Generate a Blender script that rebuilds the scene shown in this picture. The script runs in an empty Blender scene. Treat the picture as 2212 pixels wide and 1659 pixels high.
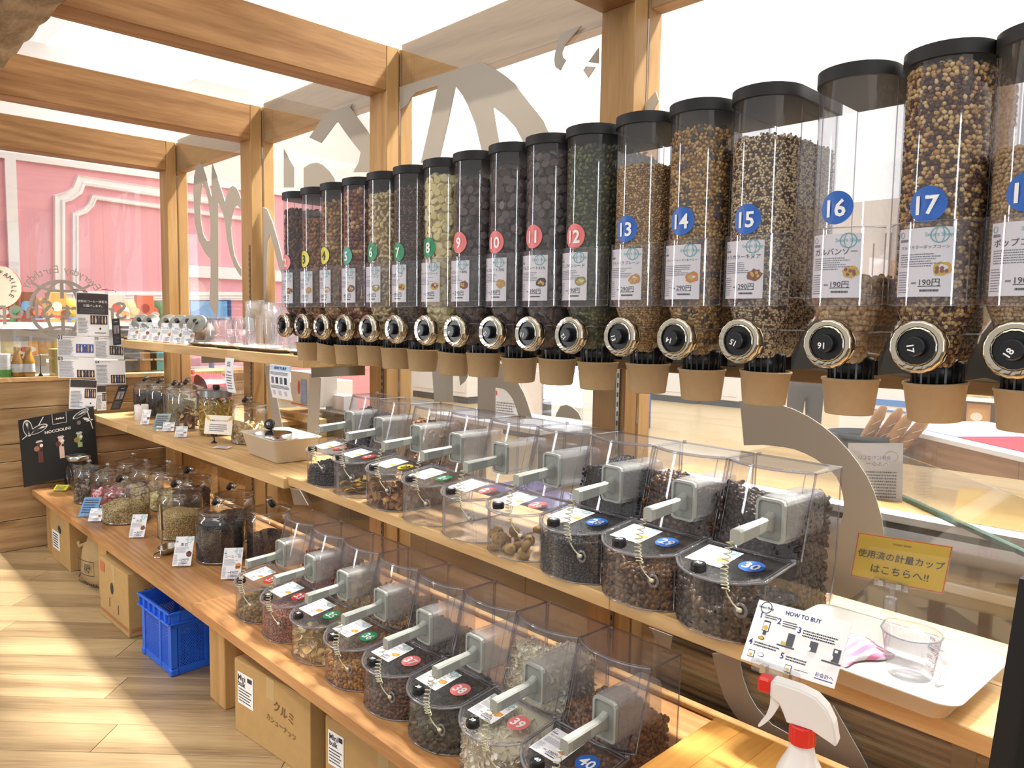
import bpy, bmesh, math, random
import numpy as np
from mathutils import Vector, Matrix
from mathutils.geometry import tessellate_polygon

scene = bpy.context.scene
COL = scene.collection
rnd = random.Random(7)
PI = math.pi

# ------------------------------------------------------------------ camera
RW = np.array([[0.69237814, 0.07163053, -0.71797046],
               [0.72136171, -0.04692292, 0.69096709],
               [0.01580506, -0.99632691, -0.08415993]])
FPX, CX, CY = 1640.0, 1106.0, 829.5
CAM = np.array([0.0, 0.0, 1.55])
cam_data = bpy.data.cameras.new('camera')
cam_data.sensor_width = 36.0
cam_data.lens = FPX / 2212 * 36.0
cam_data.clip_start, cam_data.clip_end = 0.05, 100
cam = bpy.data.objects.new('camera', cam_data)
COL.objects.link(cam)
mw = Matrix.Identity(4)
for i in range(3):
    mw[i][0], mw[i][1], mw[i][2], mw[i][3] = RW[i][0], -RW[i][1], -RW[i][2], CAM[i]
cam.matrix_world = mw
scene.camera = cam

# ------------------------------------------------------------------ world, lamps, exposure
scene.view_settings.view_transform = 'Standard'
scene.view_settings.look = 'None'
scene.view_settings.gamma = 1.0
scene.view_settings.use_curve_mapping = False
scene.view_settings.exposure = 0.14
cy = scene.cycles
cy.transparent_max_bounces = 40
cy.max_bounces = 10
cy.diffuse_bounces = 4
cy.glossy_bounces = 4
cy.transmission_bounces = 8
cy.caustics_reflective = False
cy.caustics_refractive = False
cy.sample_clamp_indirect = 4.0
cy.use_denoising = True

world = bpy.data.worlds.new('world')
scene.world = world
world.use_nodes = True
wb = world.node_tree.nodes['Background']
wb.inputs[0].default_value = (1.0, 0.98, 0.95, 1)
wb.inputs[1].default_value = 0.55


def lamp(name, kind, loc, energy, color=(1, 1, 1), target=None, **kw):
    d = bpy.data.lights.new(name, kind)
    d.energy = energy
    d.color = color
    for k, v in kw.items():
        setattr(d, k, v)
    o = bpy.data.objects.new(name, d)
    COL.objects.link(o)
    o.location = loc
    if target is not None:
        o.rotation_euler = (Vector(target) - Vector(loc)).to_track_quat('-Z', 'Y').to_euler()
    return o


CEIL_IN, CEIL_OUT = 0.93, 1.55        # luminous ceiling, shop side and mall side
lamp('track_strip_lamp', 'AREA', (-2.6, 2.95, 4.05), 430, (1, 0.97, 0.9), (-2.6, 0.75, 0), shape='RECTANGLE', size=9.0, size_y=0.12, spread=math.radians(46))
lamp('mall_lamp', 'AREA', (-1.5, 6.0, 4.0), 220, (1, 0.98, 0.95), (-1.5, 6.2, 0), shape='RECTANGLE', size=9.0, size_y=4.0)
lamp('mall_lamp_far', 'AREA', (-8.0, 4.0, 4.0), 60, (1, 0.98, 0.95), (-9.0, 4.0, 1), shape='RECTANGLE', size=3.0, size_y=6.0)
for sx, sy, tx, ty, e in ((-3.9, -0.6, -3.4, 0.1, 420), (-2.8, -0.9, -2.4, 0.2, 420), (-4.6, 0.2, -4.7, 1.35, 170), (-5.0, 0.6, -5.1, 1.55, 80)):
    lamp('spot_lamp', 'SPOT', (sx, sy, 3.6), e, (1, 0.9, 0.74), (tx, ty, 0), spot_size=0.62, spot_blend=0.7, shadow_soft_size=0.05)
lamp('window_lamp', 'AREA', (-5.2, -1.7, 1.9), 50, (0.86, 0.93, 1.0), (-1.6, 1.6, 1.6), shape='RECTANGLE', size=0.4, size_y=2.4)
lamp('window_lamp', 'AREA', (3.6, -1.7, 1.9), 48, (0.86, 0.93, 1.0), (-0.6, 1.6, 1.6), shape='RECTANGLE', size=0.4, size_y=2.4)
lamp('shop_lamp', 'AREA', (-1.2, -0.8, 3.9), 42, (1, 0.95, 0.88), (-1.6, 1.2, 0.6), shape='RECTANGLE', size=3.0, size_y=1.2)


# ------------------------------------------------------------------ from a photo point to a plane of the room
def ray(px, py):
    return RW @ np.array([px - CX, py - CY, FPX])


def onz(px, py, z):
    r = ray(px, py); return Vector(CAM + r * ((z - CAM[2]) / r[2]))


def ony(px, py, y):
    r = ray(px, py); return Vector(CAM + r * ((y - CAM[1]) / r[1]))


def onx(px, py, x):
    r = ray(px, py); return Vector(CAM + r * ((x - CAM[0]) / r[0]))


# ------------------------------------------------------------------ materials
def lin(c):
    if isinstance(c, str):
        c = [int(c[i:i + 2], 16) / 255 for i in (0, 2, 4)]
        c = [x / 12.92 if x <= 0.04045 else ((x + 0.055) / 1.055) ** 2.4 for x in c]
    return (c[0], c[1], c[2], 1.0)


def nt_new(name):
    m = bpy.data.materials.new(name)
    m.use_nodes = True
    nt = m.node_tree
    return m, nt, nt.nodes['Principled BSDF'], nt.nodes['Material Output']


MATS = {}


def mat(name, color, rough=0.5, metal=0.0, spec=0.5, noise=0.0, nscale=30.0, bump=0.0, trans=0.0, sub=0.0):
    if name in MATS:
        return MATS[name]
    m, nt, b, out = nt_new(name)
    b.inputs['Base Color'].default_value = lin(color)
    b.inputs['Roughness'].default_value = rough
    b.inputs['Metallic'].default_value = metal
    b.inputs['Specular IOR Level'].default_value = spec
    if noise or bump:
        tc = nt.nodes.new('ShaderNodeTexCoord')
        n = nt.nodes.new('ShaderNodeTexNoise')
        n.inputs['Scale'].default_value = nscale
        n.inputs['Detail'].default_value = 4
        nt.links.new(tc.outputs['Object'], n.inputs['Vector'])
        if noise:
            hs = nt.nodes.new('ShaderNodeHueSaturation')
            mr = nt.nodes.new('ShaderNodeMapRange')
            mr.inputs['From Min'].default_value, mr.inputs['From Max'].default_value = 0.3, 0.7
            mr.inputs['To Min'].default_value, mr.inputs['To Max'].default_value = 1 - noise, 1 + noise
            nt.links.new(n.outputs['Fac'], mr.inputs['Value'])
            nt.links.new(mr.outputs[0], hs.inputs['Value'])
            hs.inputs['Color'].default_value = lin(color)
            nt.links.new(hs.outputs[0], b.inputs['Base Color'])
        if bump:
            bp = nt.nodes.new('ShaderNodeBump')
            bp.inputs['Strength'].default_value = bump
            bp.inputs['Distance'].default_value = 0.003
            nt.links.new(n.outputs['Fac'], bp.inputs['Height'])
            nt.links.new(bp.outputs[0], b.inputs['Normal'])
    MATS[name] = m
    return m


def piece_mat(name, cols, rough=0.5, noise=0.15, nscale=300.0, spec=0.4):
    """colour varies from piece to piece (random per island)"""
    m, nt, b, out = nt_new(name)
    g = nt.nodes.new('ShaderNodeNewGeometry')
    cr = nt.nodes.new('ShaderNodeValToRGB')
    while len(cr.color_ramp.elements) < len(cols):
        cr.color_ramp.elements.new(0.5)
    cr.color_ramp.interpolation = 'CONSTANT'
    for i, c in enumerate(cols):
        cr.color_ramp.elements[i].position = i / len(cols)
        cr.color_ramp.elements[i].color = lin(c)
    nt.links.new(g.outputs['Random Per Island'], cr.inputs['Fac'])
    tc = nt.nodes.new('ShaderNodeTexCoord')
    n = nt.nodes.new('ShaderNodeTexNoise')
    n.inputs['Scale'].default_value = nscale
    nt.links.new(tc.outputs['Object'], n.inputs['Vector'])
    mr = nt.nodes.new('ShaderNodeMapRange')
    mr.inputs['From Min'].default_value, mr.inputs['From Max'].default_value = 0.3, 0.7
    mr.inputs['To Min'].default_value, mr.inputs['To Max'].default_value = 1 - noise, 1 + noise
    hs = nt.nodes.new('ShaderNodeHueSaturation')
    nt.links.new(n.outputs['Fac'], mr.inputs['Value'])
    nt.links.new(mr.outputs[0], hs.inputs['Value'])
    nt.links.new(cr.outputs[0], hs.inputs['Color'])
    nt.links.new(hs.outputs[0], b.inputs['Base Color'])
    b.inputs['Roughness'].default_value = rough
    b.inputs['Specular IOR Level'].default_value = spec
    return m


def wood(name, c_light, c_dark, axis=0, rough=0.5, rings=9.0, strength=0.6, knots=True, stretch=14.0, spec=0.3, knot_scale=2.2):
    """wood with grain along the given axis, growth lines and a few knots"""
    m, nt, b, out = nt_new(name)
    N, L = nt.nodes, nt.links
    tc = N.new('ShaderNodeTexCoord')
    oi = N.new('ShaderNodeObjectInfo')
    mp = N.new('ShaderNodeMapping')
    s = [1.0, 1.0, 1.0]; s[axis] = 1 / stretch
    mp.inputs['Scale'].default_value = s
    addv = N.new('ShaderNodeVectorMath'); addv.operation = 'ADD'
    mulv = N.new('ShaderNodeVectorMath'); mulv.operation = 'SCALE'
    mulv.inputs[0].default_value = (3.1, 7.7, 5.3)
    L.new(oi.outputs['Random'], mulv.inputs['Scale'])
    L.new(tc.outputs['Object'], addv.inputs[0]); L.new(mulv.outputs[0], addv.inputs[1])
    L.new(addv.outputs[0], mp.inputs['Vector'])
    big = N.new('ShaderNodeTexNoise'); big.inputs['Scale'].default_value = 2.2; big.inputs['Detail'].default_value = 2
    L.new(mp.outputs[0], big.inputs['Vector'])
    ringm = N.new('ShaderNodeMath'); ringm.operation = 'MULTIPLY'; ringm.inputs[1].default_value = rings * 2.0
    L.new(big.outputs['Fac'], ringm.inputs[0])
    sn = N.new('ShaderNodeMath'); sn.operation = 'SINE'
    ml = N.new('ShaderNodeMath'); ml.operation = 'MULTIPLY'; ml.inputs[1].default_value = 6.28
    L.new(ringm.outputs[0], ml.inputs[0]); L.new(ml.outputs[0], sn.inputs[0])
    fine = N.new('ShaderNodeTexNoise'); fine.inputs['Scale'].default_value = 90; fine.inputs['Detail'].default_value = 5
    L.new(mp.outputs[0], fine.inputs['Vector'])
    mix = N.new('ShaderNodeMath'); mix.operation = 'MULTIPLY_ADD'
    mix.inputs[1].default_value = 0.30 * strength; mix.inputs[2].default_value = 0.45
    L.new(sn.outputs[0], mix.inputs[0])
    fm = N.new('ShaderNodeMath'); fm.operation = 'MULTIPLY_ADD'; fm.inputs[1].default_value = 1.3 * strength
    sub = N.new('ShaderNodeMath'); sub.operation = 'SUBTRACT'; sub.inputs[1].default_value = 0.5
    L.new(fine.outputs['Fac'], sub.inputs[0])
    L.new(sub.outputs[0], fm.inputs[0]); L.new(mix.outputs[0], fm.inputs[2])
    cr = N.new('ShaderNodeMix'); cr.data_type = 'RGBA'
    cr.inputs['A'].default_value = lin(c_light); cr.inputs['B'].default_value = lin(c_dark)
    cl = N.new('ShaderNodeClamp')
    L.new(fm.outputs[0], cl.inputs[0]); L.new(cl.outputs[0], cr.inputs['Factor'])
    col = cr.outputs['Result']
    if knots:
        mp2 = N.new('ShaderNodeMapping')
        s2 = [1.0, 1.0, 1.0]; s2[axis] = 0.45
        mp2.inputs['Scale'].default_value = s2
        L.new(addv.outputs[0], mp2.inputs['Vector'])
        vo = N.new('ShaderNodeTexVoronoi'); vo.inputs['Scale'].default_value = knot_scale * 2
        L.new(mp2.outputs[0], vo.inputs['Vector'])
        kr = N.new('ShaderNodeMapRange')
        kr.inputs['From Min'].default_value, kr.inputs['From Max'].default_value = 0.06, 0.17
        kr.inputs['To Min'].default_value, kr.inputs['To Max'].default_value = 0.75, 0.0
        L.new(vo.outputs['Distance'], kr.inputs['Value'])
        km = N.new('ShaderNodeMix'); km.data_type = 'RGBA'
        d = lin(c_dark)
        km.inputs['B'].default_value = (d[0] * 0.38, d[1] * 0.33, d[2] * 0.3, 1)
        L.new(kr.outputs[0], km.inputs['Factor']); L.new(col, km.inputs['A'])
        col = km.outputs['Result']
    # tone per board
    hs = N.new('ShaderNodeHueSaturation')
    mr = N.new('ShaderNodeMapRange'); mr.inputs['To Min'].default_value, mr.inputs['To Max'].default_value = 0.88, 1.1
    L.new(oi.outputs['Random'], mr.inputs['Value']); L.new(mr.outputs[0], hs.inputs['Value'])
    L.new(col, hs.inputs['Color'])
    L.new(hs.outputs[0], b.inputs['Base Color'])
    b.inputs['Roughness'].default_value = rough
    b.inputs['Specular IOR Level'].default_value = spec
    bp = N.new('ShaderNodeBump'); bp.inputs['Strength'].default_value = 0.15; bp.inputs['Distance'].default_value = 0.002
    L.new(fm.outputs[0], bp.inputs['Height']); L.new(bp.outputs[0], b.inputs['Normal'])
    return m


def clear(name, tint=(0.97, 0.97, 0.98), edge=(0.62, 0.60, 0.66), haze=0.02, ior=1.45, rough=0.04, gl=1.0, hazecol=(0.9, 0.9, 0.92)):
    """thin see-through wall: transparent, a Fresnel reflection, more absorption at grazing angles, a little haze"""
    m = bpy.data.materials.new(name)
    m.use_nodes = True
    nt = m.node_tree; N, L = nt.nodes, nt.links
    N.clear()
    out = N.new('ShaderNodeOutputMaterial')
    tr = N.new('ShaderNodeBsdfTransparent')
    lw = N.new('ShaderNodeLayerWeight'); lw.inputs['Blend'].default_value = 0.35
    pw = N.new('ShaderNodeMath'); pw.operation = 'POWER'; pw.inputs[1].default_value = 2.5
    L.new(lw.outputs['Facing'], pw.inputs[0])
    mx = N.new('ShaderNodeMix'); mx.data_type = 'RGBA'
    mx.inputs['A'].default_value = (*tint, 1); mx.inputs['B'].default_value = (*edge, 1)
    L.new(pw.outputs[0], mx.inputs['Factor']); L.new(mx.outputs['Result'], tr.inputs['Color'])
    gb = N.new('ShaderNodeBsdfGlossy'); gb.inputs['Roughness'].default_value = rough
    lf = N.new('ShaderNodeLayerWeight'); lf.inputs['Blend'].default_value = 0.5
    p5 = N.new('ShaderNodeMath'); p5.operation = 'POWER'; p5.inputs[1].default_value = 5.0
    L.new(lf.outputs['Facing'], p5.inputs[0])
    f0 = ((ior - 1) / (ior + 1)) ** 2 * 2 * gl
    fm = N.new('ShaderNodeMath'); fm.operation = 'MULTIPLY_ADD'; fm.inputs[1].default_value = (1 - f0) * 0.9; fm.inputs[2].default_value = f0
    L.new(p5.outputs[0], fm.inputs[0])
    df = N.new('ShaderNodeBsdfDiffuse'); df.inputs['Color'].default_value = (*hazecol, 1)
    m1 = N.new('ShaderNodeMixShader'); m1.inputs[0].default_value = haze
    L.new(tr.outputs[0], m1.inputs[1]); L.new(df.outputs[0], m1.inputs[2])
    m2 = N.new('ShaderNodeMixShader')
    L.new(fm.outputs[0], m2.inputs[0]); L.new(m1.outputs[0], m2.inputs[1]); L.new(gb.outputs[0], m2.inputs[2])
    L.new(m2.outputs[0], out.inputs[0])
    MATS[name] = m
    return m


def emit(name, color, strength):
    m = bpy.data.materials.new(name)
    m.use_nodes = True
    nt = m.node_tree; nt.nodes.clear()
    o = nt.nodes.new('ShaderNodeOutputMaterial'); e = nt.nodes.new('ShaderNodeEmission')
    e.inputs[0].default_value = lin(color); e.inputs[1].default_value = strength
    nt.links.new(e.outputs[0], o.inputs[0])
    return m


# ------------------------------------------------------------------ mesh building
class MB:
    def __init__(s):
        s.v, s.f, s.m, s.s = [], [], [], []

    def add(s, verts, faces, mi=0, smooth=False, xf=None):
        o = len(s.v)
        if xf is not None:
            verts = [xf @ Vector(p) for p in verts]
        s.v.extend([(p[0], p[1], p[2]) for p in verts])
        for f in faces:
            s.f.append(tuple(i + o for i in f)); s.m.append(mi); s.s.append(smooth)
        return s

    def box(s, x0, x1, y0, y1, z0, z1, mi=0, b=0.0, xf=None, seg=1):
        if b > 0:
            bm = bmesh.new()
            bmesh.ops.create_cube(bm, size=1)
            for v in bm.verts:
                v.co = ((x0 + x1) / 2 + v.co.x * (x1 - x0), (y0 + y1) / 2 + v.co.y * (y1 - y0), (z0 + z1) / 2 + v.co.z * (z1 - z0))
            bmesh.ops.bevel(bm, geom=bm.edges[:], offset=b, segments=seg, affect='EDGES', profile=0.5)
            bm.verts.index_update()
            s.add([v.co.copy() for v in bm.verts], [[v.index for v in f.verts] for f in bm.faces], mi, False, xf)
            bm.free()
            return s
        v = [(x, y, z) for z in (z0, z1) for y in (y0, y1) for x in (x0, x1)]
        return s.add(v, [(0, 2, 3, 1), (4, 5, 7, 6), (0, 1, 5, 4), (2, 6, 7, 3), (0, 4, 6, 2), (1, 3, 7, 5)], mi, False, xf)

    def lathe(s, prof, n=24, mi=0, xf=None, smooth=True, rmod=None, sy=1.0, cap=False):
        v, f = [], []
        for (r, z) in prof:
            for i in range(n):
                a = 2 * PI * i / n
                rr = r * (rmod(i, n) if rmod else 1)
                v.append((rr * math.cos(a), rr * math.sin(a) * sy, z))
        for j in range(len(prof) - 1):
            for i in range(n):
                k = (i + 1) % n
                f.append((j * n + i, j * n + k, (j + 1) * n + k, (j + 1) * n + i))
        if cap:
            f.append(tuple(range(n - 1, -1, -1))); f.append(tuple((len(prof) - 1) * n + i for i in range(n)))
        return s.add(v, f, mi, smooth, xf)

    def tube(s, path, r, n=6, mi=0, xf=None, closed=False, smooth=True, taper=None):
        P = [Vector(p) for p in path]
        v, f = [], []
        m = len(P)
        a = None
        for i, p in enumerate(P):
            t = (P[(i + 1) % m] - P[i - 1]) if closed else (P[min(i + 1, m - 1)] - P[max(i - 1, 0)])
            t.normalize()
            if a is None:
                a = t.cross(Vector((0, 0, 1)))
                if a.length < 0.1:
                    a = t.cross(Vector((0, 1, 0)))
            a = a - t * a.dot(t)
            a.normalize(); bb = t.cross(a)
            rr = r * (taper(i / (m - 1)) if taper else 1)
            for k in range(n):
                an = 2 * PI * k / n
                v.append(p + (a * math.cos(an) + bb * math.sin(an)) * rr)
        for i in range(m if closed else m - 1):
            j = (i + 1) % m
            for k in range(n):
                l = (k + 1) % n
                f.append((i * n + k, i * n + l, j * n + l, j * n + k))
        if not closed:
            f.append(tuple(range(n))); f.append(tuple((m - 1) * n + k for k in range(n - 1, -1, -1)))
        return s.add(v, f, mi, smooth, xf)

    def poly(s, pts, mi=0, xf=None, holes=()):
        loops = [[Vector((p[0], p[1], p[2] if len(p) > 2 else 0)) for p in l] for l in (pts, *holes)]
        flat = [p for l in loops for p in l]
        return s.add(flat, tessellate_polygon(loops), mi, False, xf)

    def prism(s, pts, z0, z1, mi=0, xf=None, holes=(), smooth=False):
        for z in (z0, z1):
            s.poly([(p[0], p[1], z) for p in pts], mi, xf, [[(p[0], p[1], z) for p in h] for h in holes])
        for l in (pts, *holes):
            n = len(l)
            v = [(p[0], p[1], z0) for p in l] + [(p[0], p[1], z1) for p in l]
            s.add(v, [(i, (i + 1) % n, n + (i + 1) % n, n + i) for i in range(n)], mi, smooth, xf)
        return s

    def grid(s, fn, nu, nv, mi=0, smooth=True, xf=None):
        v = [fn(i / nu, j / nv) for j in range(nv + 1) for i in range(nu + 1)]
        f = [(j * (nu + 1) + i, j * (nu + 1) + i + 1, (j + 1) * (nu + 1) + i + 1, (j + 1) * (nu + 1) + i) for j in range(nv) for i in range(nu)]
        return s.add(v, f, mi, smooth, xf)

    def text(s, body, mp, u, v, size, mi=1, align='CENTER', width=None, bold=0.0, rot=0.0, sx=1.0):
        """flat lettering through the map mp(u, v) -> point"""
        V, F, (x0, x1) = glyphs(body, bold)
        w = max(x1 - x0, 1e-6)
        k = size
        if width is not None:
            k = min(size, width / w); sx = 1.0 if k == size else sx
        off = -(x0 + x1) / 2 if align == 'CENTER' else (-x0 if align == 'LEFT' else -x1)
        c, sn = math.cos(rot), math.sin(rot)
        out = []
        for (x, y) in V:
            a, b = (x + off) * k * sx, (y - 0.36) * k
            out.append(mp(u + a * c - b * sn, v + a * sn + b * c))
        return s.add(out, F, mi)

    def rect(s, mp, u0, v0, u1, v1, mi=1, nu=1):
        vs, fs = [], []
        for i in range(nu + 1):
            u = u0 + (u1 - u0) * i / nu
            vs += [mp(u, v0), mp(u, v1)]
        fs = [(2 * i, 2 * i + 2, 2 * i + 3, 2 * i + 1) for i in range(nu)]
        return s.add(vs, fs, mi)

    def ell(s, mp, u, v, a, b, mi=1, n=18, rot=0, wob=0.0, seed=0):
        rr = random.Random(seed)
        pts = []
        for i in range(n):
            t = 2 * PI * i / n
            k = 1 + wob * (rr.random() - 0.5)
            x, y = a * k * math.cos(t), b * k * math.sin(t)
            pts.append(mp(u + x * math.cos(rot) - y * math.sin(rot), v + x * math.sin(rot) + y * math.cos(rot)))
        return s.add(pts, [tuple(range(n))], mi)

    def ring(s, mp, u, v, a, b, w, mi=1, n=24, t0=0.0, t1=2 * PI):
        vs, fs = [], []
        for i in range(n + 1):
            t = t0 + (t1 - t0) * i / n
            vs += [mp(u + (a - w) * math.cos(t), v + (b - w) * math.sin(t)), mp(u + a * math.cos(t), v + b * math.sin(t))]
        fs = [(2 * i, 2 * i + 1, 2 * i + 3, 2 * i + 2) for i in range(n)]
        return s.add(vs, fs, mi)

    def lines(s, mp, u0, v0, u1, v1, rows, mi=1, seed=0, fill=0.45, ragged=0.35):
        """rows of small broken strokes: print too small to read"""
        rr = random.Random(seed)
        dv = (v1 - v0) / rows
        for r in range(rows):
            vb = v1 - (r + 1) * dv + dv * (1 - fill) / 2
            end = u1 - (u1 - u0) * ragged * rr.random()
            u = u0
            while u < end:
                l = (u1 - u0) * (0.012 + 0.04 * rr.random())
                s.rect(mp, u, vb, min(u + l, end), vb + dv * fill, mi)
                u += l + (u1 - u0) * 0.014
        return s

    def build(s, name, mats, parent=None, loc=None, link=True):
        me = bpy.data.meshes.new(name)
        me.from_pydata(s.v, [], s.f)
        if not isinstance(mats, (list, tuple)):
            mats = [mats]
        for m in mats:
            me.materials.append(m)
        if len(mats) > 1:
            me.polygons.foreach_set('material_index', s.m)
        me.polygons.foreach_set('use_smooth', s.s)
        me.update()
        return inst(name, me, parent, loc) if link else me


_gl = {}


def glyphs(body, bold=0.0):
    key = (body, bold)
    if key not in _gl:
        c = bpy.data.curves.new('t', 'FONT')
        c.body = body
        c.size = 1.0
        c.resolution_u = 2 if len(body) < 12 else 1
        c.offset = min(bold, 0.022) if body.isascii() else 0.004
        c.dimensions = '2D'
        c.fill_mode = 'FRONT'
        o = bpy.data.objects.new('t', c)
        me = bpy.data.meshes.new_from_object(o)
        V = [(v.co.x, v.co.y) for v in me.vertices]
        F = [tuple(p.vertices) for p in me.polygons]
        bpy.data.objects.remove(o); bpy.data.curves.remove(c); bpy.data.meshes.remove(me)
        xs = [p[0] for p in V] or [0, 1]
        _gl[key] = (V, F, (min(xs), max(xs)))
    return _gl[key]


def inst(name, me, parent=None, loc=None, rot=None):
    o = bpy.data.objects.new(name, me)
    COL.objects.link(o)
    if parent is not None:
        o.parent = parent
    if loc is not None:
        o.location = loc
    if rot is not None:
        o.rotation_euler = rot
    return o


def thing(name, label, cat, loc=(0, 0, 0), rz=0.0, group=None, rot=None):
    o = bpy.data.objects.new(name, None)
    COL.objects.link(o)
    o.empty_display_size = 0.05
    o.location = loc
    o.rotation_euler = rot if rot is not None else (0, 0, rz)
    return tag(o, label, cat, group)


def tag(o, label, cat, group=None, kind=None):
    o['label'] = label; o['category'] = cat
    if group:
        o['group'] = group
    if kind:
        o['kind'] = kind
    return o


def struct(o, label=None):
    o['kind'] = 'structure'
    if label:
        o['label'] = label
        o['category'] = 'structure'
    return o


def planemap(o, eu, ev):
    o, eu, ev = Vector(o), Vector(eu), Vector(ev)
    return lambda u, v: o + eu * u + ev * v


def catmull(P, k=4, closed=True):
    n = len(P); out = []
    rng = range(n) if closed else range(n - 1)
    for i in rng:
        p0, p1, p2, p3 = (np.array(P[(i + d) % n] if closed else P[min(max(i + d, 0), n - 1)], float) for d in (-1, 0, 1, 2))
        for j in range(k):
            t = j / k
            out.append(tuple(0.5 * (2 * p1 + (p2 - p0) * t + (2 * p0 - 5 * p1 + 4 * p2 - p3) * t * t + (3 * p1 - p0 - 3 * p2 + p3) * t ** 3)))
    if not closed:
        out.append(tuple(P[-1]))
    return out


# ------------------------------------------------------------------ loose goods: many small pieces joined into one mesh
def ico(sub=0):
    bm = bmesh.new()
    bmesh.ops.create_icosphere(bm, subdivisions=sub + 1, radius=1.0)
    bm.verts.index_update()
    V = np.array([v.co[:] for v in bm.verts]); F = np.array([[v.index for v in f.verts] for f in bm.faces])
    bm.free()
    return V, F


def tri_faces(F):
    out = []
    for f in F:
        for i in range(1, len(f) - 1):
            out.append((f[0], f[i], f[i + 1]))
    return np.array(out)


def t_disc(n=10, h=0.28):
    V = [(math.cos(2 * PI * i / n), math.sin(2 * PI * i / n), -h) for i in range(n)] + [(0.8 * math.cos(2 * PI * i / n), 0.8 * math.sin(2 * PI * i / n), h) for i in range(n)]
    F = [tuple(range(n - 1, -1, -1)), tuple(n + i for i in range(n))] + [(i, (i + 1) % n, n + (i + 1) % n, n + i) for i in range(n)]
    return np.array(V), tri_faces(F)


def t_bent():
    V, F = [], []
    n = 6
    ts = np.linspace(-1.15, 1.15, 7)
    for k, a in enumerate(ts):
        r = 0.42 * math.sqrt(max(0.0, 1 - (a / 1.25) ** 2)) + 0.05
        c = Vector((math.sin(a) * 0.8, math.cos(a) * 0.8 - 0.45, 0))
        d = Vector((math.sin(a), math.cos(a), 0))
        for i in range(n):
            t = 2 * PI * i / n
            V.append(c + d * r * math.cos(t) + Vector((0, 0, r * math.sin(t))))
    for k in range(6):
        for i in range(n):
            j = (i + 1) % n
            F.append((k * n + i, k * n + j, (k + 1) * n + j, (k + 1) * n + i))
    F.append(tuple(range(n))); F.append(tuple(6 * n + i for i in range(n)))
    return np.array([v[:] for v in V]), tri_faces(F)


def t_flake(bend=0.25):
    V, F = [], []
    for j in range(4):
        for i in range(4):
            x, y = i / 1.5 - 1, j / 1.5 - 1
            V.append((x * (1 - 0.25 * abs(y)), y * (1 - 0.3 * abs(x)), bend * (x * x - y * y * 0.5)))
    for j in range(3):
        for i in range(3):
            F.append((j * 4 + i, j * 4 + i + 1, j * 4 + i + 5, j * 4 + i + 4))
    V2 = [(a, b, c - 0.12) for a, b, c in V]
    F2 = [tuple(16 + q for q in reversed(f)) for f in F]
    edge = [0, 1, 2, 3, 7, 11, 15, 14, 13, 12, 8, 4]
    F3 = [(edge[i], edge[(i + 1) % 12], 16 + edge[(i + 1) % 12], 16 + edge[i]) for i in range(12)]
    return np.array(V + V2), tri_faces(F + F2 + F3)


T_NUT = ico(0)
T_NUT2 = ico(1)
T_DISC = t_disc()
T_BENT = t_bent()
T_FLAKE = t_flake()


def t_wrinkle(seed=3, amt=0.28):
    V, F = ico(1)
    r = np.random.default_rng(seed)
    return V * (1 + amt * (r.random((len(V), 1)) - 0.5)), F


T_RAISIN = t_wrinkle()


def t_wrinkle_low():
    V, F = ico(0)
    r = np.random.default_rng(5)
    return V * (1 + 0.5 * (r.random((len(V), 1)) - 0.5)), F


T_CHIP = t_wrinkle_low()
T_TUBE = (lambda V, F: (np.array(V), tri_faces(F)))(
    [(x, math.cos(2 * PI * k / 6), math.sin(2 * PI * k / 6)) for x in (-1, 1) for k in range(6)],
    [(k, (k + 1) % 6, 6 + (k + 1) % 6, 6 + k) for k in range(6)] + [tuple(range(6)), tuple(range(6, 12))])


def strat(rng, L_, H_, sp, jit=0.28):
    """jittered brick pattern of points over an L x H sheet"""
    nu, nv = max(1, int(L_ / sp)), max(1, int(H_ / (sp * 0.9)))
    i, j = np.meshgrid(np.arange(nu), np.arange(nv))
    u = (i + 0.5 + 0.5 * (j % 2 - 0.5) + rng.uniform(-jit, jit, i.shape)) / nu
    v = (j + 0.5 + rng.uniform(-jit, jit, i.shape)) / nv
    return np.clip(u.ravel(), 0, 1) * L_, np.clip(v.ravel(), 0, 1) * H_


def rand_rot(rng, n):
    q = rng.normal(size=(n, 4)); q /= np.linalg.norm(q, axis=1)[:, None]
    w, x, y, z = q.T
    return np.stack([np.stack([1 - 2 * (y * y + z * z), 2 * (x * y - z * w), 2 * (x * z + y * w)], -1),
                     np.stack([2 * (x * y + z * w), 1 - 2 * (x * x + z * z), 2 * (y * z - x * w)], -1),
                     np.stack([2 * (x * z - y * w), 2 * (y * z + x * w), 1 - 2 * (x * x + y * y)], -1)], -2)


def face_rot(rng, nrm, tilt):
    """z axis near the normal, random spin, random tilt"""
    n = len(nrm)
    z = nrm + rng.normal(size=(n, 3)) * tilt
    z /= np.linalg.norm(z, axis=1)[:, None]
    a = rng.normal(size=(n, 3)); a -= z * (a * z).sum(1)[:, None]; a /= np.linalg.norm(a, axis=1)[:, None]
    b = np.cross(z, a)
    return np.stack([a, b, z], -1)


def pieces(pts, nrm, tmpl, size, var, rng, tilt=None):
    V, F = tmpl
    n = len(pts)
    R = rand_rot(rng, n) if tilt is None else face_rot(rng, nrm, tilt)
    S = np.array(size)[None, :] * (1 + var * (rng.random((n, 3)) - 0.5))
    W = np.einsum('nij,nkj->nki', R, V[None] * S[:, None, :]) + pts[:, None, :]
    FF = F[None] + (np.arange(n) * len(V))[:, None, None]
    return W.reshape(-1, 3), FF.reshape(-1, 3)


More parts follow.
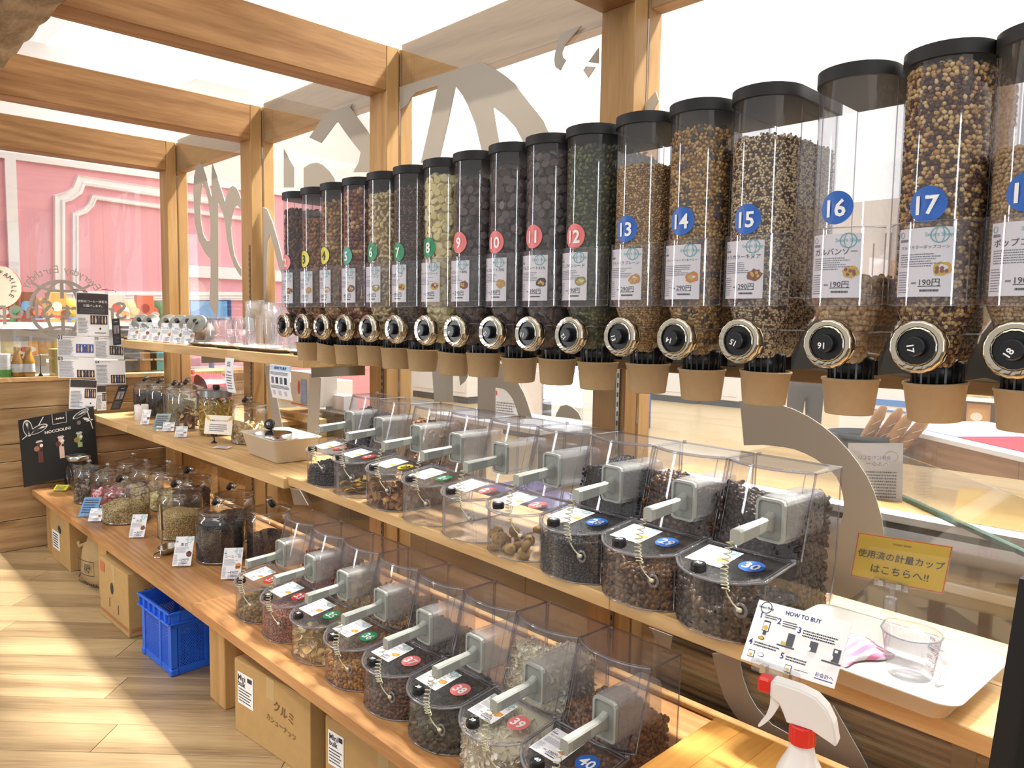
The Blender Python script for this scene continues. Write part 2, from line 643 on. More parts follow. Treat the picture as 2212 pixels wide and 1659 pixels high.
def tri_object(name, parts, mats, parent=None, loc=None, rz=0.0, smooth=True):
    """parts: list of (verts, tris, material index)"""
    Vs, Fs, Ms = [], [], []
    o = 0
    for V, F, mi in parts:
        Vs.append(V); Fs.append(F + o); Ms.append(np.full(len(F), mi, dtype=np.int32)); o += len(V)
    V = np.concatenate(Vs); F = np.concatenate(Fs); M = np.concatenate(Ms)
    me = bpy.data.meshes.new(name)
    me.vertices.add(len(V)); me.loops.add(len(F) * 3); me.polygons.add(len(F))
    me.vertices.foreach_set('co', V.astype(np.float32).ravel())
    me.loops.foreach_set('vertex_index', F.astype(np.int32).ravel())
    me.polygons.foreach_set('loop_start', np.arange(0, len(F) * 3, 3, dtype=np.int32))
    me.polygons.foreach_set('loop_total', np.full(len(F), 3, dtype=np.int32))
    me.polygons.foreach_set('material_index', M)
    me.polygons.foreach_set('use_smooth', np.full(len(F), smooth))
    for m in mats:
        me.materials.append(m)
    me.update(); me.validate()
    return inst(name, me, parent, loc, (0, 0, rz) if rz else None)

# ------------------------------------------------------------------ shared materials
W_FRAME = wood('wood_frame_z', 'c9a26e', '9c7040', 2, rings=5, strength=0.6, knot_scale=2.0)
W_BEAM_Y = wood('wood_beam_y', 'bf9262', '885c34', 1, rings=10, strength=0.7, knot_scale=1.6)
W_BEAM_X = wood('wood_beam_x', 'd2ae84', 'a67f55', 0, rings=8, strength=0.6, knot_scale=1.6)
W_COUNTER = wood('wood_counter', 'd2a06c', 'a26c3c', 0, rings=12, strength=0.7, rough=0.38, knot_scale=0.9)
W_SHELF = wood('wood_shelf', 'dfbd8a', 'b58a56', 0, rings=10, strength=0.6, rough=0.45, knot_scale=0.8)
W_WALL = wood('wood_wall', 'c2a27a', '8c6840', 1, rings=8, strength=0.7, knot_scale=1.3)
W_FLOOR = wood('wood_floor', 'b09874', '6a543a', 0, rings=2.5, strength=0.75, rough=0.34, knots=False, stretch=16, spec=0.45)
W_BLOCK = wood('wood_block', 'e2ae5e', 'c0803a', 1, rings=12, strength=0.7, rough=0.35, knot_scale=0.8)
W_ROUGH = wood('wood_rough', 'b8a388', '7d6a54', 0, rings=7, strength=1.0, rough=0.9, knots=False, stretch=3)
BLACK = mat('black_plastic', '14161a', 0.32)
BLACK_M = mat('black_matte', '191a1c', 0.55)
WHITE = mat('white_card', 'f4f4f6', 0.5)
PAPER = mat('paper', 'efeef2', 0.55)
INK = mat('ink', '23283a', 0.6)
INK_G = mat('ink_grey', '6d7180', 0.6)
INK_B = mat('ink_blue', '27357e', 0.6)
TEAL = mat('ink_teal', '6fb2b8', 0.6)
STEEL = mat('steel', 'c9c8c4', 0.22, 1.0)
CHROME = mat('chrome', 'd8cdb8', 0.12, 1.0)
STEEL_D = mat('steel_slotted', '9a9488', 0.35, 0.9)
KRAFT = mat('kraft', 'b79b74', 0.75, noise=0.04, nscale=60)
CARD_B = mat('cardboard', 'b6935f', 0.8, noise=0.05, nscale=20)
CARD_D = mat('cardboard_inner', '8a6a42', 0.85)
GREY_P = mat('grey_plastic', 'a2a59f', 0.42)
GREY_D = mat('grey_plastic_dark', '8a8e8a', 0.45)
CORD = mat('cord', 'cfc9ac', 0.5)
PLASTIC_EDGE = clear('plastic_edge', (0.74, 0.72, 0.78), (0.42, 0.40, 0.48), 0.10, gl=1.6)
PLASTIC = clear('clear_plastic', (0.98, 0.977, 0.982), (0.74, 0.72, 0.77), 0.045)  # milky plastic, its haze raised to paint a pale veil over dark loads
HOPPER = clear('hopper_plastic', (0.97, 0.965, 0.975), (0.66, 0.62, 0.68), 0.03, gl=1.1)
HOLDER = clear('holder_plastic', (0.955, 0.95, 0.975), (0.55, 0.52, 0.62), 0.03, gl=1.2)
FROST = clear('frosted_plastic', (0.93, 0.93, 0.92), (0.7, 0.7, 0.7), 0.16, gl=0.8, rough=0.2)
GLASS = clear('window_glass', (0.985, 0.99, 0.985), (0.88, 0.92, 0.9), 0.0, ior=1.5, rough=0.0, gl=1.6)
JAR = clear('jar_glass', (0.97, 0.975, 0.97), (0.40, 0.40, 0.38), 0.012, ior=1.5, rough=0.02, gl=1.4)
ACRYL = clear('acrylic', (0.93, 0.93, 0.95), (0.6, 0.6, 0.66), 0.05, gl=1.4)
VINYL = mat('vinyl', 'c4bcb0', 0.55)
_nt = VINYL.node_tree
_tl = _nt.nodes.new('ShaderNodeBsdfTranslucent'); _tl.inputs['Color'].default_value = lin('b4aca2')
_mx = _nt.nodes.new('ShaderNodeMixShader'); _mx.inputs[0].default_value = 0.35
_nt.links.new(_nt.nodes['Principled BSDF'].outputs[0], _mx.inputs[1]); _nt.links.new(_tl.outputs[0], _mx.inputs[2]); _nt.links.new(_mx.outputs[0], _nt.nodes['Material Output'].inputs[0])
ENAMEL = mat('white_enamel', 'e6e1da', 0.18)
NUMCOL = {'red': mat('num_red', 'd6332a', 0.4), 'pink': mat('num_pink', 'e87d7d', 0.4), 'yellow': mat('num_yellow', 'dcd03c', 0.4),
          'teal': mat('num_teal', '3f9c8c', 0.4), 'green': mat('num_green', '1f8a58', 0.4), 'blue': mat('num_blue', '2f67c0', 0.4)}
FOOD = {k: mat('food_' + k, c, 0.6) for k, c in dict(brown='8a4a28', tan='c79a5e', green='8f9a4a', dark='4a3230', yellow='d9b24a', orange='d88a3c', pink='c9877a').items()}

# ------------------------------------------------------------------ setting
YP = 1.95            # front face of the window posts
YG = 2.02            # window glass
FLOOR_PTS = None
fl = MB().box(-13, 4, -4, 2.1, -0.06, -0.004).build('floor', mat('floor_base', '4a3b28', 0.8))
struct(fl)
# planks laid askew to the counter; every plank an object of its own
th = math.radians(45)
ex, ey = Vector((math.cos(th), math.sin(th), 0)), Vector((-math.sin(th), math.cos(th), 0))
pme = {}
PW, PL = 0.187, 1.25
for r in range(6, 42):
    for c in range(-9, 3):
        l = PL
        o = ex * (c * PL + (r * 0.437 % 1) * PL - 1.2) + ey * (r * PW - 1.2)
        ce = o + ex * l / 2
        if not (-6.4 < ce.x < -0.9 and -1.2 < ce.y < 1.95):
            continue
        if 'p' not in pme:
            pme['p'] = MB().box(0.0012, PL - 0.0012, 0.0012, PW - 0.0012, -0.004, 0.0, b=0.0008).build('plank', W_FLOOR, link=False)
        inst('plank', pme['p'], fl, o, (0, 0, th))
mf = MB().box(-14, 8, 2.1, 18, -0.06, 0.0).build('floor_mall', wood('mall_floor', 'e8cfa2', 'd2ae78', 0, rings=6, strength=0.5, rough=0.3, knots=False))
struct(mf)

ceil = MB().box(-14, 8, -4, 2.1, 4.3, 4.36).build('ceiling', emit('ceiling_light_in', 'fffaf2', CEIL_IN)); struct(ceil)
ceil2 = MB().box(-14, 8, 2.1, 18, 4.3, 4.36).build('ceiling_mall', emit('ceiling_light_out', 'fffdf8', CEIL_OUT)); struct(ceil2)

# low plank wall at the far end of the counter
XW = -5.72
wall = MB().box(XW - 0.08, XW - 0.03, -2.6, 2.75, 0, 1.10).build('wall_left', W_WALL); struct(wall)
zz = [0.0, 0.20, 0.42, 0.585, 0.70, 0.93, 1.10]
for i in range(6):
    ys = [-2.6, 0.1 + 0.3 * (i % 3), 2.75] if i % 2 else [-2.6, 2.75]
    for a, b_ in zip(ys[:-1], ys[1:]):
        MB().box(XW - 0.03, XW - 0.004 * (i % 2), a + 0.001, b_ - 0.001, zz[i] + 0.002, zz[i + 1] - 0.002, b=0.002).build('plank', W_WALL, wall)
cap = MB().box(XW - 0.26, XW + 0.005, -2.6, 2.75, 1.10, 1.13, b=0.002).build('trim_1', W_SHELF); struct(cap)
MB().box(XW - 0.26, XW - 0.2, -2.6, 2.75, 0, 1.10).build('backing_board', W_WALL, wall)
glw = MB().box(XW - 0.018, XW - 0.012, -2.6, YG, 1.13, 2.55).build('window_2', GLASS); struct(glw)

# timber frame: posts and beams
def xpost(px, py): return ony(px, py, YP).x
POSTX = [xpost(360, 400), xpost(543, 450), xpost(835, 300), xpost(1365, 300)]      # right-hand front corner of each post
PWD, PDP = 0.135, 0.14
BZ0, BZ1 = 2.535, 2.73
KNOT = mat('wood_plug', '8d6238', 0.7)
for i, x in enumerate(POSTX):
    p = struct(MB().box(x - PWD, x, YP, YP + PDP / 2 - 0.004, 0, BZ1, b=0.003).build('post', W_FRAME))
    MB().box(x - PWD, x, YP + PDP / 2 + 0.004, YP + PDP, 0, BZ1, b=0.003).build('rear_half', W_FRAME, p)
    MB().lathe([(0.0, 0.002), (0.012, 0.002), (0.012, 0)], 10, 0, Matrix.Translation((x, YP + 0.105, BZ1 - 0.14)) @ Matrix.Rotation(PI / 2, 4, 'Y')).build('plug', KNOT, p)
    if i:
        m = MB()
        m.box(x - 0.03, x - 0.018, YP - 0.006, YP, 0.45, 1.95)
        for k in range(46):
            m.box(x - 0.0265, x - 0.0215, YP - 0.0068, YP - 0.0058, 0.5 + k * 0.031, 0.516 + k * 0.031, 1)
        m.build('slotted_channel', [STEEL_D, BLACK], p)
for i, x in enumerate(POSTX):
    if i < 3:
        struct(MB().box(x - PWD, x, 0.60, YP, BZ0, BZ1, b=0.004).build('beam', W_BEAM_Y))
    else:
        struct(MB().box(x - PWD, x, 0.60, YP, BZ0, BZ1, b=0.004).build('beam', W_BEAM_Y))
xs_ = POSTX + [POSTX[-1] + 1.36]
for a, b_ in zip(xs_[:-1], xs_[1:]):
    struct(MB().box(a, b_ - PWD, YP + PDP / 2 + 0.008, YP + PDP, BZ0 + 0.0, BZ1 + 0.02, b=0.003).build('beam', W_BEAM_X))
p = struct(MB().box(xs_[-1] - PWD, xs_[-1], YP, YP + PDP, 0, BZ1, b=0.003).build('post', W_FRAME))
# room-side header with a rough sawn underside
hb = MB()
hb.box(-6.0, 0.6, 0.51, 0.675, BZ0 - 0.02, BZ1 + 0.02, 0, b=0.004)
rr = np.random.default_rng(5)
hb.grid(lambda u, v: (-6.0 + 6.6 * u, 0.51 + 0.165 * v, BZ0 - 0.022 - 0.012 * abs(math.sin(u * 90 + 3 * math.sin(v * 5))) * (0.4 + 0.6 * v)), 240, 8, 1)
struct(hb.build('beam', [W_BEAM_X, W_ROUGH]))
# window panes between the posts
edges = [XW - 0.012] + POSTX + [0.35]
for i in range(len(edges) - 1):
    g = MB().box(edges[i] + (0.0 if i == 0 else 0.0), edges[i + 1] - (PWD if 0 <= i < 4 and i < len(POSTX) else 0), YG - 0.004, YG + 0.004, 0.02, BZ1 + 0.35 if i else 2.55)
    struct(g.build('window_1' if i == 0 else 'window_%d' % (i + 2), GLASS))
sill = struct(MB().box(POSTX[0], 0.35, YP + 0.02, YP + 0.12, 0.0, 0.12, b=0.003).build('trim_2', W_FRAME))

# big grey vinyl letters and emblem on the inside of the panes
VIN = [
    ([(458, 352), (470, 385), (480, 415), (486, 436), (490, 420), (496, 406), (503, 401), (511, 406), (517, 418), (521, 430), (521, 452), (512, 443), (505, 450), (500, 470), (499, 490), (501, 517), (506, 550), (515, 571), (521, 580), (521, 598), (515, 590), (505, 573), (497, 548), (490, 515), (486, 480), (482, 462), (476, 447), (471, 437), (471, 500), (471, 560), (471, 652), (467, 687), (452, 658), (455, 600), (455, 560), (444, 548), (430, 521), (421, 481), (418, 420), (419, 382), (424, 360), (430, 353), (437, 357), (444, 378), (452, 405), (457, 425), (457, 390)],
     [(436, 397), (434, 416), (432, 445), (434, 477), (439, 506), (447, 520), (454, 521), (455, 499), (454, 470), (450, 434), (444, 409), (439, 398)]),
    ([(567, 447), (577, 452), (588, 478), (600, 518), (613, 570), (613, 600), (603, 580), (592, 535), (584, 505), (578, 520), (576, 560), (574, 620), (571, 655), (567, 660)], None),
    ([(613, 322), (635, 360), (635, 405), (613, 405)], None),
    ([(656, 363), (669, 354), (684, 351), (698, 356), (712, 369), (723, 385), (723, 405), (656, 405)], None),
    ([(668, 297), (700, 249), (730, 236), (761, 224), (756, 232), (775, 258), (799, 290), (799, 372), (763, 372), (775, 350), (779, 329), (760, 305), (745, 285), (729, 261), (712, 285), (694, 309)], None),
    ([(863, 188), (950, 161), (1038, 133), (1065, 146), (1090, 163), (1112, 181), (1145, 224), (1174, 260), (1186, 288), (1196, 320), (1138, 330), (1130, 306), (1114, 275), (1090, 249), (1066, 231), (1072, 268), (1080, 315), (1084, 345), (1044, 345), (1040, 322), (1027, 268), (1011, 228), (999, 205), (984, 186), (968, 264), (949, 345), (909, 352), (926, 278), (946, 185), (899, 199), (888, 210), (881, 224), (863, 239)], None),
    ([(1255, 56), (1210, 72), (1201, 105), (1197, 130), (1200, 145), (1210, 152), (1222, 130), (1215, 123), (1214, 112), (1221, 96)], None),
    ([(1266, 143), (1286, 145), (1271, 168), (1260, 152)], None),
    ([(1293, 103), (1271, 134), (1293, 137)], None),
    ([(1416, 197), (1423, 217), (1411, 240), (1388, 240), (1390, 228)], None),
    ([(1599, 873), (1630, 870), (1663, 871), (1690, 876), (1712, 883), (1745, 899), (1774, 918), (1806, 944), (1832, 972), (1855, 1002), (1873, 1030), (1888, 1062), (1898, 1096), (1905, 1120), (1908, 1150), (1906, 1185), (1898, 1215), (1888, 1243), (1873, 1265), (1850, 1285), (1824, 1302), (1790, 1312), (1745, 1315), (1700, 1300), (1690, 1170), (1720, 1173), (1745, 1171), (1766, 1166), (1788, 1156), (1803, 1145), (1815, 1130), (1821, 1112), (1823, 1090), (1821, 1071), (1816, 1050), (1807, 1030), (1794, 1016), (1778, 1003), (1760, 990), (1740, 980), (1715, 970), (1692, 966), (1650, 961), (1607, 962)], None),
    ([(1538, 1412), (1550, 1460), (1564, 1506), (1584, 1540), (1609, 1571), (1640, 1601), (1680, 1632), (1760, 1680), (1885, 1680), (1860, 1630), (1830, 1577), (1799, 1523), (1793, 1542), (1787, 1560), (1775, 1580), (1760, 1595), (1730, 1594), (1701, 1584), (1667, 1565), (1635, 1529), (1618, 1500), (1606, 1468), (1600, 1439), (1598, 1405)], None),
    ([(1402, 1355), (1452, 1374), (1448, 1404), (1425, 1392)], None),
    ([(1032, 740), (1060, 745), (1080, 783), (1099, 798), (1112, 814), (1122, 832), (1131, 848), (1138, 866), (1150, 905), (1122, 905), (1113, 875), (1107, 861), (1099, 850), (1092, 843), (1084, 839), (1070, 837), (1070, 905), (1032, 905)], None),
    ([(931, 760), (978, 760), (978, 868), (938, 868)], None),
    ([(988, 780), (1011, 780), (1011, 800), (1010, 812), (1004, 824), (994, 832)], None),
    ([(1203, 891), (1211, 877), (1224, 874), (1237, 880), (1249, 891), (1256, 906), (1200, 900)], None),
    ([(571, 790), (585, 790), (610, 923), (589, 923)], None),
    ([(668, 806), (693, 816), (687, 950), (663, 950)], None),
    ([(627, 1055), (647, 1058), (666, 1092), (635, 1090)], None),
]
SMOOTH = {10, 11, 13}
for i, (pts, hole) in enumerate(VIN):
    def w(l): return [ony(x, y, YG - 0.008) for x, y in l]
    L0 = w(pts); H0 = [w(hole)] if hole else []
    flat = lambda l: [(q.x, q.z) for q in l]
    xf = Matrix(((1, 0, 0, 0), (0, 0, 1, YG - 0.0085), (0, 1, 0, 0), (0, 0, 0, 1)))
    o = MB().prism(flat(L0), 0, 0.003, 0, xf, [flat(h) for h in H0]).build('vinyl_lettering', VINYL)
    tag(o, 'grey vinyl ' + ['script letters on the glass of the leftmost bay', 'slanted stroke on the glass left of dispenser 2', 'pointed sliver on the glass above dispenser 2',
        'round arch on the glass above dispensers 3 and 4', 'angular roof shape on the glass beside the middle post', 'emblem peak with three legs on the glass above dispensers 7 to 12',
        'hook high on the glass left of the big post', 'small diamond on the glass left of the big post', 'small triangle touching the big post', 'chip at the big post above dispenser 13',
        'wide half ring on the glass behind bin 30', 'thin curved band on the glass under the middle shelf', 'short strip on the glass behind bin 40', 'arch on the glass under dispensers 10 to 12',
        'upright bar on the glass under dispenser 8', 'little blade on the glass under dispenser 9', 'low dome on the glass behind bins 25 and 26', 'leaning bar on the glass left of the hanging instruction sheet',
        'broad bar on the glass under the end of the small upper shelf', 'short leaning bar on the glass below the middle shelf'][i], 'sticker', 'vinyl emblem and letters on the panes')

# small emblem on the end pane, read from outside (mirrored from here)
XL = XW - 0.010
lo = onx(135, 668, XL)
LR = 0.195
def lmap(u, v): return Vector((XL, lo.y + u, lo.z + v))
def lmir(u, v): return Vector((XL, lo.y - u, lo.z + v))
em = MB()
_lv = [0]
def _lift(fn):
    _lv[0] += 1
    d = 0.0005 * _lv[0]
    return lambda u, v: fn(u, v) + Vector((d, 0, 0))
em.ring(lmap, 0, 0, LR, LR, 0.022, 0, 40, PI * 0.04, PI * 0.96)
em.ring(lmap, 0, 0, LR, LR, 0.022, 0, 40, PI * 1.08, PI * 1.92)
em.rect(_lift(lmap), -0.011, 0.07, 0.011, LR - 0.01, 0); em.rect(_lift(lmap), -0.011, -LR + 0.01, 0.011, -0.05, 0)
for s_ in (1, -1):
    em.ring(_lift(lmap), 0, 0, 0.105, LR, 0.02, 0, 20, PI / 2 + s_ * 0.0, PI / 2 + s_ * 1.2)
    em.ring(_lift(lmap), 0, 0, 0.105, LR, 0.02, 0, 20, -PI / 2, -PI / 2 + s_ * 1.25)
em.ring(_lift(lmap), 0, 0.21, 0.2, 0.10, 0.018, 0, 20, PI * 1.15, PI * 1.85)
em.ring(_lift(lmap), 0, -0.21, 0.2, 0.10, 0.018, 0, 20, PI * 0.15, PI * 0.85)
def arc_text(mb, body, R_, a0, a1, size, mi, mp, flip=1):
    n = len(body)
    for i, ch in enumerate(body):
        if ch == ' ':
            continue
        a = a0 + (a1 - a0) * i / (n - 1)
        mb.text(ch, mp, R_ * math.cos(a), R_ * math.sin(a), size, mi, rot=a - PI / 2 * flip)
arc_text(em, 'Everyday Earthday', 0.265, PI - 0.62, 0.62, 0.072, 0, lmir)
em.text('Smart Shop', _lift(_lift(lmir)), 0.0, 0.0, 0.17, 0, width=0.86, bold=0.012)
arc_text(em, 'Happy', 0.245, PI * 1.30, PI * 1.44, 0.075, 1, lmir, -1)
tag(em.build('window_emblem', [mat('vinyl_small', 'a49a92', 0.6), mat('vinyl_blue', '3a5aa8', 0.5)]), 'globe emblem with Everyday Earthday Smart Shop lettering mirrored on end pane', 'sticker')

# ------------------------------------------------------------------ counter and shelves
YF = 1.139
cn = thing('display_counter', 'long low counter of orange brown planks carrying jars and lower bins', 'counter', (-3.0, 1.5, 0))
cxs = [-5.72, -4.79, -3.02, 0.4]
for a, b_ in zip(cxs[:-1], cxs[1:]):
    for j, (ya, yb) in enumerate(((YF, 1.43), (1.43, 1.70), (1.70, 1.96))):
        MB().box(a + 0.0006 + 3.0, b_ - 0.0006 + 3.0, ya + 0.0006 - 1.5, yb - 0.0006 - 1.5, 0.348, 0.39, b=0.002).build('plank', W_COUNTER, cn)
for x in (-5.45, -4.33, -2.835, -1.2):
    MB().box(x - 0.145 + 3.0, x + 3.0, 1.19 - 1.5, 1.31 - 1.5, 0, 0.347, b=0.003).build('leg', W_FRAME, cn)
    MB().box(x - 0.145 + 3.0, x + 3.0, 1.8 - 1.5, 1.92 - 1.5, 0, 0.347, b=0.003).build('leg', W_FRAME, cn)
MB().box(-5.7 + 3.0, 0.3 + 3.0, 1.915 - 1.5, 1.945 - 1.5, 0.391, 0.408, b=0.003).build('back_rail', W_FRAME, cn)

MROT = -0.04
def yshelf(x): return 1.457 - 0.045 * (x + 1)
ZS = 0.87
def shelf_board(name, label, x0, x1, z1, th_, yfront, yback, cat='shelf', joints=(), mt=W_SHELF, rz=0.0):
    t = thing(name, label, cat, (x0, yfront, z1 - th_), rz)
    js = [x0] + list(joints) + [x1]
    d = yback - yfront
    for a, b_ in zip(js[:-1], js[1:]):
        MB().box(a - x0 + 0.0005, b_ - x0 - 0.0005, 0, d * 0.48 - 0.0005, 0, th_, b=0.002).build('plank', mt, t)
        MB().box(a - x0 + 0.0005, b_ - x0 - 0.0005, d * 0.48 + 0.0005, d, 0, th_, b=0.002).build('plank', mt, t)
    return t
m_sh = shelf_board('wall_shelf', 'middle wooden shelf under bins 19 to 30 and the white tray', onz(600, 1030, ZS).x, 0.22, ZS, 0.038, yshelf(-2.62), yshelf(-2.62) + 0.45, rz=MROT, joints=(-1.9 + 0.75,))
for bx in (POSTX[2], POSTX[3]):
    k = bx - m_sh.location.x - 0.03
    MB().box(k, k + 0.012, 0.14, 0.36 + 0.04 * k, -0.06, -0.0005).build('bracket', STEEL_D, m_sh)
p_sh = shelf_board('wall_shelf', 'wooden shelf holding pasta jars at the left of bin 19', -5.70, onz(598, 1037, ZS - 0.008).x - 0.01, ZS - 0.008, 0.045, 1.512, 1.945, joints=(-5.0, -4.55))
for bx in (POSTX[0], POSTX[1]):
    k = bx - p_sh.location.x - 0.03
    MB().box(k, k + 0.012, 0.12, 0.432, -0.05, -0.0005).build('bracket', STEEL_D, p_sh)
bend = ony(800, 790, YP)
ZU = onx(656, 770, bend.x).z
u_sh = shelf_board('wall_shelf', 'small upper wooden shelf holding candy jars and clear measuring cups', onx(265, 740, -5.4).x, bend.x, ZU, 0.05, 1.612, YP - 0.007, joints=(-4.62, -3.75))
for bx in (POSTX[1], POSTX[2] - 0.12):
    k = bx - u_sh.location.x - 0.05
    MB().box(k, k + 0.012, 0.06, 0.33, -0.045, -0.0005).build('bracket', STEEL_D, u_sh)

rail = MB().box(POSTX[2], 0.4, YP - 0.045, YP - 0.001, 1.40, 1.505, b=0.003)
tag(rail.build('mounting_rail', wood('wood_rail', '9a7a55', '6e5236', 0, knots=False)), 'dark brown rail on the posts behind the row of dispensers', 'rail')

# ------------------------------------------------------------------ gravity dispensers
DX = [-2.768, -2.622, -2.478, -2.327, -2.172, -2.02, -1.862, -1.717, -1.561, -1.415, -1.27, -1.111, -0.959, -0.803, -0.62, -0.463, -0.318]
DN = list(range(2, 19))
DCOL = ['pink', 'yellow', 'yellow', 'teal', 'green', 'green', 'green', 'pink', 'pink', 'pink', 'pink', 'blue', 'blue', 'blue', 'blue', 'blue', 'blue']
ZD = 1.44
YT = 1.43
PR_Z = [2.03, 1.60, 1.565, 1.535, 1.505, 1.480, 1.468]
PR_W = [0.0695, 0.0695, 0.056, 0.046, 0.044, 0.034, 0.018]
PR_F = [0.0, 0.0, 0.012, 0.02, 0.024, 0.032, 0.045]
PR_B = [0.25, 0.25, 0.215, 0.185, 0.165, 0.155, 0.145]


def dprof(z):
    zz_ = PR_Z[::-1]
    return np.interp(z, zz_, PR_W[::-1]), np.interp(z, zz_, PR_F[::-1]), np.interp(z, zz_, PR_B[::-1])


def dpoint(s, z, ins=0.0):
    """point on the D-shaped outline, s in 0..1 from back-left round the front to back-right; outward normal"""
    hw, yf, yb = dprof(z)
    hw, yf, yb = hw - ins, yf + ins, yb - ins
    st = np.maximum(yb - yf - hw, 0.001)
    tot = 2 * st + PI * hw
    d = s * tot
    if d < st:
        return (-hw, yb - d), (-1, 0)
    if d < st + PI * hw:
        a = (d - st) / hw
        return (-hw * math.cos(a), yf + hw - hw * math.sin(a)), (-math.cos(a), -math.sin(a))
    return (hw, yf + hw + (d - st - PI * hw)), (1, 0)


def d_outline(z, n=28, ins=0.0):
    return [dpoint(i / n, z, ins)[0] for i in range(n + 1)]


def loft(mb, zs, ins=0.0, mi=0, n=28, smooth=True, closed=True):
    v, f = [], []
    for z in zs:
        v += [(x, y, z - ZD) for x, y in d_outline(z, n, ins)]
    k = n + 1
    for j in range(len(zs) - 1):
        for i in range(n + (1 if closed else 0)):
            i2 = (i + 1) % k
            f.append((j * k + i, j * k + i2, (j + 1) * k + i2, (j + 1) * k + i))
    mb.add(v, f, mi, smooth)


hop = MB(); loft(hop, [2.012, 1.8, 1.60, 1.5825, 1.565, 1.55, 1.535, 1.52, 1.505, 1.4925, 1.480])
HOP = hop.build('hopper', HOPPER, link=False)
tr = MB()
for z in (1.604, 1.537):
    tr.tube([(x, y, z - ZD) for x, y in d_outline(z, 24, -0.0005)], 0.0016, 5)
for s_ in (0.30, 0.70, 0.02, 0.98):
    tr.tube([(*dpoint(s_, z, -0.0004)[0], z - ZD) for z in (2.005, 1.8, 1.60)], 0.0012, 4)
HTR = tr.build('moulded_edge', PLASTIC_EDGE, link=False)
ld = MB()
out = [(x, y) for x, y in d_outline(2.0, 60, -0.0045)]
ld.prism(out, 2.004 - ZD, 2.028 - ZD, smooth=True)
out2 = [(x, y) for x, y in d_outline(2.0, 30, 0.004)]
ld.prism(out2, 2.0285 - ZD, 2.031 - ZD)
LID = ld.build('lid', BLACK_M, link=False)
ho = MB()
ho.grid(lambda u, v: (lambda a, z: (0.0775 * math.sin(a), 0.0695 - 0.0775 * math.cos(a), z - ZD))((u - 0.5) * 2.5, 1.585 + 0.145 * v + 0.02 * (u - 0.5) ** 2), 26, 4)
ho.tube([(0.0775 * math.sin(a), 0.0695 - 0.0775 * math.cos(a), 1.585 + 0.02 * (a / 2.5) ** 2 - ZD) for a in np.linspace(-1.25, 1.25, 22)], 0.0014, 5, 1)
ho.tube([(0.0775 * math.sin(a), 0.0695 - 0.0775 * math.cos(a), 1.73 - ZD) for a in np.linspace(-1.25, 1.25, 22)], 0.001, 4, 1)
for a in (-1.25, 1.25, 0.92):
    ho.tube([(0.0775 * math.sin(a), 0.0695 - 0.0775 * math.cos(a), z - ZD) for z in (1.588, 1.72 if abs(a) > 1 else 1.7)], 0.0012, 4, 1)
HOLD = ho.build('label_holder', [HOLDER, PLASTIC_EDGE], link=False)
sp = MB()
RX = Matrix.Translation((0, 0.10, 0))
sp.lathe([(0.030, 0.004), (0.0415, 0.004), (0.0415, 0.046), (0.036, 0.05), (0.03, 0.05)], 28, 0, RX)
for k in range(20):
    a = 2 * PI * k / 20
    sp.box(-0.002, 0.002, 0.041, 0.0428, 0.005, 0.044, 0, xf=RX @ Matrix.Rotation(a, 4, 'Z'))
SPOUT = sp.build('spout', BLACK, link=False)
br = MB()
br.prism([(0.165, 0.0), (0.30, 0.0), (0.47, -0.02), (0.47, 0.06), (0.36, 0.10), (0.30, 0.13), (0.165, 0.10)], -0.028, 0.028, 0,
         Matrix(((0, 0, 1, 0), (1, 0, 0, 0), (0, 1, 0, 0.01), (0, 0, 0, 1))))
BRK = br.build('mounting_bracket', BLACK_M, link=False)
kb = MB()
KX = Matrix.Translation((0, -0.018, 1.515 - ZD)) @ Matrix.Rotation(PI / 2, 4, 'X')
kb.lathe([(0.031, 0.000), (0.034, -0.004), (0.041, 0.003), (0.047, -0.006), (0.0475, -0.018), (0.044, -0.028), (0.031, -0.032)][::-1], 48, 0, KX, rmod=lambda i, n: 1.0 - 0.022 * (i % 3 == 0))
KRING = kb.build('knob_ring', CHROME, link=False)
kc = MB()
kc.lathe([(0.0, -0.006), (0.0345, -0.006), (0.0345, -0.003), (0.0, -0.003)][::-1], 28, 0, KX, smooth=False)
kc.lathe([(0.0, 0.012), (0.015, 0.012), (0.017, 0.010), (0.018, -0.004)][::-1], 24, 0, KX, smooth=False)
KCAP = kc.build('knob_cap', BLACK, link=False)
cu = MB()
cu.lathe([(0.0, 0.0), (0.0435, 0.0), (0.045, 0.002), (0.0525, 0.066), (0.0545, 0.067), (0.0552, 0.0695), (0.0545, 0.072), (0.052, 0.072), (0.0505, 0.068), (0.0432, 0.004), (0.0, 0.004)], 36)
CUP = cu.build('paper_cup', KRAFT, link=False)


def cyl_map(R_, zc, xc=0.0):
    return lambda u, v: Vector((R_ * math.sin(u / R_ + xc), 0.0695 - R_ * math.cos(u / R_ + xc), zc + v - ZD))


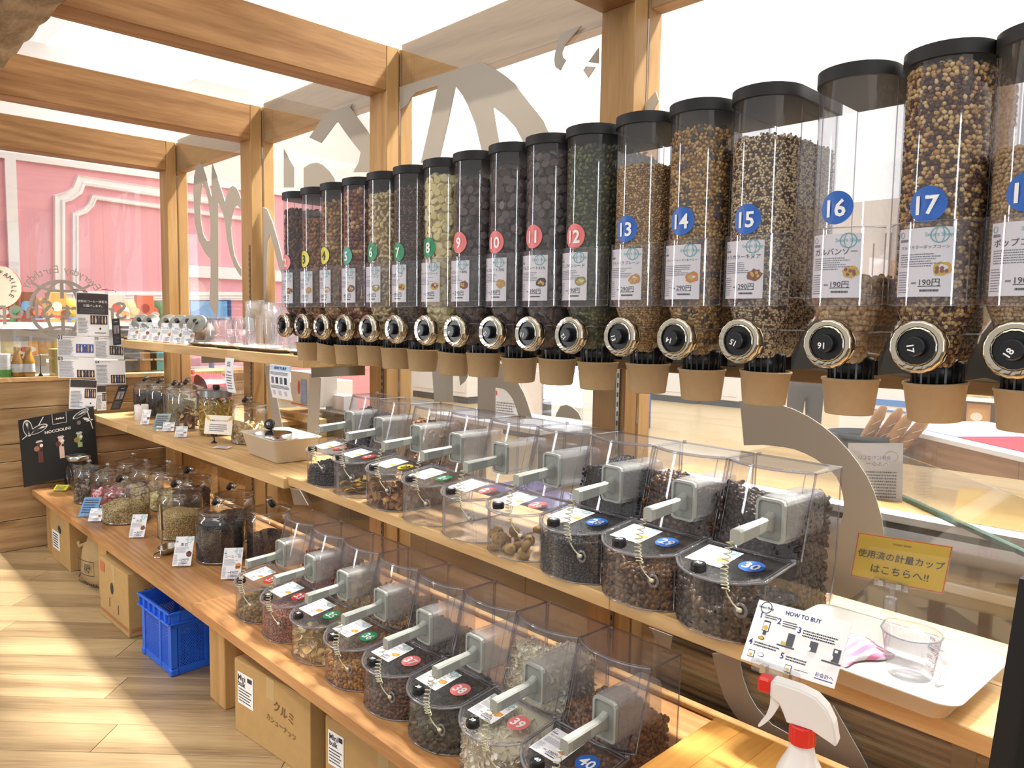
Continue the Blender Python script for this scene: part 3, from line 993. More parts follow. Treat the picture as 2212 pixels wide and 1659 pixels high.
def draw_card(mb, mp, w_, h_, title, price, pic, seed, nu=10, sub=True, flip=1.0):
    """price card: white sheet, logo top right, product name, small print, food photo, price"""
    W2, H2 = w_ / 2, h_ / 2
    mb.rect(mp, -W2, -H2, W2, H2, 0, nu)
    up = lambda u, v: mp(u, v) + nrm(u, v) * 0.0006
    def nrm(u, v):
        a, b_, c = mp(u, v), mp(u + 1e-3, v), mp(u, v + 1e-3)
        n = (b_ - a).cross(c - a).normalized()
        return n
    mb.ring(up, W2 * 0.52, H2 * 0.78, w_ * 0.16, h_ * 0.12, w_ * 0.02, 3, 16)
    mb.ring(up, W2 * 0.52, H2 * 0.78, w_ * 0.08, h_ * 0.12, w_ * 0.014, 3, 14)
    mb.text('Smart Shop', lambda u, v: mp(u, v) + nrm(u, v) * 0.0010, W2 * 0.5, H2 * 0.80, w_ * 0.12, 3, width=w_ * 0.46)
    mb.ring(up, -W2 * 0.84, H2 * 0.82, w_ * 0.05, h_ * 0.045, w_ * 0.012, 3, 12)
    mb.lines(up, -W2 * 0.92, H2 * 0.60, -W2 * 0.55, H2 * 0.70, 1, 2, seed + 1, 0.8)
    mb.text(title, up, 0, H2 * 0.44, h_ * 0.125, 1, width=w_ * 0.86, bold=0.02)
    if sub:
        mb.lines(up, -W2 * 0.86, H2 * -0.14, W2 * 0.62, H2 * 0.27, 6, 2, seed, 0.38)
        mb.lines(up, -W2 * 0.92, H2 * -0.9, -W2 * 0.45, H2 * -0.24, 9, 2, seed + 2, 0.35)
    if pic:
        mb.ell(up, W2 * 0.64, -H2 * 0.20, w_ * 0.155, h_ * 0.10, 4, 16, 0.2, 0.3, seed)
        for q in range(5):
            rr_ = random.Random(seed * 7 + q)
            up2 = lambda u, v: mp(u, v) + nrm(u, v) * 0.0009
            mb.ell(up2, W2 * 0.64 + w_ * (rr_.random() - 0.5) * 0.18, -H2 * 0.20 + h_ * (rr_.random() - 0.5) * 0.1, w_ * 0.035, h_ * 0.03, 5, 6)
    mb.text(price, up, W2 * 0.26, -H2 * 0.58, h_ * 0.12, 1, width=w_ * 0.42, bold=0.02)
    mb.rect(up, W2 * -0.12, -H2 * 0.705, W2 * 0.64, -H2 * 0.685, 1, 3)
    mb.lines(up, W2 * -0.05, -H2 * 0.86, W2 * 0.58, -H2 * 0.78, 1, 1, seed + 4, 0.8, 0.0)
    mb.lines(up, -W2 * 0.36, -H2 * 0.64, -W2 * 0.18, -H2 * 0.56, 1, 2, seed + 5, 0.7, 0.0)


DINFO = {
    2: ('ピーカンナッツ', '690円', 'brown', 'brown pecan halves', 'pecans'), 3: ('アーモンド', '590円', 'tan', 'whole brown almonds', 'almonds'),
    4: ('クルミ', '590円', 'orange', 'light brown walnut pieces', 'walnuts'), 5: ('ヘーゼルナッツ', '490円', 'brown', 'reddish hazelnuts', 'hazelnuts'),
    6: ('カシューナッツ', '490円', 'green', 'pale curved cashew nuts', 'cashews'), 7: ('カカオニブ', '490円', 'yellow', 'fine dark cacao nibs', 'cacao_nibs'),
    8: ('ホワイトチョコレート', '490円', 'yellow', 'round white chocolate discs', 'white_chocolate_discs'), 9: ('チョコレート80%', '390円', 'brown', 'dark chocolate discs, first of the three chocolate ones', 'chocolate_discs'),
    10: ('チョコレート70%', '390円', 'tan', 'dark chocolate discs, middle of the three chocolate ones', 'chocolate_discs'), 11: ('チョコレート61%', '390円', 'dark', 'dark chocolate discs beside the pumpkin seeds', 'chocolate_discs'),
    12: ('パンプキンシード', '390円', 'green', 'dark green pumpkin seeds', 'pumpkin_seeds'), 13: ('グラノーラ プレーン', '290円', 'tan', 'fine tan plain granola', 'granola'),
    14: ('グラノーラ レーズン&ベリー', '290円', 'orange', 'golden granola with dark berries', 'granola'), 15: ('トリカラーキヌア', '290円', 'brown', 'speckled tricolour quinoa', 'quinoa'),
    16: ('ガルバンゾー', '190円', 'yellow', 'pale round chickpeas', 'chickpeas'), 17: ('マルチカラーポップコーン', '190円', 'yellow', 'mixed yellow and dark popcorn kernels', 'popcorn_kernels'),
    18: ('ポップコーン', '190円', 'yellow', 'pale tan kernels', 'popcorn_kernels')}
NUM_W = mat('num_white', 'fafafa', 0.45)
for i, n in enumerate(DN):
    ti, pr_, pic, desc, _ = DINFO[n]
    t = thing('gravity_dispenser', 'clear wall dispenser %d, loaded with %s' % (n, desc), 'dispenser', (DX[i], YT, ZD), group='row of clear gravity dispensers')
    inst('hopper', HOP, t); inst('moulded_edge', HTR, t); inst('lid', LID, t); ho_ = inst('label_holder', HOLD, t)
    inst('spout', SPOUT, t); inst('mounting_bracket', BRK, t)
    kr = inst('knob_ring', KRING, t)
    kcap = inst('knob_cap', KCAP, kr)
    ang = [0.4, 2.0, 1.2, 2.6, 0.5, -0.6, 2.2, 1.9, -2.4, 3.0, 2.3, -1.3, 2.9, 2.7, 3.14, -1.4, 1.0][i]
    kmp = lambda u, v: Vector((u, -0.018 - 0.0128, 1.515 - ZD + v))
    lx, lz = (-0.004, -0.004)
    MB().text(str(n), kmp, lx, lz, 0.016, 0, rot=ang, bold=0.03).build('knob_number', NUM_W, kr)
    # number sticker on the hopper front, price card in the holder
    st = MB(); cm = cyl_map(0.0708, 1.765 + 0.003 * ((i * 7) % 5 - 2), -0.02)
    cm2 = cyl_map(0.0714, 1.765 + 0.003 * ((i * 7) % 5 - 2), -0.02)
    for k in range(12):
        a0, a1 = 2 * PI * k / 12, 2 * PI * (k + 1) / 12
        st.add([cm(0, 0), cm(0.031 * math.cos(a0), 0.031 * math.sin(a0)), cm(0.031 * math.cos((a0 + a1) / 2), 0.031 * math.sin((a0 + a1) / 2)), cm(0.031 * math.cos(a1), 0.031 * math.sin(a1))], [(0, 1, 2, 3)], 0)
    st.text(str(n), cm2, 0, 0, 0.044, 1, width=0.042, bold=0.035)
    st.build('number_sticker', [NUMCOL[DCOL[i]], INK if DCOL[i] == 'yellow' else NUM_W], t)
    cd = MB()
    draw_card(cd, cyl_map(0.0765, 1.66, -0.02 + 0.06 * math.sin(i * 2.3)), 0.094, 0.118, ti, pr_, True, n)
    cd.build('price_card', [PAPER, INK, INK_G, TEAL, FOOD[pic], FOOD['yellow'] if pic != 'yellow' else FOOD['brown']], t)
    # kraft cup under the spout
    tilt = [(0, 0), (0.05, 0.16), (0, 0.02), (0.02, 0.05), (0.02, 0.04), (0.0, -0.02), (-0.04, -0.06), (0, -0.02), (0.02, 0.06), (0.03, 0.05), (0, 0), (0, 0), (0, -0.03), (0, -0.03), (0, 0), (0.0, 0.06), (0, 0)][i]
    cup = inst('paper_cup', CUP, None, (DX[i] + 0.001, YT + 0.10, 1.376 + 0.002 * math.sin(i * 3)), (tilt[0], tilt[1], i * 0.7))
    tag(cup, 'kraft paper cup under dispenser %d of %s' % (n, desc), 'cup', 'kraft cups under the dispensers')


def dispenser_fill(n, top, tmpl, size, var, cols, count, name, label, tilt=None, rough=0.5, ins=None, core=None, noise=0.15, seed=None, gaps=0.0, mix=None, slope=0.0):
    rng = np.random.default_rng(n if seed is None else seed)
    zt = 1.60 + (2.0 - 1.60) * top if top > 0 else 1.60
    zb = 1.476
    r2 = sorted(size)[-2:]
    sp = (r2[0] + r2[1]) * (0.86 if tilt is None or tmpl is T_DISC else 0.8)
    ss, zl, dl = [], [], []
    H_ = zt - zb - 0.004
    layers = ((0.0, 0.16, 0.995, 1.0), (min(size) * 1.15, 0.3, 0.99, 1.05), (0.0, 0.01, 0.16, 1.7))
    for (dp, sa, sb_, ks) in (layers if min(size) > 0.003 else layers[::2]):
        uu, vv = strat(rng, 0.56 * (sb_ - sa), H_, sp * ks)
        ss.append(sa + uu / 0.56); zl.append(zb + 0.003 + vv); dl.append(np.full(len(uu), dp))
    s, zz_, dd_ = np.concatenate(ss), np.concatenate(zl), np.concatenate(dl)
    count = len(s)
    insd = (ins if ins is not None else min(size[-1] if tilt is not None else min(size), 0.006)) + 0.0022
    P, Nn = np.zeros((count, 3)), np.zeros((count, 3))
    for k in range(count):
        (x, y), (nx, ny) = dpoint(s[k], zz_[k], insd + dd_[k] + rng.random() * size[0] * 0.15)
        P[k] = (x, y, zz_[k] - ZD + slope * x); Nn[k] = (nx, ny, 0)
    nt_ = max(30, int(count * 0.10))
    hw, yf, yb = dprof(min(zt, 2.0))
    tx = rng.uniform(-hw + insd + 0.003, hw - insd - 0.003, nt_); ty = rng.uniform(yf + insd + 0.01, yb - insd - 0.003, nt_)
    ok = ~((ty < yf + hw) & ((tx ** 2 + (ty - yf - hw) ** 2) > (hw - insd - 0.003) ** 2))
    tz = zt - ZD + slope * tx + 0.012 * (rng.random(nt_) - 0.5) - 0.1 * np.abs(tx) * (0.3)
    P2 = np.stack([tx, ty, tz], -1)[ok]
    N2 = np.tile([[0, 0, 1.0]], (len(P2), 1))
    P, Nn = np.concatenate([P, P2]), np.concatenate([Nn, N2])
    parts = []
    if mix:
        sel = rng.random(len(P)) < mix[0]
        V, F = pieces(P[~sel], Nn[~sel], tmpl, size, var, rng, tilt); parts.append((V, F, 0))
        V, F = pieces(P[sel], Nn[sel], mix[1], mix[2], var, rng, tilt); parts.append((V, F, 2))
    else:
        V, F = pieces(P, Nn, tmpl, size, var, rng, tilt); parts.append((V, F, 0))
    for (V, F, mi) in parts:
        zz2 = np.clip(V[:, 2] + ZD, PR_Z[-1], PR_Z[0])
        hw, yf, yb = dprof(zz2)
        hw = hw - 0.0016
        V[:, 0] = np.clip(V[:, 0], -hw, hw); V[:, 1] = np.minimum(V[:, 1], yb - 0.0016)
        dy = V[:, 1] - (yf + hw + 0.0016); rad = np.hypot(V[:, 0], dy)
        k_ = np.where((dy < 0) & (rad > hw), hw / np.maximum(rad, 1e-6), 1.0)
        V[:, 0] *= k_; V[:, 1] = yf + hw + 0.0016 + dy * k_
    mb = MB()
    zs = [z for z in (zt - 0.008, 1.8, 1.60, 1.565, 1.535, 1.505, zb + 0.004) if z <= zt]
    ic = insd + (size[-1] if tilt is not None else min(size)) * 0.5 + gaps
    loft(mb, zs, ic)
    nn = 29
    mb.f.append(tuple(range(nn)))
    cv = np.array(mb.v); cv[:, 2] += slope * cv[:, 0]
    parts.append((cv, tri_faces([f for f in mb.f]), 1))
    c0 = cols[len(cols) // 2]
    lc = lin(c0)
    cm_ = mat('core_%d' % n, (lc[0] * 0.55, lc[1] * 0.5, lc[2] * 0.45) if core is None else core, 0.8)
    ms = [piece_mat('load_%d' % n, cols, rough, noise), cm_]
    if mix:
        ms.append(piece_mat('load_mix_%d' % n, mix[3], rough))
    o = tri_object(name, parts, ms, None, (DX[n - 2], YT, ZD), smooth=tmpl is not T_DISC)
    tag(o, label, 'food', None, 'stuff')


dispenser_fill(2, 0.90, T_NUT, (0.016, 0.008, 0.006), 0.3, ['3f2619', '5c3828', '734a36'], 1500, 'pecans', 'dark brown pecan halves inside the leftmost dispenser 2', 0.5)
dispenser_fill(3, 0.78, T_NUT, (0.0125, 0.0075, 0.005), 0.2, ['75502f', '93653f', 'a6774e'], 1900, 'almonds', 'whole brown almonds inside dispenser 3', 0.35)
dispenser_fill(4, 0.90, T_CHIP, (0.011, 0.008, 0.006), 0.5, ['7a5a34', 'a98654', 'c4a06c', '8d6a40'], 2400, 'walnuts', 'light brown walnut pieces inside dispenser 4')
dispenser_fill(5, 0.97, T_NUT, (0.0085, 0.0085, 0.0085), 0.12, ['642f20', '7a4230', '885038', '96644a', 'cda878'], 2000, 'hazelnuts', 'reddish brown hazelnuts inside dispenser 5')
dispenser_fill(6, 0.90, T_BENT, (0.0125, 0.0125, 0.010), 0.15, ['c9b084', 'dac696', 'e6d6aa'], 1200, 'cashews', 'pale curved cashew nuts inside dispenser 6', 0.5)
dispenser_fill(7, 0.90, T_CHIP, (0.0052, 0.0036, 0.0026), 0.8, ['3c2e2a', '54423c', '6a5850', '7c6a60'], 9000, 'cacao_nibs', 'fine dark cacao nibs inside dispenser 7')
dispenser_fill(8, 0.95, T_DISC, (0.0135, 0.0135, 0.0105), 0.1, ['e8dca4', 'f1e6b8', 'e2d498'], 900, 'white_chocolate_discs', 'round white chocolate discs inside dispenser 8', 0.33, ins=0.006, noise=0.04)
for n_, tp, lb in ((9, 0.88, 'first of three, left of all the dark chocolate'), (10, 0.90, 'middle one of three'), (11, 0.96, 'the one beside the pumpkin seeds')):
    dispenser_fill(n_, tp, T_DISC, (0.0135, 0.0135, 0.0105), 0.1, ['423736', '524645', '5e5252'], 820, 'chocolate_discs', 'dark chocolate discs inside dispenser %d, %s' % (n_, lb), 0.33, ins=0.006, noise=0.08, rough=0.4, gaps=0.004)
dispenser_fill(12, 0.95, T_NUT, (0.009, 0.0055, 0.0022), 0.25, ['2e3326', '414833', '565f40', '6a7349'], 4200, 'pumpkin_seeds', 'dark green pumpkin seeds inside dispenser 12', 0.5)
dispenser_fill(13, 0.78, T_CHIP, (0.0038, 0.0028, 0.0024), 0.8, ['8a6b42', 'b3905e', 'c8a672', 'd8ba88'], 14000, 'granola', 'fine tan plain granola inside dispenser 13')
dispenser_fill(14, 0.92, T_CHIP, (0.0062, 0.0048, 0.0036), 0.6, ['86663a', 'ae884e', 'c6a062', 'd2b278'], 5600, 'granola', 'golden granola with dark berries inside dispenser 14', mix=(0.05, T_RAISIN, (0.0095, 0.008, 0.0065), ['3a3436', '4a4044']))
dispenser_fill(15, 0.82, T_NUT, (0.0031, 0.0031, 0.0024), 0.3, ['c9b48c', 'e0cfa6', 'd6c296', '4a2c26', '6a4032', 'e6d8b4', '503028', 'cdb88c'], 16000, 'quinoa', 'speckled tricolour quinoa inside dispenser 15', core='8a7658')
dispenser_fill(16, 0.10, T_NUT2, (0.0064, 0.0062, 0.0060), 0.15, ['b08f68', 'c2a27a', 'd0b389'], 900, 'chickpeas', 'pale round chickpeas at the bottom of dispenser 16')
dispenser_fill(17, 0.99, T_NUT, (0.0056, 0.0047, 0.004), 0.3, ['4a2720', '5c342a', 'd6b478', 'c39c5e', '6b4030', 'e4c994', 'b98f54', '44261f', 'd9bb84'], 7600, 'popcorn_kernels', 'mixed yellow and dark popcorn kernels inside dispenser 17', rough=0.3, core='6e5238')
dispenser_fill(18, 0.6, T_NUT, (0.0052, 0.0044, 0.0036), 0.3, ['b3946a', 'c4a77c'], 3600, 'popcorn_kernels', 'pale tan kernels inside dispenser 18 at the right edge', rough=0.35)

# ------------------------------------------------------------------ scoop bins
BW, BD, BH = 0.112, 0.375, 0.345
def yfr(x): return 0.058 * (abs(x) / BW) ** 2.6
def lidz(y): return 0.127 + 0.14 * y
def yup(x, z):       # front wall of the upper chamber, leaning back, bulging
    return 0.185 + 0.05 * (z - 0.152) / 0.193 + 0.012 + 0.035 * (abs(x) / BW) ** 2.2 - 0.028
XS = [BW * math.sin(t) for t in np.linspace(-PI / 2, PI / 2, 19)]
bb = MB()
m_ = MB()
bb.grid(lambda u, v: (lambda x: (x, yfr(x), (0.002 + (lidz(yfr(x)) - 0.002) * v)))(BW * math.sin((u - 0.5) * PI)), 18, 3)
bb.grid(lambda u, v: (lambda x: (lambda z: (x, yup(x, z), z))(0.152 + (BH - 0.152) * v))(BW * math.sin((u - 0.5) * PI)), 18, 4)
for sx in (-1, 1):
    side = [(yfr(BW), 0.002), (BD - 0.03, 0.002), (BD - 0.005, 0.12), (BD, BH), (yup(BW, BH), BH), (yup(BW, 0.152), 0.152), (0.18, 0.152), (yfr(BW), lidz(yfr(BW)))]
    bb.poly([(sx * BW, y, z) for y, z in side])
bb.add([(-BW, BD - 0.03, 0.002), (BW, BD - 0.03, 0.002), (BW, BD - 0.005, 0.12), (-BW, BD - 0.005, 0.12), (BW, BD, BH), (-BW, BD, BH)], [(0, 1, 2, 3), (3, 2, 4, 5)])
bb.poly([(x, yfr(x), 0.002) for x in XS] + [(BW, BD - 0.03, 0.002), (-BW, BD - 0.03, 0.002)])
bb.add([(-BW, 0.178, 0.153), (BW, 0.178, 0.153)] + [(x, yup(x, 0.152), 0.153) for x in (BW, 0, -BW)], [(0, 1, 2, 3, 4)])
BIN = bb.build('body', PLASTIC, link=False)
eg = MB()
eg.tube([(x, yfr(x), 0.003) for x in XS] + [(BW, BD - 0.03, 0.003)], 0.0022, 5)
eg.tube([(x, yup(x, BH) - 0.001, BH) for x in XS], 0.0032, 6)
eg.tube([(BW, yup(BW, BH), BH), (BW, BD, BH), (-BW, BD, BH), (-BW, yup(BW, BH), BH)], 0.0028, 5)
for sx in (-1, 1):
    eg.tube([(sx * BW, yup(BW, z), z) for z in (0.152, 0.25, BH)], 0.0026, 5)
    eg.tube([(sx * BW, yfr(BW), z) for z in (0.003, 0.13)], 0.0022, 5)
    eg.tube([(sx * BW, BD, BH), (sx * BW, BD - 0.005, 0.12), (sx * BW, BD - 0.03, 0.003)], 0.0022, 5)
    eg.tube([(sx * (BW - 0.018), yup(BW, BH) - 0.014, BH - 0.004), (sx * (BW - 0.018), yup(BW, 0.152) - 0.012, 0.16)], 0.0013, 4)
eg.tube([(x, yup(x, 0.152) - 0.002, 0.154) for x in XS], 0.0022, 5)
eg.tube([(-BW, 0.179, 0.153), (BW, 0.179, 0.153)], 0.0028, 5)
EDG = eg.build('moulded_edge', PLASTIC_EDGE, link=False)
lx_ = MB()
LXS = [(BW + 0.003) * math.sin(t) for t in np.linspace(-PI / 2, PI / 2, 19)]
LO = [(x, yfr(min(abs(x), BW)) - 0.006) for x in LXS]
lo_ = LO + [(BW + 0.003, 0.175), (-BW - 0.003, 0.175)]
lx_.poly([(x, y, lidz(y) + 0.004) for x, y in lo_])
lx_.tube([(x, y, lidz(y) + 0.0035) for x, y in lo_], 0.0034, 6, 1, closed=True)
lx_.tube([(x * 0.93, y * 0.96 + 0.007, lidz(y * 0.96 + 0.007) + 0.0045) for x, y in LO] + [(BW * 0.955, 0.165, lidz(0.165) + 0.0045)], 0.0011, 4, 1)
lx_.tube([(BW * 0.955, 0.165, lidz(0.165) + 0.0045), (-BW * 0.955, 0.165, lidz(0.165) + 0.0045)], 0.0011, 4, 1)
for sx in (-1, 1):
    lx_.lathe([(0.0, 0.004), (0.006, 0.003), (0.006, -0.003), (0, -0.004)], 10, 1, Matrix.Translation((sx * (BW - 0.004), 0.178, 0.158)))
BLID = lx_.build('lid', [PLASTIC, PLASTIC_EDGE], link=False)
tc = MB()
TO = [(x, yup(x, BH)) for x in XS] + [(BW, BD), (-BW, BD)]
tc.poly([(x, y, BH + 0.003) for x, y in TO])
tc.tube([(x * 0.93, y * 0.98 + 0.006, BH + 0.003) for x, y in TO[:-2]], 0.0012, 4, 1)
tc.lathe([(0.0, 0.004), (0.005, 0.004), (0.006, 0.0)], 10, 1, Matrix.Translation((-BW + 0.014, BD - 0.01, BH + 0.004)))
BTOP = tc.build('top_cover', [PLASTIC, PLASTIC_EDGE], link=False)
hg = MB()
hg.box(-BW - 0.002, -BW + 0.03, 0.05, 0.058, 0.052, 0.066, b=0.002)
hg.box(BW - 0.006, BW + 0.004, 0.33, 0.36, 0.03, 0.045, b=0.002)
CLIP = hg.build('side_clip', PLASTIC_EDGE, link=False)
kn_ = MB()
kn_.lathe([(0.0, 0.0), (0.0165, 0.0), (0.0175, 0.002), (0.0175, 0.014), (0.0160, 0.017), (0.0, 0.017)], 20, 0, Matrix.Translation((-0.03, 0.022, lidz(0.02) + 0.004)), smooth=False)
KNB = kn_.build('lid_knob', BLACK, link=False)
SX, SZ = 0.074, 0.250
hs = MB()
PLATE = lambda w_, h_, r_: [(w_ * sx - r_ * sx + r_ * math.cos(a), h_ * sz - r_ * sz + r_ * math.sin(a)) for sx, sz, a0 in ((1, 1, 0), (-1, 1, PI / 2), (-1, -1, PI), (1, -1, 1.5 * PI)) for a in (a0, a0 + PI / 4, a0 + PI / 2)]
XZ = lambda y0: Matrix(((1, 0, 0, SX), (0, 0, 1, y0), (0, 1, 0, SZ), (0, 0, 0, 1)))
hs.prism(PLATE(0.036, 0.0505, 0.012), 0.0, 0.16, 0, XZ(0.142))
SLEEVE = hs.build('scoop_sleeve', FROST, link=False)

# the scoop itself: rimmed plate, long handle, bowl, coiled cord
sc = MB()
sc.prism(PLATE(0.0345, 0.0485, 0.011), 0.0, 0.010, 0, XZ(0.130), [PLATE(0.0285, 0.0425, 0.008)])
sc.prism(PLATE(0.0285, 0.0425, 0.008), 0.0, 0.006, 1, XZ(0.1345))
SPLATE = sc.build('scoop_plate', [GREY_P, GREY_D], link=False)
sb = MB()
sb.prism(PLATE(0.031, 0.044, 0.01), 0.0, 0.12, 0, XZ(0.142))
SBOWL = sb.build('scoop_bowl', FROST, link=False)
sh = MB()
def hand(u, v):
    y = 0.136 - 0.138 * v
    fl_ = 0.012 * max(0, 1 - v * 5) ** 1.5
    w_, h_ = 0.0095 + 0.0025 * v, 0.0115 + 0.0045 * v + fl_
    P8 = [(-1, -1), (-0.7, -1), (0.7, -1), (1, -0.75), (1, 0.75), (0.7, 1), (-0.7, 1), (-1, 0.75)]
    return P8, y, w_, h_
v_, f_ = [], []
NV = 9
for j in range(NV):
    P8, y, w_, h_ = hand(0, j / (NV - 1))
    zc = SZ - 0.004 - 0.010 * (j / (NV - 1)) ** 1.3
    for a, b_ in P8:
        v_.append((SX + a * w_ * 1.05, y, zc + b_ * h_))
for j in range(NV - 1):
    for k in range(8):
        l = (k + 1) % 8
        f_.append((j * 8 + k, j * 8 + l, (j + 1) * 8 + l, (j + 1) * 8 + k))
f_.append(tuple(range(8))); f_.append(tuple((NV - 1) * 8 + k for k in range(8)))
sh.add(v_, f_, 0)
sh.add([(SX + 0.0102, 0.118, SZ - 0.017), (SX + 0.0125, 0.012, SZ - 0.0255), (SX + 0.0125, 0.012, SZ - 0.0035), (SX + 0.0102, 0.118, SZ + 0.006)], [(0, 1, 2, 3)], 1)
SHAND = sh.build('scoop_handle', [GREY_P, GREY_D], link=False)
co = MB()
path = []
a0, a1 = Vector((SX - 0.011, 0.000, SZ - 0.024)), Vector((0.064, -0.013, 0.122))
TURN = 11
for k in range(TURN * 9 + 1):
    s_ = k / (TURN * 9)
    p0 = a0.lerp(a1, s_) + Vector((0, -0.014 * math.sin(PI * s_), -0.006 * math.sin(PI * s_)))
    d_ = (a1 - a0).normalized()
    e1 = d_.cross(Vector((0, 1, 0))).normalized(); e2 = d_.cross(e1)
    an = 2 * PI * TURN * s_
    path.append(p0 + (e1 * math.cos(an) + e2 * math.sin(an)) * 0.0078)
co.tube(path, 0.0014, 5)
co.tube([a1, (0.068, -0.010, 0.110), (0.075, -0.004, 0.096), (0.084, 0.004, 0.083)], 0.0017, 5)
co.lathe([(0.0, 0.006), (0.005, 0.005), (0.005, -0.004), (0.0, -0.005)], 10, 0, Matrix.Translation((0.085, 0.006, 0.081)) @ Matrix.Rotation(PI / 2, 4, 'Y'))
CORDM = co.build('coiled_cord', CORD, link=False)
rg = MB()
rg.lathe([(0.010, 0.0), (0.017, 0.0012), (0.017, -0.0012), (0.010, 0.0)], 18, 0, Matrix.Translation((0.085, 0.012, 0.079)) @ Matrix.Rotation(PI / 2, 4, 'X'))
RING = rg.build('cord_ring', PLASTIC_EDGE, link=False)

lmap_lid = lambda xc, yc: (lambda u, v: Vector((xc + u, yc + v * 0.99, lidz(yc + v * 0.99) + 0.0055)))
BINFO = {
    19: ('ブルーベリー', '390円', 'red', 'dark blueberries', 'lower-left'), 21: ('マンゴー', '490円', 'red', 'yellow mango slices', ''), 23: ('りんごチップ', '490円', 'yellow', 'brown apple chips', ''),
    24: ('バナナチップ', '290円', 'green', 'nothing but crumbs', ''), 25: ('オートミール', '290円', 'pink', 'nothing', ''), 26: ('白いちじく', '390円', 'pink', 'whole dried figs', ''),
    28: ('カランツ', '390円', 'blue', 'fine black currants', ''), 29: ('グリーンレーズン', '190円', 'blue', 'brown raisins', ''), 30: ('プルーン', '190円', 'blue', 'dark wrinkled raisins', ''),
    31: ('きのこ', '390円', 'red', 'a little dried olive brown fruit', ''), 33: ('クコの実', '390円', 'red', 'fine red brown berries', ''), 35: ('ジンジャー', '290円', 'green', 'pale yellow ginger slices', ''),
    36: ('ゴールデンレーズン', '290円', 'green', 'golden raisins', ''), 37: ('クランベリー', '390円', 'pink', 'dark red brown berries', ''), 38: ('スターアニス', '390円', 'pink', 'a thin layer of dark pieces', ''),
    39: ('ココナッツチップ', '390円', 'pink', 'white coconut chips', ''), 40: ('サンマスカットレーズン', '190円', 'blue', 'amber muscat raisins', '')}
KN_MID = dict(zip([19, 21, 23, 24, 25, 26, 28, 29, 30], [(667, 970), (734.5, 987), (808, 1009.4), (891, 1033), (976.6, 1060), (1079, 1092), (1188, 1131), (1334, 1175), (1512, 1222)]))
KN_LOW = dict(zip([31, 33, 35, 36, 37, 38, 39, 40], [(533.8, 1251), (584, 1289), (633.5, 1335), (706, 1387), (815.5, 1433), (905.6, 1501), (1057.5, 1558), (1155, 1652)]))
BINS = {}
# x taken from the knob in the photo, then kept at least one bin width apart
def place_row(kn, z, rz):
    pos = {}
    for n, (px, py) in kn.items():
        w_ = onz(px, py, z + lidz(0.02) + 0.012)
        c, s_ = math.cos(rz), math.sin(rz)
        pos[n] = [w_.x - (-0.03 * c - 0.02 * s_), w_.y - (-0.03 * s_ + 0.02 * c)]
    ks = sorted(pos)
    # least-squares straight line for y, spacing no tighter than a bin
    X = np.array([pos[k][0] for k in ks]); Y = np.array([pos[k][1] for k in ks])
    co_ = np.polyfit(X, Y, 1)
    for i in range(len(ks) - 2, -1, -1):
        X[i] = min(X[i], X[i + 1] - 0.2315)
    for i, k in enumerate(ks):
        pos[k] = (X[i], np.polyval(co_, X[i]), math.atan(co_[0]))
    return pos
for rowname, kn, z in (('middle shelf', KN_MID, ZS), ('counter', KN_LOW, 0.39)):
    pos = place_row(kn, z, -0.03)
    for n in kn:
        x, y, rz = pos[n]
        BINS[n] = (x, y, z, rz)
        ti, pr_, colr, desc, _ = BINFO[n]
        t = thing('scoop_bin', 'clear acrylic scoop bin %d on the %s, holding %s' % (n, rowname, desc), 'bin', (x, y, z), rz, 'clear scoop bins on the %s' % rowname)
        inst('body', BIN, t); inst('moulded_edge', EDG, t); inst('top_cover', BTOP, t); inst('scoop_sleeve', SLEEVE, t); inst('side_clip', CLIP, t)
        inst('cord_ring', RING, t)
        l = inst('lid', BLID, t)
        kbo = inst('lid_knob', KNB, l)
        MB().text(str(n), lambda u, v: Vector((-0.03 + u, 0.022 + v, lidz(0.02) + 0.0216)), 0, 0, 0.017, 0, bold=0.03).build('knob_number', NUM_W, l)
        st = MB()
        cmn = lmap_lid(0.052, 0.103)
        st.ell(cmn, 0, 0, 0.029, 0.029, 0, 28)
        st.text(str(n), lambda u, v: cmn(u, v) + Vector((0, 0, 0.0006)), 0, 0, 0.040, 1, width=0.044, bold=0.035)
        st.build('number_sticker', [NUMCOL[colr], INK if colr == 'yellow' else NUM_W], l)
        cd = MB()
        draw_card(cd, lmap_lid(-0.045, 0.103), 0.094, 0.096, ti, pr_, n not in (25,), n + 50, 1)
        cd.build('price_card', [PAPER, INK, INK_G, TEAL, FOOD['orange'], FOOD['yellow']], l)
        s_ = thing('scoop', 'grey scoop pushed into bin %d that holds %s' % (n, desc), 'scoop', (x, y, z), rz, 'grey scoops in the bins')
        inst('scoop_plate', SPLATE, s_); inst('scoop_handle', SHAND, s_); inst('scoop_bowl', SBOWL, s_)
        if n not in (35,):
            inst('coiled_cord', CORDM, s_)


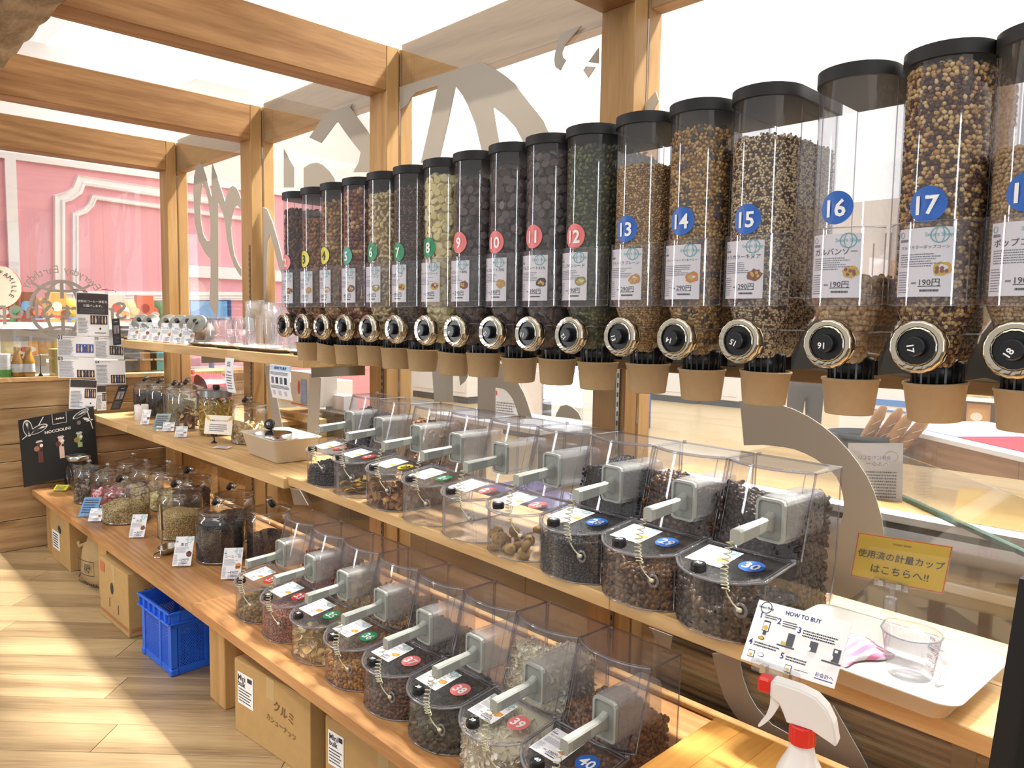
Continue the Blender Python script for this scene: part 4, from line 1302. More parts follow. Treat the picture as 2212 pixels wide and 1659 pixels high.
def bin_fill(n, hf, hb, tmpl, size, cols, count, name, label, tilt=None, rough=0.5, var=0.4, spec=0.4, core=None, noise=0.15, bump=0.018):
    x, y, z, rz = BINS[n]
    rng = np.random.default_rng(n)
    s0 = min(size) if tilt is None else size[-1]
    P, Nn = [], []
    area_f, area_b = 0.26 * hf, 0.25 * max(0, hb - 0.15)
    area_t = 0.22 * 0.16 * 2
    tot = area_f + area_b + area_t + 0.36 * max(hf, 0.06)
    ins = s0 + 0.0025
    def top(xx, yy):
        base = hf if yy < 0.165 else (hf + (hb - hf) * min(1, (yy - 0.165) / 0.05) if hb > hf else hb + (hf - hb) * max(0, 1 - (yy - 0.165) / 0.08))
        return base + bump * (math.sin(xx * 37 + n) * 0.5 + math.sin(yy * 29 + xx * 21 + n * 2) * 0.5)
    r2 = sorted(size)[-2:]
    sp = (r2[0] + r2[1]) * 0.84
    for lay, ks in ((0.0, 1.0), (s0 * 1.2, 1.15)):
        # front wall, walked by arc length (about 0.25 m) and height
        uu, vv = strat(rng, 0.25, 0.12, sp * ks)
        for q_, zz_ in zip(uu, vv):
            xx = (BW - ins) * math.sin((q_ / 0.25 - 0.5) * PI)
            if zz_ < min(top(xx, 0.03), 0.122):
                P.append((xx, yfr(xx) + ins + lay + rng.random() * s0 * 0.2, max(0.004 + s0, zz_))); Nn.append((xx / BW * 0.5, -1, 0))
        if hb > 0.15:
            uu, vv = strat(rng, 0.25, 0.18, sp * ks)
            for q_, zz_ in zip(uu, vv):
                xx = (BW - ins) * math.sin((q_ / 0.25 - 0.5) * PI); zz_ += 0.155
                if zz_ < min(top(xx, 0.22), 0.335):
                    P.append((xx, yup(xx, zz_) + ins + lay + rng.random() * s0 * 0.2, zz_)); Nn.append((xx / BW * 0.5, -1, 0))
        uu, vv = strat(rng, 2 * (BW - ins), 0.34, sp * ks)
        for xx, yy in zip(uu - (BW - ins), vv):
            if yy < yfr(xx) + ins:
                continue
            zt = min(top(xx, yy), 0.12 + 0.1 * yy if yy < 0.17 else 0.335)
            if yy > 0.17 and hb > 0.15 and yy < yup(xx, zt) + ins:
                continue
            P.append((xx, yy, max(0.004 + s0, zt - s0 * 0.5 - lay))); Nn.append((0, 0, 1))
    for sx in (-1, 1):
        uu, vv = strat(rng, 0.28, 0.33, sp * (1.0 if sx > 0 else 1.6))
        for yy, zz_ in zip(uu + 0.06, vv):
            zt = min(top(sx * BW, yy), 0.12 if yy < 0.2 else 0.335)
            if zz_ < zt:
                P.append((sx * (BW - ins), yy, max(0.004 + s0, zz_))); Nn.append((sx, 0, 0))
    P, Nn = np.array(P), np.array(Nn, float)
    Nn /= np.linalg.norm(Nn, axis=1)[:, None]
    V, F = pieces(P, Nn, tmpl, size, var, rng, tilt)
    V[:, 2] = np.maximum(V[:, 2], 0.0035)
    V[:, 0] = np.clip(V[:, 0], -BW + 0.0015, BW - 0.0015)
    parts = [(V, F, 0)]
    cb = MB()
    ci = ins + s0 * 0.8
    def cf(u, v):
        xx = (BW - ci) * (2 * u - 1)
        y0 = yfr(xx) + ci
        yy = y0 + (0.335 - y0) * v
        zt = min(top(xx, yy), 0.118 + 0.1 * yy if yy < 0.17 else 0.33) - s0
        if hb > 0.15 and 0.15 < yy < yup(xx, max(zt, 0.16)) + ci:
            zt = min(zt, 0.145)
        return (xx, yy, max(0.0035, zt))
    cb.grid(cf, 18, 26)
    nv = 19
    bottom = [(p_[0], p_[1], 0.0035) for p_ in cb.v]
    cb2 = MB(); cb2.add(cb.v, cb.f)
    rimi = list(range(19)) + [19 * j + 18 for j in range(1, 27)] + [26 * 19 + i for i in range(17, -1, -1)] + [19 * j for j in range(25, 0, -1)]
    o_ = len(cb.v)
    cb2.v += bottom
    cb2.f += [(rimi[i], rimi[(i + 1) % len(rimi)], o_ + rimi[(i + 1) % len(rimi)], o_ + rimi[i]) for i in range(len(rimi))]
    parts.append((np.array(cb2.v), tri_faces(cb2.f), 1))
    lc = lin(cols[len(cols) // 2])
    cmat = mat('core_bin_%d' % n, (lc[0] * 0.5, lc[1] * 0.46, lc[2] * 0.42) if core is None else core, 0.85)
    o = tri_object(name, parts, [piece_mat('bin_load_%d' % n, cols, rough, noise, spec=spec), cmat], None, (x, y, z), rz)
    tag(o, label, 'food', None, 'stuff')


bin_fill(19, 0.06, 0.275, T_RAISIN, (0.007, 0.006, 0.005), ['14141a', '1e1e26', '2a2a30'], 2300, 'dried_blueberries', 'near black dried berries in bin 19', rough=0.4)
bin_fill(23, 0.06, 0.28, T_FLAKE, (0.016, 0.014, 0.02), ['8a5f34', 'a97a48', 'bd9058'], 560, 'apple_chips', 'curled brown apple chips in bin 23', None, bump=0.03)
bin_fill(28, 0.105, 0.27, T_RAISIN, (0.0052, 0.0044, 0.0034), ['1c1b1d', '26262a', '323338'], 4200, 'currants', 'fine black currants in bin 28', rough=0.45)
bin_fill(29, 0.095, 0.262, T_RAISIN, (0.0095, 0.0068, 0.0052), ['3e2a1e', '573a26', '6b4a30'], 2000, 'raisins', 'brown raisins in bin 29', rough=0.4)
bin_fill(30, 0.085, 0.262, T_RAISIN, (0.0105, 0.0078, 0.0058), ['231713', '30201a', '402c22'], 1700, 'raisins', 'dark wrinkled raisins in bin 30', rough=0.38, bump=0.03)
bin_fill(31, 0.045, 0.05, T_RAISIN, (0.010, 0.008, 0.007), ['6e5a34', '8a7244', '7c6236'], 520, 'dried_fruit', 'olive brown dried fruit low in bin 31')
bin_fill(33, 0.11, 0.255, T_RAISIN, (0.0055, 0.0042, 0.0034), ['7d4a3c', '95594a', 'a46a58'], 3600, 'goji_berries', 'fine red brown berries in bin 33')
bin_fill(35, 0.055, 0.225, T_FLAKE, (0.015, 0.013, 0.018), ['c9a468', 'dcbd82', 'e6cc98'], 560, 'ginger_slices', 'pale yellow ginger slices in bin 35', None, bump=0.03, core='a88752')
bin_fill(36, 0.075, 0.215, T_RAISIN, (0.0082, 0.0062, 0.005), ['7a4e20', '96642c', 'aa7838'], 2100, 'golden_raisins', 'golden brown raisins in bin 36', rough=0.3)
bin_fill(37, 0.072, 0.17, T_RAISIN, (0.0095, 0.0072, 0.0056), ['3c2a26', '54392e', '664638'], 1500, 'dried_cranberries', 'dark red brown berries in bin 37', rough=0.4)
bin_fill(38, 0.05, 0.045, T_RAISIN, (0.012, 0.010, 0.006), ['3a3626', '4c4630', '2c2a20'], 620, 'dark_pieces', 'thin layer of dark green brown pieces in bin 38')
bin_fill(39, 0.115, 0.268, T_FLAKE, (0.010, 0.0045, 0.012), ['f2ecd8', 'f8f4e6', 'e6dec2'], 2100, 'coconut_chips', 'white coconut chips in bin 39', None, core='d8d0b8', bump=0.03)
bin_fill(40, 0.10, 0.205, T_RAISIN, (0.0088, 0.0068, 0.0054), ['5c3a24', '744a2c', '8a5a34'], 2000, 'raisins', 'amber muscat raisins in bin 40', rough=0.32)

# countable fruit
def fruit(name, label, group, n, mesh, spots):
    x, y, z, rz = BINS[n]
    M = Matrix.Translation((x, y, z)) @ Matrix.Rotation(rz, 4, 'Z')
    for i, (a, b_, c, r1, r2) in enumerate(spots):
        o = inst(name, mesh, None, M @ Vector((a, b_, c)), (r1, r2, i * 1.3))
        tag(o, label, 'fruit', group)
fm = MB()
fm.lathe([(0.0, -0.011), (0.009, -0.0105), (0.0155, -0.006), (0.0175, 0.0), (0.0155, 0.006), (0.009, 0.011), (0.003, 0.0145), (0.0015, 0.019), (0.0, 0.019)], 14, 0, None, True, lambda i, n: 1 + 0.05 * (i % 2))
FIG = fm.build('dried_fig', mat('fig_skin', '9a7a4c', 0.7, noise=0.2, nscale=90, bump=0.6), link=False)
fr = random.Random(4)
fs = []
for k in range(26):
    a, b_ = fr.uniform(-0.09, 0.09), fr.uniform(0.0, 0.24)
    fs.append((a, max(b_, yfr(a) + 0.022), 0.0145 + (0 if k < 15 else 0.028), fr.uniform(-1, 1), fr.uniform(-1, 1)))
fruit('dried_fig', 'wrinkled tan dried fig lying in bin 26', 'dried figs in bin 26', 26, FIG, fs)
mm = MB()
mm.grid(lambda u, v: (0.045 * (2 * u - 1), 0.017 * (2 * v - 1) * (1 - 0.5 * (2 * u - 1) ** 2), 0.005 * math.sin(u * 7) + 0.004 * (2 * v - 1) ** 2 + 0.002), 8, 4)
mm.grid(lambda u, v: (0.045 * (2 * u - 1), 0.017 * (1 - 2 * v) * (1 - 0.5 * (2 * u - 1) ** 2), 0.005 * math.sin(u * 7) + 0.004 * (2 * v - 1) ** 2 - 0.002), 8, 4)
MANGO = mm.build('mango_slice', mat('mango', 'b8933e', 0.4, noise=0.2, nscale=60), link=False)
ms = [(fr.uniform(-0.05, 0.05), fr.uniform(0.05, 0.16), 0.008 + 0.004 * k, 0.25 * (fr.random() - 0.5), 0.25 * (fr.random() - 0.5)) for k in range(9)]
fruit('mango_slice', 'flat yellow dried mango slice in bin 21', 'mango slices in bin 21', 21, MANGO, ms)
an = MB()
for k in range(8):
    a = 2 * PI * k / 8
    an.lathe([(0.0, 0.0), (0.0035, 0.004), (0.003, 0.012), (0.0, 0.018)], 6, 0, Matrix.Rotation(a, 4, 'Z') @ Matrix.Rotation(PI / 2, 4, 'Y'), True, None, 0.7)
ANISE = an.build('star_anise', mat('anise', '5c3d26', 0.6), link=False)
fruit('star_anise', 'brown star shaped pod on top of the load in bin 37', 'star pods in bin 37', 37, ANISE, [(-0.045, 0.225, 0.20, 1.2, 0.2), (-0.02, 0.24, 0.197, 0.6, 0.5)])

# ------------------------------------------------------------------ glass jars
def jar_meshes(r, h, key, _c={}):
    if key in _c:
        return _c[key]
    b = MB()
    b.lathe([(0.0, 0.003), (r * 0.9, 0.003), (r * 0.97, 0.008), (r, 0.02), (r, h * 0.62), (r * 0.985, h * 0.68), (r * 0.90, h * 0.735), (r * 0.86, h * 0.75), (r * 0.86, h * 0.775), (r * 0.89, h * 0.78)], 40)
    e = MB()
    e.lathe([(r * 0.93, 0.0), (r * 1.0, 0.006), (r * 0.99, 0.014), (r * 0.9, 0.012)], 40)
    e2 = MB()
    e2.lathe([(r * 0.87, h * 0.77), (r * 0.915, h * 0.775), (r * 0.915, h * 0.785), (r * 0.87, h * 0.79)], 40)
    l = MB()
    l.lathe([(r * 0.80, h * 0.79), (r * 0.97, h * 0.792), (r * 0.985, h * 0.80), (r * 0.97, h * 0.808), (r * 0.84, h * 0.815), (r * 0.6, h * 0.845), (r * 0.3, h * 0.87), (r * 0.15, h * 0.885), (r * 0.13, h * 0.90)], 40)
    k = MB()
    kx = Matrix.Translation((0, 0, h * 0.955))
    k.lathe([(0.0, -h * 0.06), (r * 0.12, -h * 0.055), (r * 0.15, -h * 0.035), (r * 0.26, -h * 0.012), (r * 0.28, h * 0.012), (r * 0.2, h * 0.036), (0, h * 0.045)], 20, 0, kx, True, None, 0.6)
    g = MB()
    g.lathe([(0.0, -0.011), (0.018, -0.011), (0.021, -0.006), (0.021, 0.006), (0.018, 0.011), (0.0, 0.011)], 16, 0, Matrix.Translation((-r * 0.36, -0.005, h * 0.915)) @ Matrix.Rotation(0.9, 4, 'X') @ Matrix.Rotation(-0.3, 4, 'Y'), False)
    g.tube([(-r * 0.36 + 0.018 * 0.6, 0, h * 0.915), (-r * 0.1, 0, h * 0.905)], 0.004, 6)
    _c[key] = [b.build('glass_body', JAR, link=False), (e.build('base_ring', JAR_E, link=False), e2.build('neck_ring', JAR_E, link=False)), l.build('lid', JAR, link=False), k.build('lid_knob', JAR_E, link=False), g.build('number_tag', BLACK, link=False)]
    return _c[key]
JAR_E = clear('jar_glass_thick', (0.86, 0.87, 0.86), (0.35, 0.36, 0.35), 0.03, ior=1.6, gl=2.2, rough=0.03)


def jar(label, x, y, z, r, h, tagged=True, rz=0.0, group='glass jars on the counter'):
    t = thing('glass_jar', label, 'jar', (x, y, z), rz, group)
    ms_ = jar_meshes(r, h, (r, h))
    inst('glass_body', ms_[0], t); inst('base_ring', ms_[1][0], t); inst('neck_ring', ms_[1][1], t)
    l = inst('lid', ms_[2], t); inst('lid_knob', ms_[3], l)
    if tagged:
        inst('number_tag', ms_[4], t)
    return t


def jar_fill(name, label, x, y, z, r, hf, tmpl, size, cols, count, tilt=None, rough=0.5, var=0.3, core=None, dome=0.02, seed=1, noise=0.12):
    rng = np.random.default_rng(seed)
    s0 = size[-1] if tilt is not None else min(size)
    ins = s0 + 0.004
    P, Nn = [], []
    R_ = r - ins
    def top(xx, yy): return hf + dome * (1 - (xx * xx + yy * yy) / (R_ * R_)) + 0.008 * math.sin(xx * 40 + seed) * math.cos(yy * 33)
    r2 = sorted(size)[-2:]
    sp = (r2[0] + r2[1]) * 0.84
    for lay, ks in ((0.0, 1.0), (s0 * 1.2, 1.2)):
        uu, vv = strat(rng, 1.35 * PI * R_, hf + 0.03, sp * ks)
        for q_, zz_ in zip(uu, vv):
            a = -PI * 1.1 + q_ / R_
            xx, yy = (R_ - lay) * math.cos(a), (R_ - lay) * math.sin(a)
            if zz_ < top(xx, yy):
                P.append((xx, yy, max(0.005 + s0, zz_))); Nn.append((math.cos(a), math.sin(a), 0))
        uu, vv = strat(rng, 2 * R_, 2 * R_, sp * ks)
        for xx, yy in zip(uu - R_, vv - R_):
            if xx * xx + yy * yy < R_ * R_:
                P.append((xx, yy, top(xx, yy) - s0 * 0.3 - lay)); Nn.append((0, 0, 1))
    P, Nn = np.array(P), np.array(Nn, float)
    V, F = pieces(P, Nn, tmpl, size, var, rng, tilt)
    rad = np.hypot(V[:, 0], V[:, 1]); k_ = np.minimum(1, (r - 0.0025) / np.maximum(rad, 1e-6))
    V[:, 0] *= k_; V[:, 1] *= k_; V[:, 2] = np.maximum(V[:, 2], 0.0045)
    c = MB()
    rc = R_ - s0 * 0.8
    c.lathe([(0.0, 0.005), (rc, 0.005), (rc, max(0.006, hf - s0 * 1.5)), (rc * 0.6, hf + dome * 0.6 - s0 * 1.5), (0, hf + dome - s0 * 1.5)], 24)
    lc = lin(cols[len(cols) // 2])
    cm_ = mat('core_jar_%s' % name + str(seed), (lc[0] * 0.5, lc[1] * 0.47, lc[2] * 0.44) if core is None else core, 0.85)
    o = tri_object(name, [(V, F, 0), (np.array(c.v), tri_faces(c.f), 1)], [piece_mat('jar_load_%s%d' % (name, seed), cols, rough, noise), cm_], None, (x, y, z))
    tag(o, label, 'food', None, 'stuff')


ZC = 0.39
def jpos(px, py, r, z):
    b = onz(px, py, z)
    d = Vector((b.x, b.y, 0)).normalized()
    return b.x + d.x * r, b.y + d.y * r
def s8(u, v): return (100 + u / 4.424, 900 + v / 4.424)
def s5(u, v): return (200 + u / 4.424, 600 + v / 4.424)
JH = 0.298
JR = 0.111
JL = [
    ('black_beans', 'black soybeans', (1670, 1425), JR, JH, 0.165, T_NUT2, (0.0052, 0.0047, 0.0043), ['1a1a1e', '26262b', '313138'], 1500, 'tall glass jar nearly full of black beans beside the metal scoop', True),
    ('soybeans', 'round beige soybeans', (1285, 1190), JR, JH, 0.12, T_NUT2, (0.0048, 0.0046, 0.0044), ['a38a58', 'b79d6a', 'c4ab78'], 1500, 'glass jar half full of round beige beans behind the metal scoop', True),
    ('oats', 'pale oat and seed mix', (770, 1040), 0.122, 0.255, 0.095, T_NUT, (0.0046, 0.0034, 0.0018), ['b09a6a', 'cbb684', 'dccb9e', '8d7446'], 2300, 'wide low glass jar of pale oat mix', True),
    ('kidney_beans', 'purple brown beans', (1800, 1225), 0.104, JH, 0.13, T_NUT, (0.0055, 0.0042, 0.004), ['3a2a2c', '4c383a', '5d4648'], 1200, 'glass jar of purple brown beans behind the black bean jar', True),
    ('red_beans', 'dark red brown beans', (1400, 1010), 0.106, JH, 0.16, T_NUT, (0.005, 0.004, 0.0038), ['3c2220', '4e2c28', '5c3630'], 1100, 'glass jar of dark red brown beans behind the soybean jar', True),
    ('popcorn', 'pale yellow popped pieces', (1180, 915), 0.112, JH, 0.085, T_RAISIN, (0.012, 0.011, 0.009), ['e8dba4', 'f4ecc6', 'd9c684'], 420, 'glass jar of pale yellow popped pieces behind the oat jar', False),
    ('pink_sweets', 'red and pink wrapped sweets', (600, 880), 0.098, 0.262, 0.085, T_RAISIN, (0.014, 0.011, 0.009), ['b3243c', 'd64a68', 'f0a0b4', 'f6d8dc'], 260, 'glass jar of red and pink sweets', False),
    ('chocolate_pieces', 'dark brown and silver pieces', (420, 840), 0.088, 0.265, 0.11, T_RAISIN, (0.013, 0.011, 0.008), ['2e221c', '4a382c', '8a8078', '3c2e26'], 300, 'glass jar of dark brown pieces near the black chocolate board', False),
]
jx = {}
for k, (nm, desc, b, r, h, hf, tp, sz, cols, cnt, lab, tg) in enumerate(JL):
    x, y = jpos(*s8(*b), r, ZC)
    jx[nm] = (x, y)
    jar(lab, x, y, ZC, r, h, tg, 0.2 * (k % 3))
    jar_fill(nm, desc + ' inside the ' + lab.split(' of ')[0].replace('nearly full', '').strip() if False else desc + ' filling a jar on the counter', x, y, ZC, r, hf, tp, sz, cols, cnt, 0.6 if nm == 'oats' else None, seed=k + 3)
x, y = jpos(583, 1219, 0.105, ZC)
jar('glass jar of glossy dark coffee beans next to bin 31', x, y, ZC, 0.105, JH, True, 2.9)
jar_fill('coffee_beans', 'dark coffee beans filling the jar next to bin 31', x, y, ZC, 0.105, 0.11, T_NUT, (0.006, 0.0045, 0.0034), ['2e2226', '3e3034', '4c3c40'], 1100, seed=21)
for (b, r, h, lab, nm, desc, cols) in (((840, 790), 0.105, 0.285, 'empty looking glass jar at the back of the counter by the black board', None, '', None),
                                        ((960, 850), 0.098, 0.275, 'glass jar of pale pink sweets at the back of the counter', 'pale_sweets', 'pale pink and yellow sweets filling a jar at the back of the counter', ['e8c8cc', 'f0dcc0', 'e8e0a8'])):
    x, y = jpos(*s8(*b), r, ZC)
    jar(lab, x, y, ZC, r, h, False)
    if nm:
        jar_fill(nm, desc, x, y, ZC, r, 0.10, T_RAISIN, (0.013, 0.011, 0.009), cols, 220, seed=31)
# barrel jar lying on its foot with a metal lid, by the black board
bx_, by_ = onz(158, 1048, ZC).x, onz(158, 1048, ZC).y + 0.07
t = thing('barrel_jar', 'round flat sided glass jar with metal lid in front of black board', 'jar', (-5.50, 1.36, ZC))
m = MB(); m.lathe([(0.06, -0.05), (0.095, -0.05), (0.105, -0.03), (0.105, 0.03), (0.095, 0.05), (0.06, 0.05)], 32, 0, Matrix.Translation((0, 0, 0.108)) @ Matrix.Rotation(PI / 2, 4, 'X')); m.build('glass_body', JAR, t)
m = MB()
for sy in (-1, 1):
    m.lathe([(0.0, 0.0), (0.06, 0.0), (0.064, 0.004), (0.06, 0.008)], 28, 0, Matrix.Translation((0, 0.05 * sy, 0.108)) @ Matrix.Rotation(PI / 2 * -sy, 4, 'X'))
m.build('glass_disc', JAR, t)
m = MB(); m.lathe([(0.0, 0.03), (0.07, 0.03), (0.074, 0.026), (0.074, 0.004), (0.07, 0.0)], 30, 0, Matrix.Translation((0.012, 0, 0.205))); m.build('metal_lid', STEEL, t)
# pasta shelf jars
ZP = ZS - 0.008
PJ = [((930, 1470), 0.088, 0.315, 'glass jar of mixed brown and white pasta on the pasta shelf', 'mixed_pasta', 'mixed brown and white pasta filling a jar on the shelf', ['5c3a28', 'd8b48c', '7a5236', 'e4cfa8'], 0.125, T_FLAKE, (0.014, 0.012, 0.03), 260, True, 0),
      ((1500, 1600), 0.095, 0.255, 'glass jar of cream tube pasta next to the white tub', 'tube_pasta', 'cream coloured pasta tubes filling a jar on the shelf', ['d8bf8c', 'e4cfa2'], 0.085, T_TUBE, (0.024, 0.0065, 0.0065), 190, True, 0),
      ((760, 1400), 0.088, 0.265, 'glass jar of grey green grain in the middle of the pasta shelf', 'grain', 'grey green grain filling a jar on the shelf', ['8c8262', '9f9474', '736a4e'], 0.15, T_NUT, (0.004, 0.003, 0.003), 1200, True, 0),
      ((650, 1350), 0.085, 0.265, 'empty glass jar behind the grey grain jar', None, '', None, 0, None, None, 0, True, 0),
      ((500, 1240), 0.10, 0.262, 'dark coffee jar behind the white mug', 'ground_coffee', 'dark ground coffee filling the jar behind the mug', ['2a201c', '382c26'], 0.14, T_NUT, (0.005, 0.004, 0.003), 700, True, -0.30),
      ((400, 1220), 0.09, 0.262, 'dark coffee jar at the far left of the pasta shelf', 'ground_coffee', 'dark ground coffee filling the leftmost shelf jar', ['241c18', '302620'], 0.15, T_NUT, (0.005, 0.004, 0.003), 600, True, -0.35)]
for k, (b, r, h, lab, nm, desc, cols, hf, tp, sz, cnt, tg, sh_) in enumerate(PJ):
    x, y = jpos(*s5(*b), r, ZP)
    y = min(y, 1.94 - r)
    if k >= 4:
        x = (-5.30, -5.52)[k - 4]; y = 1.83 - 0.02 * (k - 4)
    if k == 3:
        x, y = -5.06, 1.84
    if k == 2:
        x, y = -4.86, 1.80
    jar(lab, x, y, ZP, r, h, tg, 0, 'glass jars on the pasta shelf')
    if nm:
        jar_fill(nm, desc, x, y, ZP, r, hf, tp, sz, cols, cnt, 0.5 if tp is T_FLAKE else None, seed=40 + k, dome=0.01)
# ribbed jar of yellow pasta with a metal lid
x, y = jpos(*s5(1190, 1520), 0.098, ZP); y = min(y, 1.845)
t = thing('ribbed_jar', 'ribbed square shouldered jar of yellow penne with grey metal lid', 'jar', (x, y, ZP))
m = MB(); m.lathe([(0, 0.003), (0.09, 0.003), (0.098, 0.012)] + [(0.098 - 0.002 * (k % 2), 0.02 + 0.012 * k) for k in range(15)] + [(0.092, 0.205), (0.082, 0.215), (0.082, 0.235)], 36); m.build('glass_body', JAR, t)
m = MB(); m.lathe([(0.0, 0.262), (0.078, 0.262), (0.086, 0.258), (0.087, 0.222), (0.084, 0.22)], 32, smooth=False); l = m.build('metal_lid', mat('grey_lid', '8a8a88', 0.35, 0.6), t)
m = MB(); m.box(-0.026, 0.026, -0.012, 0.012, 0.2622, 0.288, b=0.004); m.build('lid_knob', BLACK, l)
jar_fill('penne', 'yellow penne tubes filling the ribbed jar', x, y, ZP, 0.096, 0.185, T_TUBE, (0.026, 0.0042, 0.0042), ['b8922c', 'c8a440', 'd8b858'], 620, seed=60, core='9a7a24', dome=0.006)
pasta_xy = (x, y)


# ------------------------------------------------------------------ price cards, mug, tub and other small things
def standing_card(label, px, py, z, w_, h_, rz, title, price, pic='orange', seed=1, lean=0.35, base=True, blank=False, col=PAPER, cat='price card', group='small price cards in front of the jars', name='price_card', back=0.0, at=None):
    p = onz(px, py, z) if at is None else Vector((at[0], at[1], z))
    t = thing(name, label, cat, (p.x, p.y + back, z + 0.0006), rz, group)
    s_, c = math.sin(lean), math.cos(lean)
    mp = lambda u, v: Vector((u, (v + h_ / 2) * s_, 0.006 + (v + h_ / 2) * c))
    m = MB()
    m.add([mp(u, v) + Vector((0, 0.0008, 0)) for u, v in ((-w_ / 2, -h_ / 2), (w_ / 2, -h_ / 2), (w_ / 2, h_ / 2), (-w_ / 2, h_ / 2))], [(0, 3, 2, 1)], 0)
    if blank:
        m.rect(mp, -w_ / 2, -h_ / 2, w_ / 2, h_ / 2, 0)
        m.lines(lambda u, v: mp(u, v) + Vector((0, -0.0006, 0.0002)), -w_ * 0.4, -h_ * 0.35, w_ * 0.42, h_ * 0.4, 6, 1, seed, 0.5, 0.2)
    else:
        draw_card(m, mp, w_, h_, title, price, True, seed, 1)
    m.build('card', [col, INK, INK_G, TEAL, FOOD[pic], FOOD['brown']], t)
    if base:
        b = MB()
        b.box(-0.016, 0.016, -0.004, 0.04, 0, 0.003, b=0.0008); b.box(-0.012, 0.012, -0.003, 0.006, 0.003, 0.022, b=0.0008)
        b.build('clip_foot', ACRYL, t)
    return t

standing_card('white price card leaning in front of the oat jar', *s8(860, 1165), ZC, 0.075, 0.125, 0.95, '大豆', '190円', 'brown', 101, 0.6, back=0.0)
standing_card('white price card in front of the soybean jar and metal scoop', *s8(1290, 1440), ZC, 0.082, 0.14, 0.95, '黒豆', '290円', 'dark', 102, 0.6)
standing_card('white price card between the black bean jar and bin 31', *s8(1760, 1565), ZC, 0.082, 0.14, 0.95, 'コーヒー豆', '490円', 'orange', 103, 0.6)
standing_card('small white card tilted at the foot of the dark chocolate jar', *s8(315, 770), ZC, 0.05, 0.08, 0.9, 'チョコ', '390円', 'brown', 104, 0.55)
standing_card('small yellow card near the black chocolate board', *s8(125, 715), ZC, 0.085, 0.05, 0.8, '', '', seed=105, lean=0.95, blank=True, col=mat('card_yellow', 'd8cf3a', 0.5))
standing_card('tiny white card standing before the black board', *s8(85, 620), ZC, 0.045, 0.07, 0.9, 'ヘーゼル', '290円', 'brown', 106, 0.5)
standing_card('blue sky coloured leaflet leaning in front of the pink sweets jar', *s8(385, 965), ZC, 0.095, 0.13, 0.9, '', '', seed=107, lean=0.8, blank=True, col=mat('leaflet_blue', '5c8fc0', 0.35))
standing_card('white price card standing beside the blue leaflet', *s8(460, 1010), ZC, 0.07, 0.075, 0.9, 'オーツ', '190円', 'tan', 108, 0.6)
# pasta shelf
standing_card('white price card in front of the white mug', *s5(495, 1410), ZP, 0.05, 0.10, 0.9, 'コーヒー', '290円', 'brown', 111, 0.55)
standing_card('dark teal leaflet standing before the grain jar', *s5(640, 1460), ZP, 0.085, 0.115, 0.9, '', '', seed=112, lean=0.75, blank=True, col=mat('leaflet_teal', '5d7478', 0.4))
standing_card('white price card in front of the mixed pasta jar', *s5(840, 1530), ZP, 0.065, 0.062, 0.9, 'パスタ', '190円', 'tan', 113, 0.5)
standing_card('white price card beside the dark teal leaflet', *s5(720, 1475), ZP, 0.065, 0.055, 0.9, '全粒粉', '190円', 'tan', 114, 0.5)
standing_card('white card lying flat on the shelf before the pasta', *s5(1215, 1640), ZP, 0.085, 0.045, 0.6, '', '', seed=115, lean=1.5, blank=True, base=False)
t = thing('sign_holder', 'cream sign on a small black easel in front of ribbed pasta jar', 'sign', (onz(*s5(1160, 1580), ZP).x, onz(*s5(1160, 1580), ZP).y, ZP + 0.0005), 0.55)
m = MB(); mp = lambda u, v: Vector((0.03 + u, v * 0.2, 0.10 + v)); m.rect(mp, -0.085, -0.05, 0.085, 0.05, 0)
u1 = lambda u, v: mp(u, v) + Vector((0, -0.0007, 0))
m.text('本格的イタリアパスタ', u1, 0, 0.022, 0.02, 1, width=0.11, bold=0.02); m.lines(u1, -0.055, -0.036, 0.06, 0.006, 4, 2, 9, 0.5, 0.2)
for sx in (-1, 1): m.ell(u1, 0.07 * sx, 0.035, 0.018, 0.008, 3, 10, 0.7 * sx)
m.rect(lambda u, v: mp(u, v) + Vector((0, 0.001, 0)), 0.085, -0.05, -0.085, 0.05, 0)
m.build('card', [mat('cream_card', 'f3e9d8', 0.5), INK, INK_G, FOOD['yellow']], t)
m = MB(); m.box(-0.018, 0.018, -0.006, 0.004, 0.035, 0.052, b=0.002); m.tube([(0, 0, 0.04), (0, 0.004, 0.012)], 0.004, 6); m.lathe([(0.0, 0.014), (0.006, 0.013), (0.016, 0.002), (0.016, 0.0), (0, 0)], 14); m.build('easel_foot', BLACK, t)

t = thing('mug', 'white mug with dark wooden stick on the pasta shelf', 'mug', (onz(*s5(455, 1365), ZP).x - 0.02, 1.665, ZP), -0.5)
m = MB(); m.lathe([(0, 0.0), (0.04, 0.0), (0.043, 0.003), (0.043, 0.1), (0.041, 0.101), (0.0395, 0.099), (0.0395, 0.006), (0, 0.006)], 30); m.build('cup', mat('mug_white', 'ded8d6', 0.3), t)
m = MB(); m.tube([(-0.042, 0, 0.082), (-0.066, 0, 0.084), (-0.078, 0, 0.062), (-0.076, 0, 0.036), (-0.06, 0, 0.02), (-0.042, 0, 0.022)], 0.0055, 8); m.build('handle', MATS['mug_white'], t)
m = MB(); mp = lambda u, v: Vector((0.0436 * math.sin(u / 0.0436), -0.0436 * math.cos(u / 0.0436), 0.048 + v)); m.lines(mp, -0.018, -0.006, 0.022, 0.008, 2, 0, 3, 0.7, 0); m.build('print', INK_G, t)
tag(inst('stirring_stick', MB().box(-0.006, 0.006, -0.003, 0.003, 0.0, 0.15, b=0.002).build('stirring_stick', mat('dark_wood', '3a2a20', 0.6), link=False), None, t.location + Vector((0.006, 0, 0.0075)), (0.1, 0.06, 0)), 'dark flat stick standing in the white mug', 'stick')

